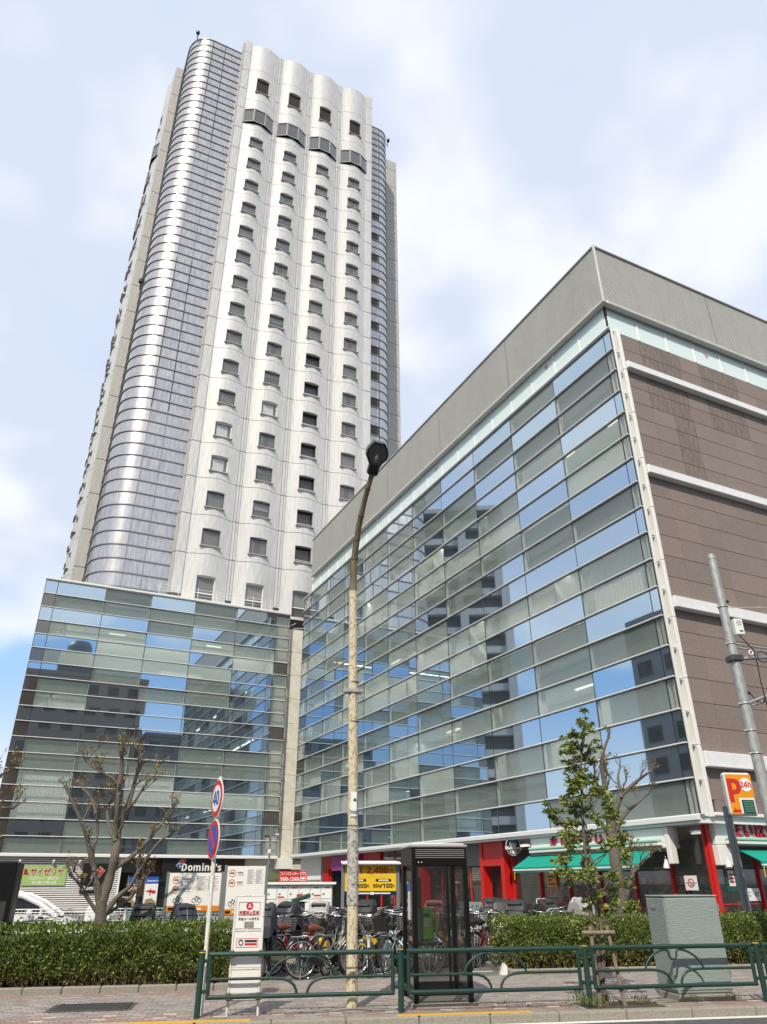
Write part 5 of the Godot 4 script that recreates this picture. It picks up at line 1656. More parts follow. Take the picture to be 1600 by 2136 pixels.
		for k in 2:
			var bx := -w * 0.3 + k * w * 0.36
			var pic := sub(b, "bicycle_print", at(bx, y0 + 0.2, 0.017))
			var pm := MB.new()
			for s in [-1, 1]:
				pm.ring(Vector3(s * 0.055, 0, 0), Vector3.BACK, 0.04, 0.006, 18, 4)
			pm.tube(Vector3(-0.055, 0, 0), Vector3(-0.015, 0.06, 0), 0.005, -1, 5).tube(Vector3(-0.015, 0.06, 0), Vector3(0.04, 0.055, 0), 0.005, -1, 5).tube(Vector3(0.055, 0, 0), Vector3(0.035, 0.09, 0), 0.005, -1, 5).tube(Vector3(0.0, 0.0, 0), Vector3(0.04, 0.055, 0), 0.005, -1, 5).tube(Vector3(-0.03, 0.075, 0), Vector3(0.0, 0.078, 0), 0.007, -1, 5)
			part(pic, "drawing", pm, M.black)
			part(pic, "caption", MB.new().box(Vector3(0, -0.07, 0), Vector3(0.12, 0.012, 0.002)), M.grey_text)
	# yellow tariff sign with a small roof
	var y := thing("price_sign", "yellow parking price sign reading 2,400 above the bicycles", "sign", street * at(3.97, 0, -11.5))
	for s in [-1, 1]:
		part(y, "post", MB.new().cbox(Vector3(s * 0.81, 1.1, 0), Vector3(0.09, 2.24, 0.09), 0.01), M.post_grey)
	block(y, "panel", Vector3(-0.76, 1.32, -0.02), Vector3(0.76, 2.1, 0.02), M.yellow, 0.006)
	block(y, "foot_band", Vector3(-0.76, 1.20, -0.02), Vector3(0.76, 1.318, 0.022), M.navy, 0.004)
	part(y, "foot_writing", MB.new().box(Vector3(-0.25, 1.26, 0.024), Vector3(0.46, 0.04, 0.003)).box(Vector3(0.33, 1.26, 0.024), Vector3(0.5, 0.04, 0.003)).box(Vector3(0.04, 1.26, 0.024), Vector3(0.1, 0.08, 0.004)), M.white)
	part(y, "roof", MB.new().cbox(Vector3(0, 2.17, 0.08), Vector3(1.75, 0.05, 0.34), 0.01, Basis(Vector3.RIGHT, 0.22)), M.white)
	block(y, "tariff_box", Vector3(-0.68, 1.84, 0.021), Vector3(-0.26, 2.05, 0.03), M.red_sign, 0.006)
	strokes(y, "料金", 0.1, M.white, at(-0.4, 1.985, 0.031), 1.3, 0.004)
	strokes(y, "時間", 0.09, M.white, at(-0.4, 1.89, 0.031), 1.3, 0.004)
	text(y, "2,400", 0.19, M.red_sign, at(0.2, 1.94, 0.026), 0.012)
	strokes(y, "円", 0.13, M.red_sign, at(0.63, 1.92, 0.022), 1.2, 0.008)
	part(y, "rule", MB.new().box(Vector3(0, 1.74, 0.021), Vector3(1.4, 0.006, 0.003)).box(Vector3(0.02, 1.54, 0.021), Vector3(0.006, 0.34, 0.003)), M.grey_text)
	for s in [-0.36, 0.38]:
		part(y, "hour_label", MB.new().cbox(Vector3(s, 1.645, 0.024), Vector3(0.46, 0.075, 0.006), 0.002), M.black)
		part(y, "hour_writing", MB.new().box(Vector3(s, 1.645, 0.028), Vector3(0.3, 0.035, 0.003)), M.white)
	text(y, "60", 0.105, M.black, at(-0.62, 1.48, 0.026), 0.01)
	strokes(y, "分", 0.085, M.black, at(-0.5, 1.475, 0.022), 1.2, 0.006)
	text(y, "/300", 0.13, M.black, at(-0.3, 1.48, 0.026), 0.01)
	strokes(y, "円", 0.085, M.black, at(-0.08, 1.47, 0.022), 1.2, 0.006)
	text(y, "60", 0.105, M.black, at(0.15, 1.48, 0.026), 0.01)
	strokes(y, "分", 0.085, M.black, at(0.27, 1.475, 0.022), 1.2, 0.006)
	text(y, "/100", 0.13, M.black, at(0.46, 1.48, 0.026), 0.01)
	strokes(y, "円", 0.085, M.black, at(0.67, 1.47, 0.022), 1.2, 0.006)
	for c in y.get_children():
		if not String(c.name).begins_with("post"):
			c.transform = Transform3D(Basis.from_scale(Vector3(1, 0.88, 1)), Vector3(0, 0.262, 0)) * c.transform
	# orange P sign on a grey post
	var p := thing("parking_sign", "orange and white illuminated box sign with a red P on a grey post", "sign", street * at(12.28, 0, -6.0))
	part(p, "post", MB.new().cbox(Vector3(0.0, 1.66, -0.06), Vector3(0.15, 3.34, 0.15), 0.015), M.post_grey)
	part(p, "arm", MB.new().cbox(Vector3(0.3, 3.3, -0.06), Vector3(0.6, 0.08, 0.1), 0.01), M.post_grey)
	part(p, "case", MB.new().cbox(Vector3(0.36, 3.6, 0.04), Vector3(0.76, 1.02, 0.2), 0.05), M.white)
	part(p, "face", MB.new().prism(PackedVector2Array([Vector2(0.01, 3.12), Vector2(0.27, 3.12), Vector2(0.27, 3.52), Vector2(0.71, 3.52), Vector2(0.71, 4.07), Vector2(0.01, 4.07)]), 0.141, 0.146), M.orange_sign)
	text(p, "P", 0.56, M.red_sign, at(0.19, 3.67, 0.15), 0.012)
	part(p, "arrow", MB.new().prism(PackedVector2Array([Vector2(0.03, 3.17), Vector2(0.26, 3.17), Vector2(0.26, 3.23), Vector2(0.12, 3.23), Vector2(0.12, 3.29)]), 0.147, 0.154), M.red_sign)
	part(p, "white_disc", MB.new().lathe([Vector2(0.165, -0.002), Vector2(0.165, 0.002), Vector2(0, 0.002)], 24, Transform3D(Basis(Vector3.RIGHT, PI / 2), Vector3(0.53, 3.82, 0.15))), M.white)
	text(p, "24h", 0.14, M.red_sign, at(0.53, 3.82, 0.154), 0.008)
	block(p, "display", Vector3(0.33, 3.14, 0.141), Vector3(0.66, 3.46, 0.15), M.pay_green, 0.006)
	var dr := MB.new()
	for k in 7:
		dr.box(Vector3(0.5, 3.19 + k * 0.038, 0.152), Vector3(0.26, 0.006, 0.002))
	part(p, "display_rows", dr, M.awning_pale)


func build_phone_booth() -> void:
	var t := thing("phone_booth", "black framed glass telephone booth standing behind the guard fence", "phone booth", street * at(3.54, 0, -0.9))
	var h := 0.45
	block(t, "concrete_base", Vector3(-0.5, -0.02, -0.5), Vector3(0.5, 0.035, 0.52), M.kerb, 0.01)
	for x in [-1, 1]:
		for z in [-1, 1]:
			part(t, "corner_post", MB.new().cbox(Vector3(x * (h - 0.035), 1.0, z * (h - 0.035)), Vector3(0.075, 1.94, 0.075), 0.008), M.black_gloss)
	for s in [-1, 1]:
		block(t, "foot_rail", Vector3(-h, 0.13, s * (h - 0.02) - 0.03), Vector3(h, 0.22, s * (h - 0.02) + 0.03), M.black_gloss, 0.008)
		block(t, "foot_rail", Vector3(s * (h - 0.02) - 0.03, 0.131, -h), Vector3(s * (h - 0.02) + 0.03, 0.219, h), M.black_gloss, 0.008)
		block(t, "glass_pane", Vector3(-h + 0.07, 0.22, s * (h - 0.035) - 0.004), Vector3(h - 0.07, 1.88, s * (h - 0.035) + 0.004), M.booth_glass, 0.002)
		block(t, "glass_pane", Vector3(s * (h - 0.035) - 0.004, 0.22, -h + 0.07), Vector3(s * (h - 0.035) + 0.004, 1.88, h - 0.07), M.booth_glass, 0.002)
	block(t, "door_stile", Vector3(0.17, 0.22, h - 0.06), Vector3(0.21, 1.88, h - 0.005), M.black_gloss, 0.006)
	block(t, "door_stile", Vector3(0.1, 0.22, h - 0.055), Vector3(0.13, 1.88, h - 0.01), M.black_gloss, 0.006)
	block(t, "header", Vector3(-h, 1.86, -h), Vector3(h, 2.12, h), M.black_gloss, 0.012)
	for k in 5:
		block(t, "louvre", Vector3(-h + 0.06, 1.97 + k * 0.028, h - 0.004), Vector3(h - 0.04, 1.982 + k * 0.028, h + 0.014), M.seat_grey, 0.003)
	for x in [-0.34, -0.29]:
		part(t, "rivet", MB.new().lathe([Vector2(0.01, 0), Vector2(0.006, 0.008), Vector2(0, 0.009)], 8, Transform3D(Basis(Vector3.RIGHT, PI / 2), Vector3(x, 1.91, h))), M.white)
	block(t, "roof_cap", Vector3(-h - 0.015, 2.122, -h - 0.015), Vector3(h + 0.015, 2.165, h + 0.015), M.cover_grey, 0.015)
	block(t, "roof_cap", Vector3(-h + 0.03, 2.166, -h + 0.03), Vector3(h - 0.03, 2.185, h - 0.03), M.white, 0.008)
	block(t, "shelf", Vector3(-h + 0.08, 0.74, -0.36), Vector3(0.12, 0.78, -0.02), M.black, 0.008)
	block(t, "back_panel", Vector3(-h + 0.08, 0.78, -0.38), Vector3(-0.14, 1.7, -0.36), M.shop_grey, 0.008)
	block(t, "paper_notice", Vector3(-h + 0.02, 1.1, -0.05), Vector3(-h + 0.026, 1.62, 0.12), M.white, 0.002)
	block(t, "paper_head", Vector3(-h + 0.018, 1.5, -0.05), Vector3(-h + 0.0275, 1.63, 0.12), M.blue_sign, 0.002)
	# telephone
	var p := thing("pay_phone", "green card pay phone inside the black booth", "telephone", street * at(3.42, 0.79, -1.02))
	part(p, "body", MB.new().cbox(Vector3(0, 0.24, 0), Vector3(0.19, 0.46, 0.2), 0.025), M.phone_green)
	part(p, "cradle", MB.new().cbox(Vector3(-0.02, 0.43, 0.1), Vector3(0.11, 0.1, 0.05), 0.015), M.phone_green)
	part(p, "handset", MB.new().path([Vector3(0.12, 0.1, 0.08), Vector3(0.15, 0.14, 0.09), Vector3(0.155, 0.25, 0.1), Vector3(0.15, 0.36, 0.09), Vector3(0.12, 0.4, 0.08)], [0.034, 0.024, 0.02, 0.024, 0.034], 10), M.phone_green)
	part(p, "keypad", MB.new().cbox(Vector3(-0.02, 0.26, 0.102), Vector3(0.1, 0.12, 0.012), 0.003), M.seat_grey)
	part(p, "cord", MB.new().path([Vector3(0.13, 0.1, 0.1), Vector3(0.16, -0.02, 0.12), Vector3(0.06, -0.12, 0.12), Vector3(-0.04, -0.06, 0.12), Vector3(-0.06, 0.06, 0.1)], [0.007], 6), M.chrome)
	part(p, "card_slot", MB.new().cbox(Vector3(-0.02, 0.36, 0.102), Vector3(0.1, 0.02, 0.01), 0.003), M.black)


func build_cabinet() -> void:
	var t := thing("utility_cabinet", "pale grey green metal utility cabinet behind the guard fence", "cabinet", street * at(7.6, 0, -0.53))
	block(t, "concrete_base", Vector3(-0.46, -0.02, -0.33), Vector3(0.46, 0.09, 0.33), M.kerb, 0.015)
	block(t, "body", Vector3(-0.45, 0.09, -0.31), Vector3(0.45, 1.4, 0.31), M.cabinet_paint, 0.02)
	block(t, "lid", Vector3(-0.462, 1.4, -0.322), Vector3(0.462, 1.425, 0.322), M.cabinet_paint, 0.01)
	block(t, "door", Vector3(-0.44, 0.14, 0.306), Vector3(0.44, 1.38, 0.322), M.cabinet_paint, 0.008)
	block(t, "hinge_strip", Vector3(-0.47, 0.14, -0.29), Vector3(-0.449, 1.38, 0.29), M.cabinet_paint, 0.006)
	for y in [0.3, 1.2]:
		block(t, "hinge", Vector3(0.445, y, 0.3), Vector3(0.458, y + 0.1, 0.33), M.cabinet_paint, 0.004)
	part(t, "scratch", MB.new().box(Vector3(-0.2, 0.86, 0.323), Vector3(0.18, 0.006, 0.002), Basis(Vector3.BACK, -0.9)).box(Vector3(0.12, 0.8, 0.323), Vector3(0.09, 0.005, 0.002), Basis(Vector3.BACK, 1.2)).box(Vector3(0.27, 0.45, 0.323), Vector3(0.2, 0.004, 0.002), Basis(Vector3.BACK, -0.8)), M.grey_text)
	block(t, "label_plate", Vector3(-0.478, 1.22, -0.14), Vector3(-0.471, 1.34, 0.0), M.grey_text, 0.003)
	block(t, "label_field", Vector3(-0.481, 1.24, -0.125), Vector3(-0.4785, 1.32, -0.015), M.sill, 0.001)
	block(t, "lock_plate", Vector3(-0.478, 0.22, 0.05), Vector3(-0.471, 0.36, 0.14), M.grey_text, 0.003)


func build_poles() -> void:
	var t := thing("utility_pole", "galvanised steel utility pole with cross arms in front of the brown stone wall", "utility pole", street * at(10.6, 0, -2.0))
	part(t, "shaft", MB.new().path([Vector3(0, -0.1, 0), Vector3(0, 4, 0), Vector3(0, 8.3, 0)], [0.125, 0.108, 0.088], 20), M.galvanised)
	part(t, "cap", MB.new().lathe([Vector2(0.088, 8.26), Vector2(0.095, 8.26), Vector2(0.095, 8.36), Vector2(0.06, 8.39), Vector2(0, 8.4)], 18), M.galvanised)
	for q in [[7.1, 0.1], [6.25, 0.1], [4.95, 0.11], [3.95, 0.115], [4.4, 0.112]]:
		part(t, "band", MB.new().ring(Vector3(0, q[0], 0), Vector3.UP, q[1], 0.014, 18, 6), M.silver)
		part(t, "band_lug", MB.new().cbox(Vector3(-q[1] - 0.03, q[0], 0.03), Vector3(0.07, 0.03, 0.03), 0.006), M.insulator)
	for y in [7.25, 6.85, 5.2]:
		part(t, "step_bolt", MB.new().tube(Vector3(0.09, y, 0), Vector3(0.16, y - 0.02, 0.02), 0.03, 0.035, 8), M.black)
	part(t, "bracket_block", MB.new().cbox(Vector3(0, 5.92, 0), Vector3(0.28, 0.14, 0.28), 0.02), M.frame_grey)
	part(t, "cross_arm", MB.new().tube(Vector3(0.0, 6.25, 0.06), Vector3(2.2, 6.02, 0.06), 0.022), M.galvanised)
	part(t, "cross_arm", MB.new().tube(Vector3(0.0, 6.18, 0.02), Vector3(2.2, 5.95, 0.02), 0.022), M.galvanised)
	part(t, "cross_arm", MB.new().tube(Vector3(0.1, 5.92, 0.0), Vector3(2.2, 6.15, -0.1), 0.04), M.galvanised)
	part(t, "stay_arm", MB.new().tube(Vector3(0.0, 4.95, 0.06), Vector3(2.2, 5.72, 0.1), 0.024), M.galvanised)
	part(t, "stay_arm", MB.new().tube(Vector3(0.0, 4.87, 0.02), Vector3(2.2, 5.6, 0.04), 0.024), M.galvanised)
	part(t, "collar", MB.new().ring(Vector3(0.34, 6.04, 0.12), Vector3.BACK, 0.045, 0.016, 16, 6), M.white)
	var bx := sub(t, "junction_box", at(0.21, 6.62, 0.06))
	part(bx, "case", MB.new().cbox(Vector3.ZERO, Vector3(0.2, 0.36, 0.14), 0.012), M.sign_white)
	part(bx, "ring_mark", MB.new().ring(Vector3(0, 0.08, 0.072), Vector3.BACK, 0.05, 0.006, 18, 4), M.black)
	part(bx, "mark", MB.new().box(Vector3(0, 0.08, 0.073), Vector3(0.06, 0.008, 0.003), Basis(Vector3.BACK, 0.8)).box(Vector3(0.02, -0.1, 0.073), Vector3(0.08, 0.03, 0.003)), M.black)
	part(t, "cable", MB.new().path([Vector3(0.2, 6.44, 0.06), Vector3(0.28, 6.3, 0.1), Vector3(0.42, 6.1, 0.12), Vector3(0.44, 5.8, 0.1), Vector3(0.42, 5.4, 0.1), Vector3(0.43, 4.6, 0.12), Vector3(0.4, 3.7, 0.12), Vector3(0.3, 3.3, 0.1)], [0.012], 7), M.black)
	part(t, "cable_loop", MB.new().ring(Vector3(0.62, 5.97, 0.08), Vector3.BACK, 0.12, 0.011, 24, 6), M.black)
	part(t, "cable", MB.new().path([Vector3(0.16, 5.18, 0.02), Vector3(0.24, 5.0, 0.08), Vector3(0.36, 4.96, 0.1), Vector3(0.43, 5.1, 0.1)], [0.012], 7), M.black)
	var w := thing("overhead_wire", "thin wire with a splice running to the frame edge from the utility pole", "wire", street * at(10.6, 0, -2.0))
	part(w, "wire", MB.new().path([Vector3(0.1, 7.1, 0.0), Vector3(1.0, 7.07, 0.2), Vector3(4.0, 7.1, 1.0)], [0.009], 6), M.insulator)
	part(w, "splice", MB.new().path([Vector3(0.68, 7.082, 0.13), Vector3(0.78, 7.08, 0.15), Vector3(0.9, 7.074, 0.18)], [0.008, 0.016, 0.008], 8), M.insulator)
	var s := thing("sign_mast", "slim pale steel mast between the orange parking sign and the utility pole", "pole", street * at(13.06, 0, -5.6))
	part(s, "shaft", MB.new().tube(Vector3(0, -0.05, 0), Vector3(0, 3.75, 0), 0.055, -1, 14), M.galvanised)
	part(s, "head", MB.new().lathe([Vector2(0.055, 3.7), Vector2(0.08, 3.72), Vector2(0.08, 3.85), Vector2(0, 3.88)], 14), M.white)
	for y in [3.4, 2.6]:
		part(s, "clamp", MB.new().cbox(Vector3(0.0, y, 0.0), Vector3(0.22, 0.05, 0.14), 0.01), M.silver)
	# security camera pole by the inner corner
	var c := thing("camera_pole", "slim pole with security cameras in front of the pale inner corner wall", "camera pole", at(14.65, 0, -45.0))
	part(c, "shaft", MB.new().path([Vector3(0, 0, 0), Vector3(0, 3.0, 0), Vector3(0, 4.8, 0)], [0.07, 0.06, 0.04], 10), M.post_grey)
	part(c, "arm", MB.new().tube(Vector3(-0.3, 4.15, 0), Vector3(0.42, 4.22, 0), 0.025), M.post_grey)
	part(c, "camera", MB.new().cbox(Vector3(-0.25, 4.15, 0.12), Vector3(0.3, 0.14, 0.18), 0.02), M.frame_grey)
	part(c, "camera", MB.new().cbox(Vector3(0.38, 4.25, 0.1), Vector3(0.2, 0.08, 0.16), 0.02), M.white)
	part(c, "lamp", MB.new().lathe([Vector2(0, 3.2), Vector2(0.1, 3.24), Vector2(0.11, 3.42), Vector2(0.04, 3.46), Vector2(0, 3.46)], 12), M.white)
	# black marker pillar by the frame edge
	var m := thing("marker_pillar", "glossy black monolith sign standing in the hedge at the frame edge", "sign", street * at(-4.2, 0, -3.95))
	block(m, "body", Vector3(-0.5, 0, -0.16), Vector3(0.46, 2.0, 0.16), M.black_gloss, 0.012)
	block(m, "side_plate", Vector3(0.462, 0.05, -0.15), Vector3(0.5, 1.98, 0.15), M.black, 0.006)
	block(m, "dark_line", Vector3(0.2, 0.9, 0.161), Vector3(0.4, 1.35, 0.166), M.cover_black, 0.002)


# ---------------------------------------------------------------- bicycle lot
func build_parking() -> void:
	# coin lockers
	var t := thing("coin_lockers", "white bank of coin lockers with red notices behind the bicycles", "lockers", street * at(1.98, 0, -13.0))
	block(t, "carcass", Vector3(-1.02, 0.0, -0.5), Vector3(1.02, 1.6, -0.02), M.sign_white, 0.01)
	block(t, "roof", Vector3(-1.08, 1.6, -0.55), Vector3(1.12, 1.67, 0.12), M.white, 0.01)
	for c in 6:
		for r in 4:
			var x := -1.0 + c * 0.334
			var d := sub(t, "door", at(x + 0.165, 0.06 + r * 0.385, 0))
			part(d, "leaf", MB.new().cbox(Vector3(0, 0.185, 0), Vector3(0.318, 0.365, 0.03), 0.006), M.sign_white)
			part(d, "lock", MB.new().cbox(Vector3(-0.09, 0.14, 0.02), Vector3(0.06, 0.05, 0.03), 0.006), M.silver)
			if (c + r) % 3 != 0:
				part(d, "label", MB.new().box(Vector3(0.02, 0.3, 0.017), Vector3(0.16, 0.035, 0.003)), M.red_sign if (c * 2 + r) % 3 == 0 else M.grey_text)
	for q in [[-0.55, 1.15, 0.2, 0.28], [0.02, 1.1, 0.18, 0.5], [0.55, 1.2, 0.2, 0.26], [-0.55, 0.75, 0.2, 0.3]]:
		var n := sub(t, "notice", at(q[0], q[1], 0.02))
		part(n, "sheet", MB.new().box(Vector3(0, 0, 0), Vector3(q[2], q[3], 0.004)), M.white)
		part(n, "head", MB.new().box(Vector3(0, q[3] * 0.42, 0.003), Vector3(q[2], q[3] * 0.16, 0.004)), M.red_sign)
		var rows := MB.new()
		for k in 5:
			rows.box(Vector3(0, q[3] * (0.22 - k * 0.13), 0.003), Vector3(q[2] * 0.8, 0.008, 0.002))
		part(n, "writing", rows, M.red_sign)
	var s := thing("locker_sign", "red coin locker sign with white writing on top of the lockers", "sign", street * at(1.77, 1.67, -12.95))
	block(s, "board", Vector3(-0.43, 0.0, -0.02), Vector3(0.43, 0.31, 0.02), M.red_sign, 0.006)
	strokes(s, "コインロッカー", 0.085, M.white, at(-0.1, 0.235, 0.021), 1.3, 0.004)
	text(s, "100", 0.105, M.white, at(-0.28, 0.085, 0.026), 0.008)
	strokes(s, "円", 0.06, M.white, at(-0.14, 0.07, 0.021), 1.2, 0.004)
	text(s, "/24h", 0.105, M.white, at(0.05, 0.085, 0.026), 0.008)
	part(s, "locker_mark", ring_frame(0.17, 0.24, 0.014, 0.006), M.white, at(0.31, 0.035, 0.024))
	part(s, "bag_mark", MB.new().box(Vector3(0.31, 0.11, 0.023), Vector3(0.09, 0.07, 0.004)).box(Vector3(0.31, 0.22, 0.023), Vector3(0.08, 0.02, 0.004)), M.white)
	var g := thing("green_tarpaulin", "olive tarpaulin heap behind the coin lockers", "tarpaulin", street * at(0.75, 0, -13.9))
	part(g, "cloth", MB.new().lathe([Vector2(0.95, 0), Vector2(0.95, 1.4), Vector2(0.9, 1.75), Vector2(0.6, 1.93), Vector2(0, 2.0)], 14), M.goods1)
	M["olive"] = mat("olive", lin(0.09, 0.095, 0.045), 0.9)
	g.get_child(0).material_override = M.olive
	var p := thing("pay_machine", "dark green bicycle lot pay machine with white writing", "pay machine", street * at(1.86, 0, -10.0))
	block(p, "body", Vector3(-0.13, 0, -0.15), Vector3(0.13, 1.2, 0.12), M.pay_green, 0.015)
	part(p, "hood", MB.new().cbox(Vector3(0.02, 1.28, 0.06), Vector3(0.5, 0.1, 0.5), 0.02, Basis(Vector3.BACK, 0.3)), M.pay_green)
	part(p, "frame", ring_frame(0.17, 0.6, 0.01, 0.004), M.white, at(0, 0.55, 0.124))
	strokes(p, "精", 0.13, M.white, at(0, 1.05, 0.122), 1.2, 0.004)
	strokes(p, "算", 0.13, M.white, at(0, 0.87, 0.122), 1.2, 0.004)
	# wire fence between the hedge and the car park
	var f := thing("wire_fence", "white welded wire fence behind the hedge and the bare tree", "fence", street * at(0, 0, -6.6))
	for k in 4:
		var x0 := -5.6 + k * 1.75
		part(f, "post", MB.new().tube(Vector3(x0, 0, 0), Vector3(x0, 1.18, 0), 0.025), M.white)
		var m := MB.new()
		for i in 24:
			m.tube(Vector3(x0 + 0.035 + i * 0.073, 0.06, 0), Vector3(x0 + 0.035 + i * 0.073, 1.14, 0), 0.0045, -1, 4, false)
		for j in 9:
			m.tube(Vector3(x0, 0.1 + j * 0.118, 0.004), Vector3(x0 + 1.75, 0.1 + j * 0.118, 0.004), 0.0055, -1, 4, false)
		m.tube(Vector3(x0, 1.15, 0.0), Vector3(x0 + 1.75, 1.15, 0.0), 0.012, -1, 6, false)
		m.tube(Vector3(x0, 1.09, 0.0), Vector3(x0 + 1.75, 1.09, 0.0), 0.009, -1, 6, false)
		part(f, "mesh_panel", m, M.white if k < 2 else M.awning_pale)
	var b := thing("white_box", "white ticket box standing behind the wire fence beside the tree", "box", street * at(-2.75, 0, -7.2))
	part(b, "case", MB.new().prism(PackedVector2Array([Vector2(-0.26, 0), Vector2(0.26, 0), Vector2(0.26, 1.12), Vector2(0.16, 1.28), Vector2(-0.16, 1.28), Vector2(-0.26, 1.12)]), -0.2, 0.2), M.sign_white)
	part(b, "panel", MB.new().cbox(Vector3(0, 0.75, 0.205), Vector3(0.34, 0.5, 0.012), 0.003), M.white)
	var n := thing("paper_notice", "small white hand written notice hanging behind the hedge", "notice", street * at(-0.62, 0.86, -5.0))
	block(n, "sheet", Vector3(-0.09, -0.1, 0), Vector3(0.09, 0.1, 0.006), M.white, 0.002)
	strokes(n, "バト", 0.07, M.black, at(0, 0.02, 0.008), 1.1, 0.003)
	part(n, "string", MB.new().tube(Vector3(-0.02, 0.1, 0), Vector3(-0.05, 0.32, 0), 0.004, -1, 5), M.white)
	# rack units with yellow caps
	var spots := [[2.62, 4.75, "rack lock post with a yellow cap standing right beside the lamp post"], [3.05, 5.0, "yellow capped rack lock post between the lamp post and the phone booth"], [2.2, 5.2, "yellow capped rack lock post behind the red saddled bicycle"], [5.05, 6.2, "yellow capped rack lock post seen through the phone booth"]]
	for q in spots:
		var r := thing("rack_post", q[2], "bicycle rack", st(q[0], q[1], 0, 0.5), "yellow capped rack posts")
		part(r, "post", MB.new().cbox(Vector3(0, 0.28, 0), Vector3(0.11, 0.56, 0.12), 0.01), M.post_grey)
		part(r, "cap", MB.new().prism(PackedVector2Array([Vector2(-0.2, 0.5), Vector2(-0.12, 0.47), Vector2(0.08, 0.5), Vector2(0.14, 0.55), Vector2(0.12, 0.61), Vector2(-0.14, 0.63), Vector2(-0.21, 0.58)]), -0.06, 0.06), M.yellow)
		part(r, "lower_cap", MB.new().cbox(Vector3(-0.02, 0.36, 0.02), Vector3(0.2, 0.14, 0.16), 0.02), M.yellow)
		part(r, "rail", MB.new().cbox(Vector3(0.5, 0.05, 0), Vector3(1.1, 0.06, 0.06), 0.01), M.post_grey)


var bike := {}


func bike_shapes() -> void:
	var r := 0.335
	bike.tyre = MB.new().ring(Vector3.ZERO, Vector3.BACK, r - 0.018, 0.019, 36, 8).mesh()
	bike.rim = MB.new().ring(Vector3.ZERO, Vector3.BACK, r - 0.043, 0.0125, 36, 6).mesh()
	var sp := MB.new()
	for k in 26:
		var g := TAU * k / 26.0
		var h := g + (0.7 if k % 2 else -0.7)
		sp.tube(Vector3(cos(h) * 0.025, sin(h) * 0.025, 0.03 if k % 4 < 2 else -0.03), Vector3(cos(g), sin(g), 0) * (r - 0.045), 0.0022, -1, 4, false)
	sp.tube(Vector3(0, 0, -0.05), Vector3(0, 0, 0.05), 0.028, -1, 10)
	bike.spokes = sp.mesh()
	var R := Vector3(-0.55, r, 0)
	var F := Vector3(0.56, r, 0)
	var bb := Vector3(-0.12, 0.29, 0)
	var f := MB.new()
	f.path([Vector3(0.36, 0.66, 0), Vector3(0.2, 0.45, 0), Vector3(0.02, 0.32, 0), bb], [0.021], 10)
	f.path([Vector3(0.345, 0.76, 0), Vector3(0.2, 0.6, 0), Vector3(0.0, 0.46, 0), Vector3(-0.17, 0.43, 0)], [0.017], 10)
	f.tube(bb, Vector3(-0.25, 0.72, 0), 0.019, -1, 10)
	f.tube(Vector3(0.375, 0.6, 0), Vector3(0.325, 0.84, 0), 0.023, -1, 10)
	for s in [-1, 1]:
		f.tube(bb + Vector3(0, 0, s * 0.03), R + Vector3(0, 0, s * 0.055), 0.011, -1, 8)
		f.tube(Vector3(-0.22, 0.62, s * 0.02), R + Vector3(0, 0, s * 0.055), 0.009, -1, 8)
		f.path([Vector3(0.375, 0.6, s * 0.04), Vector3(0.43, 0.48, s * 0.05), F + Vector3(0, 0, s * 0.052)], [0.014, 0.012, 0.009], 8)
	bike.frame = f.mesh()
	var h := MB.new()
	h.tube(Vector3(0.325, 0.84, 0), Vector3(0.30, 0.99, 0), 0.014, -1, 8)
	h.path([Vector3(0.08, 1.03, 0.27), Vector3(0.2, 1.04, 0.26), Vector3(0.31, 1.02, 0.18), Vector3(0.33, 1.0, 0), Vector3(0.31, 1.02, -0.18), Vector3(0.2, 1.04, -0.26), Vector3(0.08, 1.03, -0.27)], [0.0115], 8)
	bike.bar = h.mesh()
	for s in [-1, 1]:
		var gr := MB.new()
		gr.tube(Vector3(0.07, 1.03, s * 0.27), Vector3(0.19, 1.04, s * 0.262), 0.017, -1, 8)
		gr.path([Vector3(0.19, 1.04, s * 0.262), Vector3(0.27, 1.0, s * 0.22), Vector3(0.2, 0.985, s * 0.27), Vector3(0.13, 0.99, s * 0.285)], [0.007], 6)
		bike["grip%d" % s] = gr.mesh()
	var sd := MB.new()
	sd.path([Vector3(-0.42, 0.83, 0), Vector3(-0.36, 0.85, 0), Vector3(-0.27, 0.845, 0), Vector3(-0.17, 0.84, 0), Vector3(-0.12, 0.83, 0)], [0.05, 0.085, 0.06, 0.03, 0.018], 10)
	bike.saddle = sd.mesh()
	bike.post = MB.new().tube(Vector3(-0.245, 0.7, 0), Vector3(-0.275, 0.82, 0), 0.013, -1, 8).mesh()
	var mg := MB.new()
	mudguard(mg, R, r + 0.025, -0.5, 2.6)
	bike.rear_guard = mg.mesh()
	var mf := MB.new()
	mudguard(mf, F, r + 0.025, 0.55, 2.5)
	bike.front_guard = mf.mesh()
	var ca := MB.new()
	for s in [-1, 0, 1]:
		ca.tube(Vector3(-0.3, 0.70, s * 0.05), Vector3(-0.76, 0.705, s * 0.055), 0.008, -1, 6)
	for k in 3:
		ca.tube(Vector3(-0.4 - k * 0.17, 0.703, -0.055), Vector3(-0.4 - k * 0.17, 0.703, 0.055), 0.006, -1, 6)
	for s in [-1, 1]:
		ca.tube(Vector3(-0.66, 0.70, s * 0.055), R + Vector3(0, 0, s * 0.06), 0.007, -1, 6)
	bike.carrier = ca.mesh()
	var cr := MB.new()
	cr.ring(bb + Vector3(0, 0, 0.055), Vector3.BACK, 0.075, 0.012, 22, 6)
	for k in 5:
		cr.tube(bb + Vector3(0, 0, 0.055), bb + Vector3(cos(k * 1.257) * 0.075, sin(k * 1.257) * 0.075, 0.055), 0.008, -1, 5)
	cr.tube(bb + Vector3(0, 0, 0.06), bb + Vector3(0.1, -0.12, 0.075), 0.01, -1, 6)
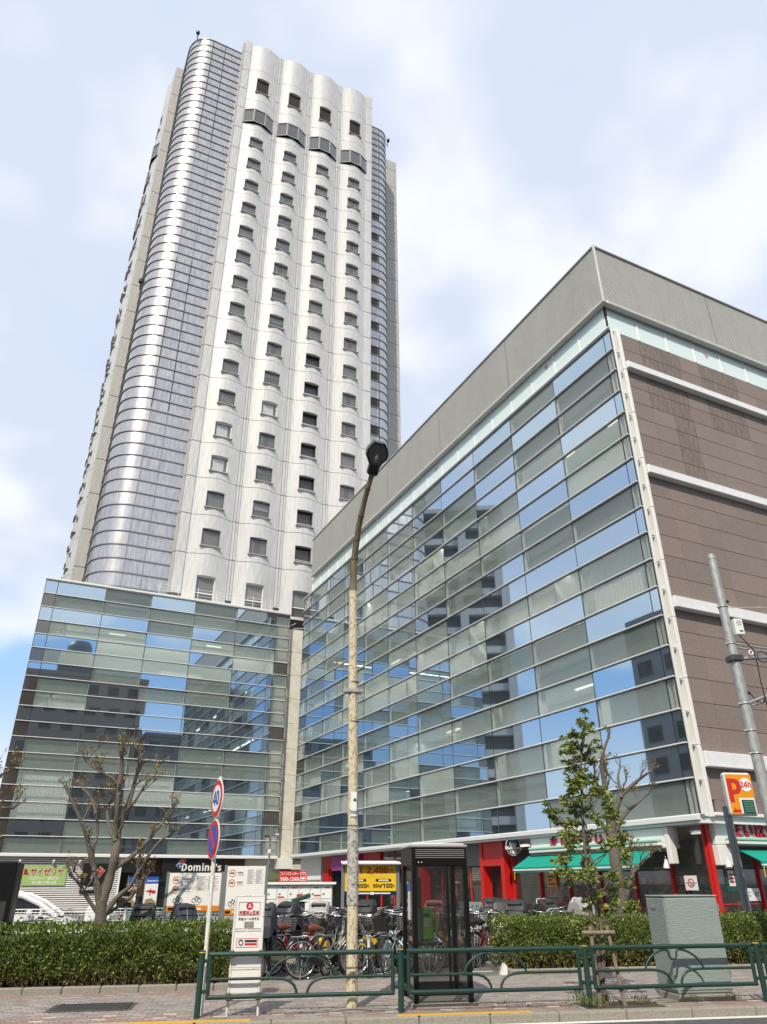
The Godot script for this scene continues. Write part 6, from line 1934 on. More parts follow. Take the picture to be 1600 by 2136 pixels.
	cr.tube(bb + Vector3(0, 0, -0.06), bb + Vector3(-0.1, 0.12, -0.075), 0.01, -1, 6)
	bike.crank = cr.mesh()
	var pd := MB.new()
	pd.cbox(bb + Vector3(0.1, -0.12, 0.12), Vector3(0.09, 0.025, 0.07), 0.005)
	pd.cbox(bb + Vector3(-0.1, 0.12, -0.12), Vector3(0.09, 0.025, 0.07), 0.005)
	bike.pedal = pd.mesh()
	var cg := MB.new()
	cg.prism(PackedVector2Array([Vector2(-0.58, 0.3), Vector2(-0.1, 0.2), Vector2(-0.03, 0.25), Vector2(-0.03, 0.33), Vector2(-0.1, 0.38), Vector2(-0.58, 0.37)]), 0.06, 0.068)
	bike.chain_guard = cg.mesh()
	var ks := MB.new()
	for s in [-1, 1]:
		ks.tube(R + Vector3(0, 0, s * 0.06), Vector3(-0.6, 0.01, s * 0.14), 0.008, -1, 6)
	ks.tube(Vector3(-0.6, 0.012, -0.14), Vector3(-0.6, 0.012, 0.14), 0.008, -1, 6)
	bike.stand = ks.mesh()
	var bk := MB.new()
	for j in 6:
		var y := 0.74 + j * 0.045
		var e := 0.145 + j * 0.009
		bk.tube(Vector3(0.5 - e * 0.9, y, -e), Vector3(0.5 - e * 0.9, y, e), 0.004, -1, 4, false)
		bk.tube(Vector3(0.5 + e * 0.9, y, -e), Vector3(0.5 + e * 0.9, y, e), 0.004, -1, 4, false)
		for s in [-1, 1]:
			bk.tube(Vector3(0.5 - e * 0.9, y, s * e), Vector3(0.5 + e * 0.9, y, s * e), 0.004 if j < 5 else 0.008, -1, 4, false)
	for k in 9:
		var q := -1.0 + k * 0.25
		for s in [-1, 1]:
			bk.tube(Vector3(0.5 + q * 0.13, 0.74, s * 0.145), Vector3(0.5 + q * 0.17, 0.965, s * 0.19), 0.0035, -1, 4, false)
			bk.tube(Vector3(0.5 + s * 0.13, 0.74, q * 0.145), Vector3(0.5 + s * 0.17, 0.965, q * 0.19), 0.0035, -1, 4, false)
		bk.tube(Vector3(0.5 + q * 0.13, 0.74, -0.145), Vector3(0.5 + q * 0.13, 0.74, 0.145), 0.0035, -1, 4, false)
	bike.basket = bk.mesh()
	var sb := MB.new()
	for s in [-1.0, 1.0]:
		sb.quad(Vector3(0.37, 0.74, s * 0.15), Vector3(0.63, 0.74, s * 0.15), Vector3(0.68, 0.98, s * 0.2), Vector3(0.32, 0.98, s * 0.2))
		sb.quad(Vector3(0.5 + s * 0.13, 0.74, -0.15), Vector3(0.5 + s * 0.13, 0.74, 0.15), Vector3(0.5 + s * 0.18, 0.98, 0.2), Vector3(0.5 + s * 0.18, 0.98, -0.2))
	sb.quad(Vector3(0.37, 0.741, -0.15), Vector3(0.63, 0.741, -0.15), Vector3(0.63, 0.741, 0.15), Vector3(0.37, 0.741, 0.15))
	bike.basket_bag = sb.mesh()
	bike.lamp = MB.new().lathe([Vector2(0, -0.05), Vector2(0.025, -0.045), Vector2(0.038, 0.02), Vector2(0.036, 0.03), Vector2(0, 0.035)], 12, Transform3D(Basis(Vector3.BACK, -PI / 2), Vector3(0.66, 0.6, 0.07))).mesh()
	# child seat behind the saddle
	var cs := MB.new()
	cs.cbox(Vector3(-0.6, 0.78, 0), Vector3(0.3, 0.1, 0.32), 0.03)
	cs.cbox(Vector3(-0.77, 1.0, 0), Vector3(0.08, 0.46, 0.34), 0.03, Basis(Vector3.BACK, 0.18))
	for s in [-1, 1]:
		cs.cbox(Vector3(-0.62, 0.9, s * 0.17), Vector3(0.3, 0.2, 0.04), 0.015)
		cs.cbox(Vector3(-0.48, 0.6, s * 0.13), Vector3(0.08, 0.3, 0.05), 0.015)
	bike.child_seat = cs.mesh()
	bike.bars = MB.new().path([Vector3(-0.5, 0.98, 0.17), Vector3(-0.46, 1.02, 0.1), Vector3(-0.46, 1.02, -0.1), Vector3(-0.5, 0.98, -0.17)], [0.014], 7).mesh()
	# a rain cover stretched over hoops
	var cv := MB.new()
	var n := 9
	for i in n:
		for j in 6:
			cv.quad(hood(i, j, n), hood(i + 1, j, n), hood(i + 1, j + 1, n), hood(i, j + 1, n))
	for j in [0, 6]:
		var mid := Vector3(-0.62, 0.84, hood(4, j, n).z)
		for i in n:
			if j == 0:
				cv.tri(mid, hood(i, j, n), hood(i + 1, j, n))
			else:
				cv.tri(mid, hood(i + 1, j, n), hood(i, j, n))
		cv.quad(hood(0, j, n), hood(n, j, n), Vector3(-0.38, 0.62, hood(4, j, n).z), Vector3(-0.86, 0.6, hood(4, j, n).z))
	bike.cover = cv.mesh()
	var hp := MB.new()
	for i in [2, 5, 8]:
		var pts := []
		for j in 7:
			pts.append(hood(i, j, n) * 1.004)
		hp.path(pts, [0.009], 6)
	bike.hoops = hp.mesh()


func hood(i: int, j: int, n: int) -> Vector3:
	var g := PI * (1.08 - 1.16 * i / n)
	var s := -1.0 + j / 3.0
	var wz := 0.23 * sin(s * PI * 0.5)
	var k := 1.0 - 0.22 * s * s * s * s + 0.025 * sin(i * 2.3 + j * 1.9)
	return Vector3(-0.62 + 0.33 * cos(g) * k, 0.82 + 0.46 * maxf(sin(g), -0.3) * k, wz)


func mudguard(b: MB, c: Vector3, r: float, a0: float, a1: float) -> void:
	for i in 14:
		var g0 := a0 + (a1 - a0) * i / 14.0
		var g1 := a0 + (a1 - a0) * (i + 1) / 14.0
		var p := Vector3(cos(g0), sin(g0), 0)
		var q := Vector3(cos(g1), sin(g1), 0)
		for s in [[-1, -0.6], [-0.6, 0.6], [0.6, 1]]:
			var z0: float = s[0] * 0.03
			var z1: float = s[1] * 0.03
			var d0 := r - 0.016 * (1.0 if absf(s[0]) > 0.9 else 0.0)
			var d1 := r - 0.016 * (1.0 if absf(s[1]) > 0.9 else 0.0)
			b.quad(c + p * d0 + Vector3(0, 0, z0), c + p * d1 + Vector3(0, 0, z1), c + q * d1 + Vector3(0, 0, z1), c + q * d0 + Vector3(0, 0, z0))


# opts: frame colour, guard colour, basket ("wire", "bag", ""), seat ("", "seat", "cover_black", ...), saddle
func bicycle(label: String, t: Transform3D, frame: String, guard: String, basket: String, seat: String, saddle := "saddle_black", group := "parked bicycles") -> void:
	var b := thing("bicycle", label, "bicycle", t, group)
	for x in [-0.55, 0.56]:
		var w := sub(b, "wheel", at(x, 0.335, 0))
		w.rotation.z = rng.randf() * 3.0
		part(w, "tyre", bike.tyre, M.tyre)
		part(w, "rim", bike.rim, M.chrome)
		part(w, "spokes", bike.spokes, M.chrome)
	part(b, "frame", bike.frame, M[frame])
	part(b, "handlebar", bike.bar, M.chrome)
	part(b, "grip", bike["grip1"], M.saddle_black)
	part(b, "grip", bike["grip-1"], M.saddle_black)
	part(b, "saddle", bike.saddle, M[saddle])
	part(b, "seat_post", bike.post, M.chrome)
	if guard:
		part(b, "mudguard", bike.rear_guard, M[guard])
		part(b, "mudguard", bike.front_guard, M[guard])
		part(b, "chain_guard", bike.chain_guard, M[guard])
	if seat == "" :
		part(b, "carrier", bike.carrier, M.chrome)
	part(b, "crank", bike.crank, M.chrome)
	part(b, "pedal", bike.pedal, M.black)
	part(b, "stand", bike.stand, M.chrome)
	part(b, "head_lamp", bike.lamp, M.silver)
	if basket:
		part(b, "basket", bike.basket if basket != "bag" else bike.basket_bag, M.chrome if basket == "wire" else M.basket_black)
	if seat:
		part(b, "child_seat", bike.child_seat, M.black if seat != "seat_grey" else M.seat_grey)
		part(b, "hand_bar", bike.bars, M.black)
		if seat.begins_with("cover"):
			part(b, "rain_cover", bike.cover, M[seat])
			part(b, "hoop", bike.hoops, M.white if seat == "cover_grey" or seat == "cover_mesh" else M.black)


func build_bicycles() -> void:
	bike_shapes()
	# those one can single out: place (along, away), turn, looks
	var own := [
		[2.15, 4.35, 0.25, "frame_gunmetal", "frame_black", "", "", "saddle_brown", "bicycle with a brown saddle and bright bare rear wheel nearest the fence arch"],
		[1.55, 5.05, 0.45, "frame_red", "frame_cream", "black", "", "saddle_brown", "red framed bicycle with a white mudguard behind the bare wheeled bicycle"],
		[3.75, 4.75, 2.5, "frame_blue", "frame_silver", "bag", "", "saddle_black", "pale blue framed bicycle with a black basket left of the phone booth"],
		[2.85, 5.15, 1.0, "frame_cream", "frame_cream", "black", "", "saddle_black", "cream framed bicycle half hidden by the lamp post"],
		[1.0, 4.9, 1.35, "frame_black", "frame_black", "", "cover_navy", "saddle_black", "bicycle under a dark navy rain cover beside the notice frame"],
		[1.75, 6.7, 1.0, "frame_black", "frame_black", "black", "cover_black", "saddle_black", "bicycle with a black hooded child seat in front of the pay machine"],
		[2.35, 7.3, 1.25, "frame_silver", "frame_silver", "wire", "cover_grey", "saddle_black", "bicycle with a silver grey child seat hood beside the black hood"],
		[3.3, 6.6, 1.2, "frame_gunmetal", "frame_black", "black", "cover_black", "saddle_black", "bicycle with a dark rounded cover directly right of the lamp post"],
		[4.55, 5.6, 0.9, "frame_orange", "frame_black", "wire", "", "saddle_brown", "orange framed bicycle at the left edge of the phone booth"],
		[4.9, 7.0, 1.3, "frame_black", "frame_black", "black", "cover_pink", "saddle_black", "bicycle with a pink and black child seat cover seen through the booth"],
		[5.9, 6.1, 0.7, "frame_red", "frame_silver", "black", "", "saddle_black", "red framed bicycle with white mudguards right of the phone booth"],
		[6.5, 6.7, 1.0, "frame_silver", "frame_silver", "black", "", "saddle_black", "silver bicycle with a dark basket at the end of the right hedge"],
		[7.25, 7.6, 2.2, "frame_black", "frame_black", "black", "cover_mesh", "saddle_black", "bicycle with a hooped mesh child canopy in front of the shop door"],
		[8.75, 8.8, 2.0, "frame_gunmetal", "frame_black", "", "cover_grey", "saddle_black", "bicycle with a white and grey child hood beside the orange poster"],
		[-3.3, 5.6, 2.6, "frame_red", "frame_black", "black", "", "saddle_black", "bicycle with orange bag and tall bars in front of the white car"],
		[-1.55, 5.75, 1.6, "frame_black", "frame_black", "black", "cover_black", "saddle_black", "bicycle with a round black hood behind the hedge"],
		[-0.95, 5.9, 1.9, "frame_black", "frame_black", "black", "cover_navy", "saddle_black", "bicycle with a flat dark cover under the wider tariff board"],
	]
	for q in own:
		bicycle(q[8], st(q[0], q[1], 0, q[2]), q[3], q[4], q[5], q[6], q[7])
	var nth := ["first", "second", "third", "fourth", "fifth", "sixth", "seventh", "eighth", "ninth", "tenth", "eleventh", "twelfth", "thirteenth", "fourteenth", "fifteenth"]
	var frames := ["frame_silver", "frame_black", "frame_gunmetal", "frame_silver", "frame_black", "frame_cream"]
	var rows := [[4.95, 1.15, 5.3, 0.62, "front"], [5.9, 0.9, 5.6, 0.46, "second"], [6.7, 5.3, 8.4, 0.52, "booth side"], [7.7, 1.0, 7.0, 0.5, "third"], [9.4, 0.9, 7.2, 0.55, "back"], [11.0, 3.0, 7.8, 0.6, "last"]]
	for r in rows:
		var a: float = r[1]
		var place := -1
		while a < r[2]:
			var k := rng.randi_range(0, 5)
			var bs: String = ["black", "wire", "bag", "black", "", "wire"][rng.randi_range(0, 5)]
			place += 1
			var lab := "%s bicycle, %s from the lockers end, packed in the %s row of the lot" % [{"frame_silver": "silver", "frame_black": "black", "frame_gunmetal": "grey", "frame_cream": "cream"}[frames[k]], nth[place], r[4]]
			bicycle(lab, st(a + rng.randf_range(-0.06, 0.06), r[0] + rng.randf_range(-0.2, 0.2), 0, 1.25 + rng.randf_range(-0.3, 0.3) + (PI if rng.randf() < 0.3 else 0.0)), frames[k], "frame_silver" if rng.randf() < 0.6 else "frame_black", bs, "cover_black" if rng.randf() < 0.05 else "", "saddle_black", "bicycles in the packed rows")
			a += r[3]


# ---------------------------------------------------------------- cars
func car(t: Node3D, paint: Material) -> void:
	# side outline, nose towards +x
	var side := PackedVector2Array([Vector2(-1.95, 0.32), Vector2(-1.98, 0.75), Vector2(-1.9, 0.98), Vector2(-1.4, 1.02), Vector2(0.85, 0.98), Vector2(1.35, 0.88), Vector2(1.8, 0.74), Vector2(1.95, 0.55), Vector2(1.93, 0.3), Vector2(1.55, 0.24), Vector2(-1.6, 0.24)])
	var b := MB.new().prism(side, -0.8, 0.8)
	part(t, "body", b, paint)
	var cab := PackedVector2Array([Vector2(-1.75, 0.97), Vector2(-1.5, 1.3), Vector2(-1.0, 1.42), Vector2(-0.2, 1.44), Vector2(0.35, 1.35), Vector2(0.75, 1.18), Vector2(1.15, 0.93)])
	part(t, "cabin", MB.new().prism(cab, -0.68, 0.68), M.car_glass)
	var rail := [Vector3(-1.8, 0.96, 0), Vector3(-1.5, 1.32, 0), Vector3(-1.0, 1.45, 0), Vector3(-0.2, 1.47, 0), Vector3(0.37, 1.38, 0), Vector3(0.77, 1.21, 0), Vector3(1.22, 0.93, 0)]
	for s in [-1, 1]:
		var pts := []
		for p in rail:
			pts.append(p + Vector3(0, 0, s * 0.68))
		part(t, "roof_rail", MB.new().path(pts, [0.06], 8), paint)
		part(t, "pillar", MB.new().cbox(Vector3(-0.45, 1.2, s * 0.69), Vector3(0.1, 0.48, 0.05), 0.01), paint)
		part(t, "mirror", MB.new().cbox(Vector3(0.6, 1.03, s * 0.88), Vector3(0.12, 0.12, 0.16), 0.03), paint)
		part(t, "door_handle", MB.new().cbox(Vector3(-0.35, 0.88, s * 0.81), Vector3(0.18, 0.03, 0.03), 0.008), M.chrome)
		part(t, "headlight", MB.new().cbox(Vector3(1.82, 0.66, s * 0.58), Vector3(0.2, 0.12, 0.36), 0.03), M.silver)
		part(t, "tail_lamp", MB.new().cbox(Vector3(-1.95, 0.84, s * 0.62), Vector3(0.08, 0.18, 0.28), 0.02), M.lamp_red)
		for x in [-1.25, 1.2]:
			var w := sub(t, "wheel", Transform3D(Basis(Vector3.RIGHT, PI / 2), Vector3(x, 0.31, s * 0.74)))
			part(w, "tyre", MB.new().lathe([Vector2(0.2, -0.1), Vector2(0.29, -0.1), Vector2(0.31, -0.06), Vector2(0.31, 0.06), Vector2(0.29, 0.1), Vector2(0.2, 0.1)], 22), M.tyre)
			part(w, "rim", MB.new().lathe([Vector2(0, -0.08), Vector2(0.2, -0.09), Vector2(0.2, 0.09), Vector2(0, 0.08)], 18), M.silver)
	part(t, "roof", MB.new().prism(PackedVector2Array([Vector2(-1.05, 1.43), Vector2(-0.2, 1.455), Vector2(0.3, 1.375), Vector2(0.3, 1.41), Vector2(-0.2, 1.49), Vector2(-1.05, 1.465)]), -0.68, 0.68), paint)
	part(t, "bumper", MB.new().cbox(Vector3(1.92, 0.4, 0), Vector3(0.14, 0.22, 1.5), 0.05), paint)


func build_cars() -> void:
	var a := thing("parked_car", "white car parked behind the wire fence beside the striped wall", "car", st(-5.4, 9.8, 0, 0.12))
	car(a, M.car_white)
	var b := thing("parked_car", "silver car standing nose on behind the wider tariff board", "car", st(-0.35, 10.2, 0, -1.35))
	car(b, M.car_silver)
	var c := thing("delivery_scooter", "black pizza delivery scooter with a box in front of the brown pier", "scooter", at(8.0, 0, -50.0, 0.4))
	part(c, "box", MB.new().cbox(Vector3(-0.5, 1.05, 0), Vector3(0.55, 0.5, 0.5), 0.03), M.black)
	text(c, "Domino's", 0.09, M.white, at(-0.5, 1.0, 0.255), 0.006)
	part(c, "body", MB.new().prism(PackedVector2Array([Vector2(-0.75, 0.4), Vector2(0.1, 0.3), Vector2(0.4, 0.35), Vector2(0.5, 0.9), Vector2(0.4, 0.95), Vector2(0.28, 0.5), Vector2(0, 0.45), Vector2(-0.1, 0.72), Vector2(-0.75, 0.75)]), -0.15, 0.15), M.black)
	part(c, "handlebar", MB.new().tube(Vector3(0.42, 1.02, -0.32), Vector3(0.42, 1.02, 0.32), 0.02), M.black)
	for x in [-0.55, 0.62]:
		part(c, "wheel", MB.new().ring(Vector3(x, 0.22, 0), Vector3.BACK, 0.17, 0.05, 22, 8), M.tyre)


# ---------------------------------------------------------------- plants
func leaf_mesh(l: float, w: float) -> ArrayMesh:
	var b := MB.new()
	var p := [Vector3(0, 0, 0), Vector3(w * 0.5, 0.06 * l, l * 0.4), Vector3(w * 0.42, 0.03 * l, l * 0.7), Vector3(0, -0.08 * l, l), Vector3(-w * 0.42, 0.03 * l, l * 0.7), Vector3(-w * 0.5, 0.06 * l, l * 0.4), Vector3(0, -0.02 * l, l * 0.5)]
	for k in 6:
		b.tri(p[6], p[(k + 1) % 6], p[k])
	return b.mesh()


func leaves(parent: Node, called: String, shape: ArrayMesh, where: Array, tint: Array) -> MultiMeshInstance3D:
	var mi := MultiMeshInstance3D.new()
	mi.name = called
	var mm := MultiMesh.new()
	mm.transform_format = MultiMesh.TRANSFORM_3D
	mm.use_colors = true
	mm.mesh = shape
	mm.instance_count = where.size()
	for k in where.size():
		mm.set_instance_transform(k, where[k])
		mm.set_instance_color(k, tint[k])
	mi.multimesh = mm
	mi.material_override = M.leaf
	parent.add_child(mi, true)
	return mi


func facing(p: Vector3, out: Vector3, r: RandomNumberGenerator, s: float, loose := 0.8) -> Transform3D:
	var d := (out + Vector3(r.randfn(0, 1), r.randfn(0, 1), r.randfn(0, 1)) * loose).normalized()
	var up := Vector3(r.randfn(0, 1), r.randfn(0.6, 1), r.randfn(0, 1))
	var x := up.cross(d)
	if x.length() < 0.01:
		x = Vector3.RIGHT
	x = x.normalized()
	return Transform3D(Basis(x, d.cross(x), d).scaled(Vector3.ONE * s), p)


# a clipped hedge: rounded block of twigs and leaves; size along, height, depth
func hedge(called: String, label: String, base: Transform3D, sx: float, sy: float, sz: float, n: int, sd: int) -> void:
	var t := thing(called, label, "hedge", base)
	var r := RandomNumberGenerator.new()
	r.seed = sd
	part(t, "inner_mass", MB.new().cbox(Vector3(sx * 0.5, sy * 0.5 - 0.03, -sz * 0.5), Vector3(sx - 0.2, sy - 0.16, sz - 0.2), 0.16), M.hedge_twig)
	var tw := MB.new()
	for k in 420:
		var x := r.randf_range(0.05, sx - 0.05)
		var z := -0.1 - r.randf() * 0.12
		tw.tube(Vector3(x, 0.0, z), Vector3(x + r.randfn(0, 0.06), r.randf_range(0.25, sy * 0.85), z + r.randf_range(-0.02, 0.09)), 0.004, 0.002, 4, false)
	part(t, "twigs", tw, M.wood_old).set_meta("kind", "stuff")
	var bump := FastNoiseLite.new()
	bump.seed = sd
	bump.frequency = 1.4
	var where := []
	var tint := []
	while where.size() < n:
		# pick a point on the rounded block: front, top, ends
		var q := r.randf()
		var u := r.randf() * sx
		var p: Vector3
		var o: Vector3
		if q < 0.5:
			var y := sy * pow(r.randf(), 0.75)
			if r.randf() > 0.45 + 0.55 * smoothstep(0.0, 0.35, y / sy):
				continue
			p = Vector3(u, y, 0)
			o = Vector3(0, 0.25, 1)
		elif q < 0.92:
			p = Vector3(u, sy, -r.randf() * sz)
			o = Vector3(0, 1, 0.25)
		else:
			var e := 0.0 if r.randf() < 0.5 else sx
			p = Vector3(e, sy * r.randf(), -r.randf() * sz)
			o = Vector3(-1.0 if e == 0.0 else 1.0, 0.3, 0)
		# round the edges off
		var k := 0.42
		var front := clampf((p.z + k) / k, 0.0, 1.0)
		var high := clampf((p.y - sy + k) / k, 0.0, 1.0)
		if front > 0.0 and high > 0.0:
			var m := sqrt(front * front + high * high)
			if m > 1.0:
				p.z = -k + k * front / m
				p.y = sy - k + k * high / m
				o = Vector3(0, high, front)
		var left := clampf((k - p.x) / k, 0.0, 1.0)
		if left > 0.0 and front > 0.0:
			var m := sqrt(front * front + left * left)
			if m > 1.0:
				p.z = minf(p.z, -k + k * front / m)
				p.x = k - k * left / m
		var nz := bump.get_noise_3d(p.x * 1.7, p.y * 2.2, p.z * 1.7)
		p += o.normalized() * (nz * 0.13 - absf(r.randfn(0, 0.04)) + 0.02)
		if o.y > 0.9 and bump.get_noise_3d(p.x * 6.0, 3.0, p.z * 6.0) > 0.12 and r.randf() < 0.3:
			p.y += r.randf() * 0.1
		p.y = maxf(p.y, 0.03)
		where.append(facing(p, o, r, r.randf_range(0.7, 1.3)))
		var g := r.randf()
		var c := Color(0.075, 0.115, 0.020).lerp(Color(0.20, 0.245, 0.045), g * g)
		if r.randf() < 0.07:
			c = Color(0.30, 0.36, 0.09)
		if p.y < sy * 0.32 and r.randf() < 0.3:
			c = Color(0.17, 0.10, 0.035)
		tint.append(c)
	var shape := leaf_mesh(0.062, 0.026)
	leaves(t, "foliage", shape, where, tint).set_meta("kind", "stuff")


func build_hedges() -> void:
	# planting beds with their own kerbs
	for q in [["planting_bed", -5.5, 0.5, 2.92, 4.9], ["planting_bed", 5.72, 16.0, 4.12, 5.9]]:
		var b := structure(q[0], street)
		part(b, "soil", MB.new().span(Vector3(q[1] + 0.1, -0.05, -q[3] - 0.1), Vector3(q[2] - 0.08, 0.07, -q[4])), M.soil)
		var x: float = q[1]
		while x < q[2] - 0.1:
			var e := minf(x + 0.62, q[2])
			block(b, "kerb_stone", Vector3(x, -0.1, -q[3]), Vector3(e - 0.008, 0.1, -q[3] - 0.12), M.kerb, 0.018)
			x += 0.62
		block(b, "kerb_stone", Vector3((q[2] if q[1] < 0 else q[1]) - 0.12 * (1.0 if q[1] < 0 else 0.0), -0.1, -q[3] - 0.125), Vector3((q[2] if q[1] < 0 else q[1]) + 0.12 * (0.0 if q[1] < 0 else 1.0), 0.098, -q[4]), M.kerb, 0.018)
	hedge("clipped_hedge", "clipped green hedge below the bare pollarded tree", street * at(-5.0, 0.06, -3.1), 5.4, 0.86, 1.6, 19000, 51)
	hedge("clipped_hedge", "clipped green hedge behind the grey cabinet, in front of the shop awnings", street * at(5.78, 0.06, -4.25), 9.0, 0.86, 1.35, 26000, 52)
	var w := thing("white_wedge", "small white concrete wedge at the end of the right hedge bed", "kerb wedge", street * at(5.62, 0, -4.3))
	part(w, "body", MB.new().prism(PackedVector2Array([Vector2(-0.06, 0), Vector2(0.07, 0), Vector2(0.07, 0.15), Vector2(0.02, 0.2)]), -0.06, 0.1), M.white)


# limbs: [points in (along, up), start radius, end radius, how far the tip leans away]
func tree_limbs(t: Node3D, a0: float, limbs: Array, r: RandomNumberGenerator) -> Array:
	var tips := []
	for q in limbs:
		var pts := []
		var rad := []
		var n: int = q[0].size()
		for i in n:
			var f := float(i) / (n - 1)
			var p: Vector2 = q[0][i]
			var wob := 0.0 if i == 0 else 0.03
			pts.append(Vector3(p.x - a0 + r.randfn(0, wob * 0.4), p.y, q[4] + (q[3] - q[4]) * f + r.randfn(0, wob)))
			rad.append(lerpf(q[1], q[2], f) * 0.82 * (1.0 + (0.12 * sin(i * 2.4) if i > 0 and i < n - 1 else 0.0)))
		# smooth the line
		var fine := []
		var fr := []
		for i in n - 1:
			for s in 3:
				var f := s / 3.0
				fine.append(pts[i].cubic_interpolate(pts[i + 1], pts[maxi(i - 1, 0)], pts[mini(i + 2, n - 1)], f))
				fr.append(lerpf(rad[i], rad[i + 1], f) * (1.0 + r.randfn(0, 0.04)))
		fine.append(pts[n - 1])
		fr.append(rad[n - 1])
		part(t, "trunk" if q[2] > 0.08 else "limb", MB.new().path(fine, fr, 12), M.bark)
		if q[2] < 0.08:
			for e in (2 if n > 3 else 1):
				var m2 := r.randi_range(fine.size() / 3, fine.size() - 2)
				var s2: Vector3 = fine[m2]
				var d2: Vector3 = ((fine[m2 + 1] - s2).normalized() * 0.5 + Vector3(r.randfn(0, 0.6), 0.75, r.randfn(0, 0.6))).normalized()
				var l2 := r.randf_range(0.15, 0.42)
				var e2: Vector3 = s2 + d2 * l2
				part(t, "limb", MB.new().path([s2, s2 + d2 * l2 * 0.5 + Vector3(r.randfn(0, 0.04), -0.03, r.randfn(0, 0.04)), e2], [fr[m2] * 0.55, fr[m2] * 0.42, fr[m2] * 0.34], 8), M.bark)
				tips.append([e2, d2, maxf(0.012, fr[m2] * 0.34)])
			tips.append([fine[-1], (fine[-1] - fine[-4]).normalized(), q[2]])
			if n > 3:
				var m := fine.size() / 2
				tips.append([fine[m], (fine[m + 1] - fine[m]).normalized() + Vector3(r.randfn(0, 0.7), 0.4, r.randfn(0, 0.7)), q[2] * 0.9])
	return tips


# knuckles, twigs and opening buds at the ends of pollarded limbs
func pollard_ends(t: Node3D, tips: Array, r: RandomNumberGenerator, green: float) -> void:
	var where := []
	var tint := []
	var twigs := MB.new()
	for q in tips:
		var p: Vector3 = q[0]
		var d: Vector3 = q[1].normalized()
		var rad: float = q[2]
		twigs.path([p - d * 0.05, p, p + d * 0.05], [rad * 1.0, rad * 1.5, rad * 0.7], 8)
		for k in r.randi_range(4, 8):
			var e := (d + Vector3(r.randfn(0, 0.6), r.randf_range(0, 0.6), r.randfn(0, 0.6))).normalized()
			var l := r.randf_range(0.07, 0.24)
			var m := p + e * l * 0.5 + Vector3(r.randfn(0, 0.02), 0.01, r.randfn(0, 0.02))
			var z := p + e * l + Vector3(0, 0.05, 0)
			twigs.path([p, m, z], [rad * 0.45, rad * 0.35, rad * 0.22], 6)
			for j in r.randi_range(3, 8):
				where.append(facing(z + Vector3(r.randfn(0, 0.028), r.randfn(0.01, 0.025), r.randfn(0, 0.028)), e + Vector3.UP * 0.3, r, r.randf_range(0.5, 1.1), 1.0))
				var c := Color(0.22, 0.115, 0.05).lerp(Color(0.21, 0.22, 0.05), clampf(green + r.randfn(0, 0.3), 0.0, 1.0))
				tint.append(c)
	part(t, "twigs", twigs, M.bark)
	leaves(t, "buds", leaf_mesh(0.07, 0.03), where, tint).set_meta("kind", "stuff")


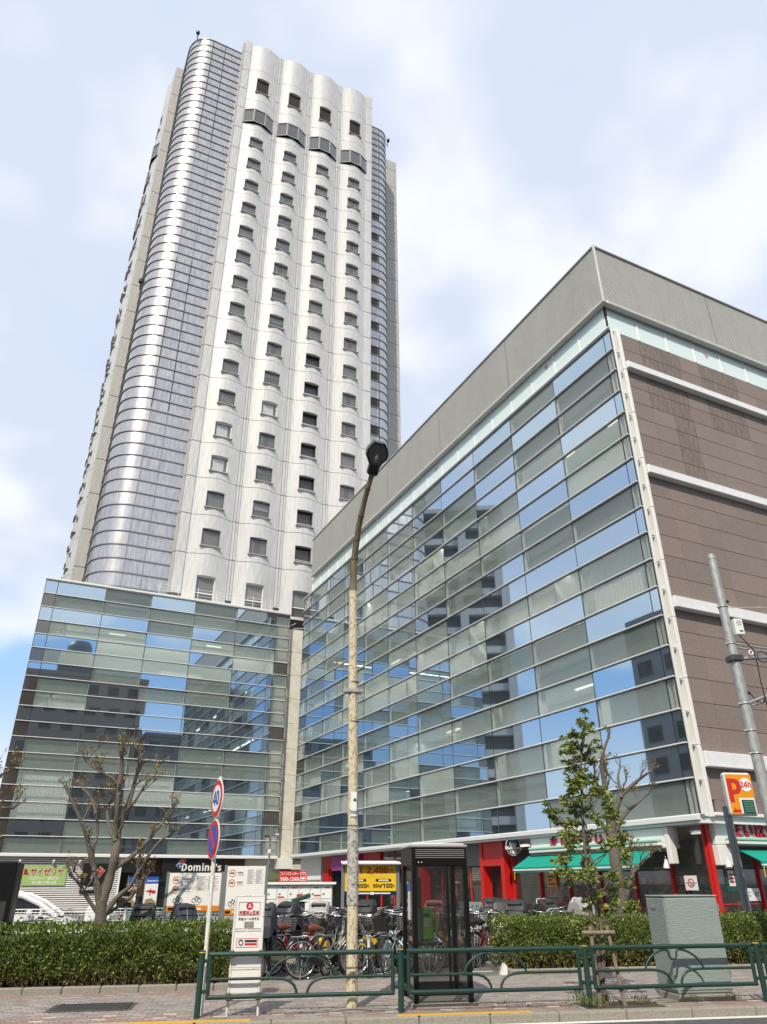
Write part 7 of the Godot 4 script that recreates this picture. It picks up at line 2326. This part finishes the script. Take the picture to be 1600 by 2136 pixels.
func build_trees() -> void:
	var r := RandomNumberGenerator.new()
	r.seed = 77
	var L := [
		[[Vector2(-2.13, -0.05), Vector2(-2.13, 0.5), Vector2(-2.13, 0.95), Vector2(-2.16, 1.36)], 0.17, 0.13, 0.0, 0.0],
		[[Vector2(-2.16, 1.3), Vector2(-2.13, 1.58), Vector2(-2.06, 1.82), Vector2(-2.06, 2.09), Vector2(-2.07, 2.4), Vector2(-2.06, 2.64), Vector2(-1.97, 2.92), Vector2(-1.91, 3.37), Vector2(-1.84, 3.73)], 0.125, 0.045, -0.2, 0.0],
		[[Vector2(-2.07, 2.3), Vector2(-2.09, 2.6), Vector2(-2.1, 2.92), Vector2(-2.13, 3.36), Vector2(-2.15, 3.73), Vector2(-2.16, 3.96)], 0.075, 0.04, 0.25, -0.05],
		[[Vector2(-2.18, 1.25), Vector2(-2.25, 1.58), Vector2(-2.35, 1.88), Vector2(-2.48, 2.13), Vector2(-2.59, 2.44), Vector2(-2.71, 2.7), Vector2(-2.9, 3.0), Vector2(-3.03, 3.22)], 0.08, 0.022, 0.35, 0.0],
		[[Vector2(-2.35, 1.85), Vector2(-2.43, 2.19), Vector2(-2.46, 2.51), Vector2(-2.57, 2.92), Vector2(-2.76, 3.22), Vector2(-2.92, 3.35)], 0.045, 0.02, -0.4, 0.1],
		[[Vector2(-2.2, 1.15), Vector2(-2.4, 1.42), Vector2(-2.54, 1.62), Vector2(-2.72, 1.78)], 0.045, 0.025, 0.3, 0.0],
		[[Vector2(-2.08, 1.12), Vector2(-1.86, 1.4), Vector2(-1.67, 1.6), Vector2(-1.53, 1.84), Vector2(-1.37, 2.11), Vector2(-1.22, 2.34), Vector2(-1.05, 2.47)], 0.06, 0.025, 0.3, 0.0],
		[[Vector2(-2.08, 1.1), Vector2(-1.8, 1.3), Vector2(-1.6, 1.5), Vector2(-1.5, 1.72)], 0.045, 0.022, -0.4, 0.0],
		[[Vector2(-2.04, 1.88), Vector2(-1.81, 2.05), Vector2(-1.63, 2.19), Vector2(-1.45, 2.41), Vector2(-1.37, 2.58), Vector2(-1.17, 2.82), Vector2(-1.11, 2.93)], 0.065, 0.025, -0.3, -0.03],
		[[Vector2(-2.13, 3.34), Vector2(-2.3, 3.5), Vector2(-2.65, 3.67), Vector2(-2.82, 3.81)], 0.04, 0.02, 0.3, 0.15],
		[[Vector2(-1.86, 3.68), Vector2(-1.75, 3.87), Vector2(-1.47, 3.85)], 0.04, 0.025, -0.1, -0.2],
		[[Vector2(-1.86, 3.68), Vector2(-1.87, 4.01), Vector2(-1.95, 4.1)], 0.035, 0.025, -0.3, -0.2],
		[[Vector2(-2.07, 2.36), Vector2(-2.25, 2.62), Vector2(-2.36, 2.95), Vector2(-2.3, 3.2)], 0.05, 0.022, -0.3, 0.0],
		[[Vector2(-2.0, 2.85), Vector2(-1.8, 3.05), Vector2(-1.66, 3.3)], 0.035, 0.02, 0.3, 0.0],
	]
	var t := thing("pollarded_tree", "bare pollarded street tree with knuckled limbs above the hedge", "tree", street * at(-2.13, 0, -3.9))
	pollard_ends(t, tree_limbs(t, -2.13, L, r), r, 0.25)
	# its neighbour, whose limbs reach into the frame
	var N := [
		[[Vector2(-4.9, -0.05), Vector2(-4.9, 0.8), Vector2(-4.92, 1.4)], 0.17, 0.13, 0.0, 0.0],
		[[Vector2(-4.92, 1.3), Vector2(-4.7, 1.9), Vector2(-4.5, 2.5), Vector2(-4.3, 3.1), Vector2(-4.15, 3.6)], 0.11, 0.035, 0.0, 0.0],
		[[Vector2(-4.62, 2.1), Vector2(-4.3, 2.3), Vector2(-4.05, 2.35), Vector2(-3.85, 2.55)], 0.05, 0.022, 0.3, 0.0],
		[[Vector2(-4.45, 2.6), Vector2(-4.2, 2.8), Vector2(-3.95, 2.95), Vector2(-3.75, 2.98)], 0.05, 0.022, -0.3, 0.0],
		[[Vector2(-4.3, 3.0), Vector2(-4.1, 3.3), Vector2(-3.95, 3.55), Vector2(-3.8, 3.62)], 0.045, 0.02, 0.2, 0.0],
		[[Vector2(-4.7, 1.85), Vector2(-4.3, 1.95), Vector2(-4.05, 2.05), Vector2(-3.9, 2.1)], 0.05, 0.022, 0.2, 0.0],
		[[Vector2(-4.92, 1.3), Vector2(-5.3, 2.0), Vector2(-5.6, 2.9), Vector2(-5.7, 3.4)], 0.09, 0.03, 0.2, 0.0],
	]
	var t2 := thing("pollarded_tree", "bare pollarded tree at the frame edge, only its twig ends showing", "tree", street * at(-5.35, 0, -4.0))
	pollard_ends(t2, tree_limbs(t2, -4.9, N, r), r, 0.3)
	var B := [
		[[Vector2(8.58, -0.05), Vector2(8.58, 0.93), Vector2(8.59, 1.44), Vector2(8.57, 2.01), Vector2(8.57, 2.6)], 0.19, 0.13, 0.0, 0.0],
		[[Vector2(8.57, 2.5), Vector2(8.54, 3.1), Vector2(8.53, 3.6), Vector2(8.52, 4.05), Vector2(8.57, 4.37), Vector2(8.74, 4.71)], 0.1, 0.03, 0.2, 0.0],
		[[Vector2(8.6, 0.95), Vector2(8.73, 1.25), Vector2(8.92, 1.62), Vector2(9.08, 1.86), Vector2(9.28, 2.01), Vector2(9.53, 2.15)], 0.075, 0.025, -0.2, 0.0],
		[[Vector2(9.0, 1.75), Vector2(9.0, 2.0), Vector2(9.02, 2.3)], 0.04, 0.022, -0.1, -0.1],
		[[Vector2(8.57, 2.5), Vector2(8.7, 3.0), Vector2(8.87, 3.41), Vector2(9.29, 3.74), Vector2(9.62, 3.93)], 0.09, 0.025, 0.3, 0.0],
		[[Vector2(8.6, 2.55), Vector2(8.94, 2.95), Vector2(9.33, 3.2), Vector2(9.75, 3.5)], 0.08, 0.025, -0.3, 0.0],
		[[Vector2(8.85, 3.35), Vector2(8.95, 3.8), Vector2(9.1, 4.1)], 0.045, 0.022, -0.2, 0.2],
		[[Vector2(8.53, 3.4), Vector2(8.3, 3.7), Vector2(8.25, 4.0)], 0.045, 0.022, 0.3, 0.0],
		[[Vector2(8.57, 2.5), Vector2(8.3, 2.9), Vector2(8.15, 3.2)], 0.06, 0.022, 0.0, 0.0],
	]
	var t3 := thing("pollarded_tree", "thick pollarded tree in the hedge in front of the green awning", "tree", street * at(8.58, 0, -4.9))
	pollard_ends(t3, tree_limbs(t3, 8.58, B, r), r, 0.55)
	build_young_tree(r)


func build_young_tree(r: RandomNumberGenerator) -> void:
	var t := thing("young_evergreen", "slender young evergreen with glossy leaf tufts tied to a timber frame", "tree", street * at(5.95, 0, -0.17))
	var stems := [
		[[Vector2(5.95, -0.05), Vector2(5.91, 0.33), Vector2(5.89, 0.67), Vector2(5.87, 1.02), Vector2(5.88, 1.55), Vector2(5.90, 2.03), Vector2(5.92, 2.6), Vector2(5.96, 3.2), Vector2(6.04, 3.67), Vector2(6.13, 4.05)], 0.05, 0.012, 0.0, 0.0],
		[[Vector2(5.92, 0.3), Vector2(5.99, 0.8), Vector2(6.0, 1.3), Vector2(5.99, 1.9), Vector2(5.97, 2.4), Vector2(5.93, 2.9)], 0.038, 0.014, -0.1, 0.02],
	]
	var tufts := []
	var pts := [[6.12, 4.12], [5.86, 3.79], [6.19, 3.68], [5.77, 3.43], [6.02, 3.36], [5.64, 3.05], [6.2, 3.13], [5.47, 2.67], [5.8, 2.68], [5.67, 2.31], [6.0, 2.32], [5.42, 1.89], [5.82, 1.89], [6.32, 1.96], [5.91, 1.42], [6.22, 1.35], [6.41, 1.28], [6.23, 2.76], [5.64, 1.16], [5.72, 3.25], [5.9, 3.1], [6.1, 3.5], [5.95, 3.6], [5.6, 2.85], [5.75, 2.95], [6.12, 2.9], [5.95, 2.75], [5.55, 2.6], [5.72, 2.48], [6.12, 2.5], [6.35, 2.25], [5.5, 2.2], [5.85, 2.12], [6.18, 2.12], [5.58, 1.98], [5.7, 1.72], [5.92, 1.7], [6.1, 1.75], [6.3, 1.6], [5.5, 1.7], [6.45, 2.6], [6.05, 3.95], [5.95, 3.85], [6.3, 2.98], [5.66, 3.6]]
	tree_limbs(t, 5.95, stems, r)
	var twigs := MB.new()
	var where := []
	var tint := []
	for q in pts:
		var z := r.randf_range(-0.32, 0.32)
		var e := Vector3((q[0] - 5.9) * (1.45 - 0.12 * q[1]) + r.randfn(0.03, 0.06), q[1], z)
		var sy: float = maxf(0.4, q[1] - r.randf_range(0.2, 0.45))
		var sx: float = lerpf(-0.06, 0.1, clampf((sy - 1.0) / 3.0, 0, 1))
		var s := Vector3(sx, sy, 0)
		twigs.path([s, s.lerp(e, 0.5) + Vector3(0, -0.04, 0), e], [0.012, 0.009, 0.005], 6)
		for c in r.randi_range(4, 7):
			var o := e + Vector3(r.randfn(0, 0.07), r.randfn(0, 0.07), r.randfn(0, 0.07))
			for k in 22:
				var g := TAU * k / 22.0 + r.randf()
				var d := Vector3(cos(g), r.randf_range(-0.45, 0.5), sin(g))
				where.append(facing(o + Vector3(0, r.randfn(0, 0.012), 0), d, r, r.randf_range(0.7, 1.2), 0.25))
				var q2 := r.randf()
				tint.append(Color(0.10, 0.145, 0.032).lerp(Color(0.28, 0.32, 0.085), q2) if r.randf() > 0.14 else Color(0.38, 0.41, 0.12))
	part(t, "twigs", twigs, M.bark)
	leaves(t, "crown", leaf_mesh(0.095, 0.033), where, tint).set_meta("kind", "stuff")
	# timber support
	var f := thing("tree_support", "weathered timber post frame holding the young evergreen upright", "tree support", street * at(5.95, 0, -0.17))
	part(f, "post", MB.new().path([Vector3(-0.16, -0.05, 0.12), Vector3(-0.17, 1.02, 0.1)], [0.032, 0.03], 10), M.wood_old)
	part(f, "post", MB.new().path([Vector3(0.22, -0.05, 0.14), Vector3(0.1, 1.02, 0.1)], [0.03, 0.028], 10), M.wood_old)
	part(f, "post", MB.new().path([Vector3(-0.02, -0.05, -0.22), Vector3(-0.1, 0.9, -0.06)], [0.03, 0.028], 10), M.wood_old)
	part(f, "crossbar", MB.new().tube(Vector3(-0.32, 0.93, 0.13), Vector3(0.2, 0.93, 0.13), 0.03, -1, 10), M.wood_old)
	for x in [-0.17, 0.11]:
		part(f, "rope", MB.new().ring(Vector3(x, 0.93, 0.115), Vector3.RIGHT, 0.036, 0.007, 14, 5).ring(Vector3(x + 0.015, 0.93, 0.115), Vector3.UP, 0.04, 0.006, 14, 5), M.black)
	var p := structure("tree_pit", street)
	part(p, "soil", MB.new().span(Vector3(5.42, -0.1, 0.2), Vector3(6.75, -0.006, -0.45)), M.soil)
	for e in [[5.4, 5.46, 0.2, -0.47], [6.72, 6.78, 0.2, -0.47]]:
		block(p, "edging", Vector3(e[0], -0.1, e[2]), Vector3(e[1], 0.012, e[3]), M.kerb, 0.008)
	block(p, "edging", Vector3(5.462, -0.1, -0.44), Vector3(6.718, 0.011, -0.5), M.kerb, 0.008)


func build_small_things() -> void:
	# weeds in the tree pit and along the kerb
	var r := RandomNumberGenerator.new()
	r.seed = 909
	var spots := [[5.55, 0.02, 0.22, "wispy weed tuft at the road corner of the tree pit", 70], [5.75, -0.08, 0.16, "weed tuft between the timber posts", 40], [6.45, 0.1, 0.13, "low weeds right of the timber frame", 50], [4.35, 0.2, 0.1, "small weed at the foot of the phone booth", 26], [7.35, 0.12, 0.12, "thin weed in front of the grey cabinet", 24], [8.0, 0.14, 0.13, "pale dry weed at the right foot of the grey cabinet", 24], [4.05, -0.1, 0.07, "tiny weed by the yellow kerb mark", 18]]
	for q in spots:
		var t := thing("weed_tuft", q[3], "weed", st(q[0], q[1]), "weeds along the kerb")
		var where := []
		var tint := []
		for k in q[4]:
			var p := Vector3(r.randfn(0, q[2] * 0.5), 0.0, r.randfn(0, q[2] * 0.25))
			where.append(facing(p + Vector3(0, r.randf() * q[2] * 0.5, 0), Vector3(0, 1.6, 0), r, q[2] * r.randf_range(5.0, 12.0), 0.6))
			tint.append(Color(0.08, 0.13, 0.03).lerp(Color(0.24, 0.25, 0.09), r.randf()))
		leaves(t, "blades", leaf_mesh(0.06, 0.008), where, tint).set_meta("kind", "stuff")
	var lv := thing("leaf_litter", "dry leaf litter scattered along the footway and kerb", "leaf litter", street)
	lv.set_meta("kind", "stuff")
	var lw := []
	var lt := []
	for k in 260:
		var la := r.randf_range(-4.0, 10.0)
		var lb := 0.17 - pow(r.randf(), 2.5) * 2.8
		lw.append(Transform3D(Basis(Vector3.UP, r.randf() * TAU) * Basis(Vector3.RIGHT, r.randfn(0, 0.2)) * Basis.from_scale(Vector3.ONE * r.randf_range(0.4, 0.9)), Vector3(la, 0.006, lb)))
		lt.append(Color(0.16, 0.10, 0.05).lerp(Color(0.30, 0.24, 0.14), r.randf()))
	leaves(lv, "dry_leaves", leaf_mesh(0.05, 0.022), lw, lt).set_meta("kind", "stuff")
	# litter and mortar by the booth
	var l := thing("paper_scrap", "scrap of white paper lying on the footway near the booth", "litter", st(4.75, 0.25, 0.004, 0.4))
	part(l, "sheet", MB.new().prism(PackedVector2Array([Vector2(-0.05, 0), Vector2(0.05, 0), Vector2(0.03, 0.035), Vector2(-0.03, 0.03)]), 0.0, 0.03), M.white)
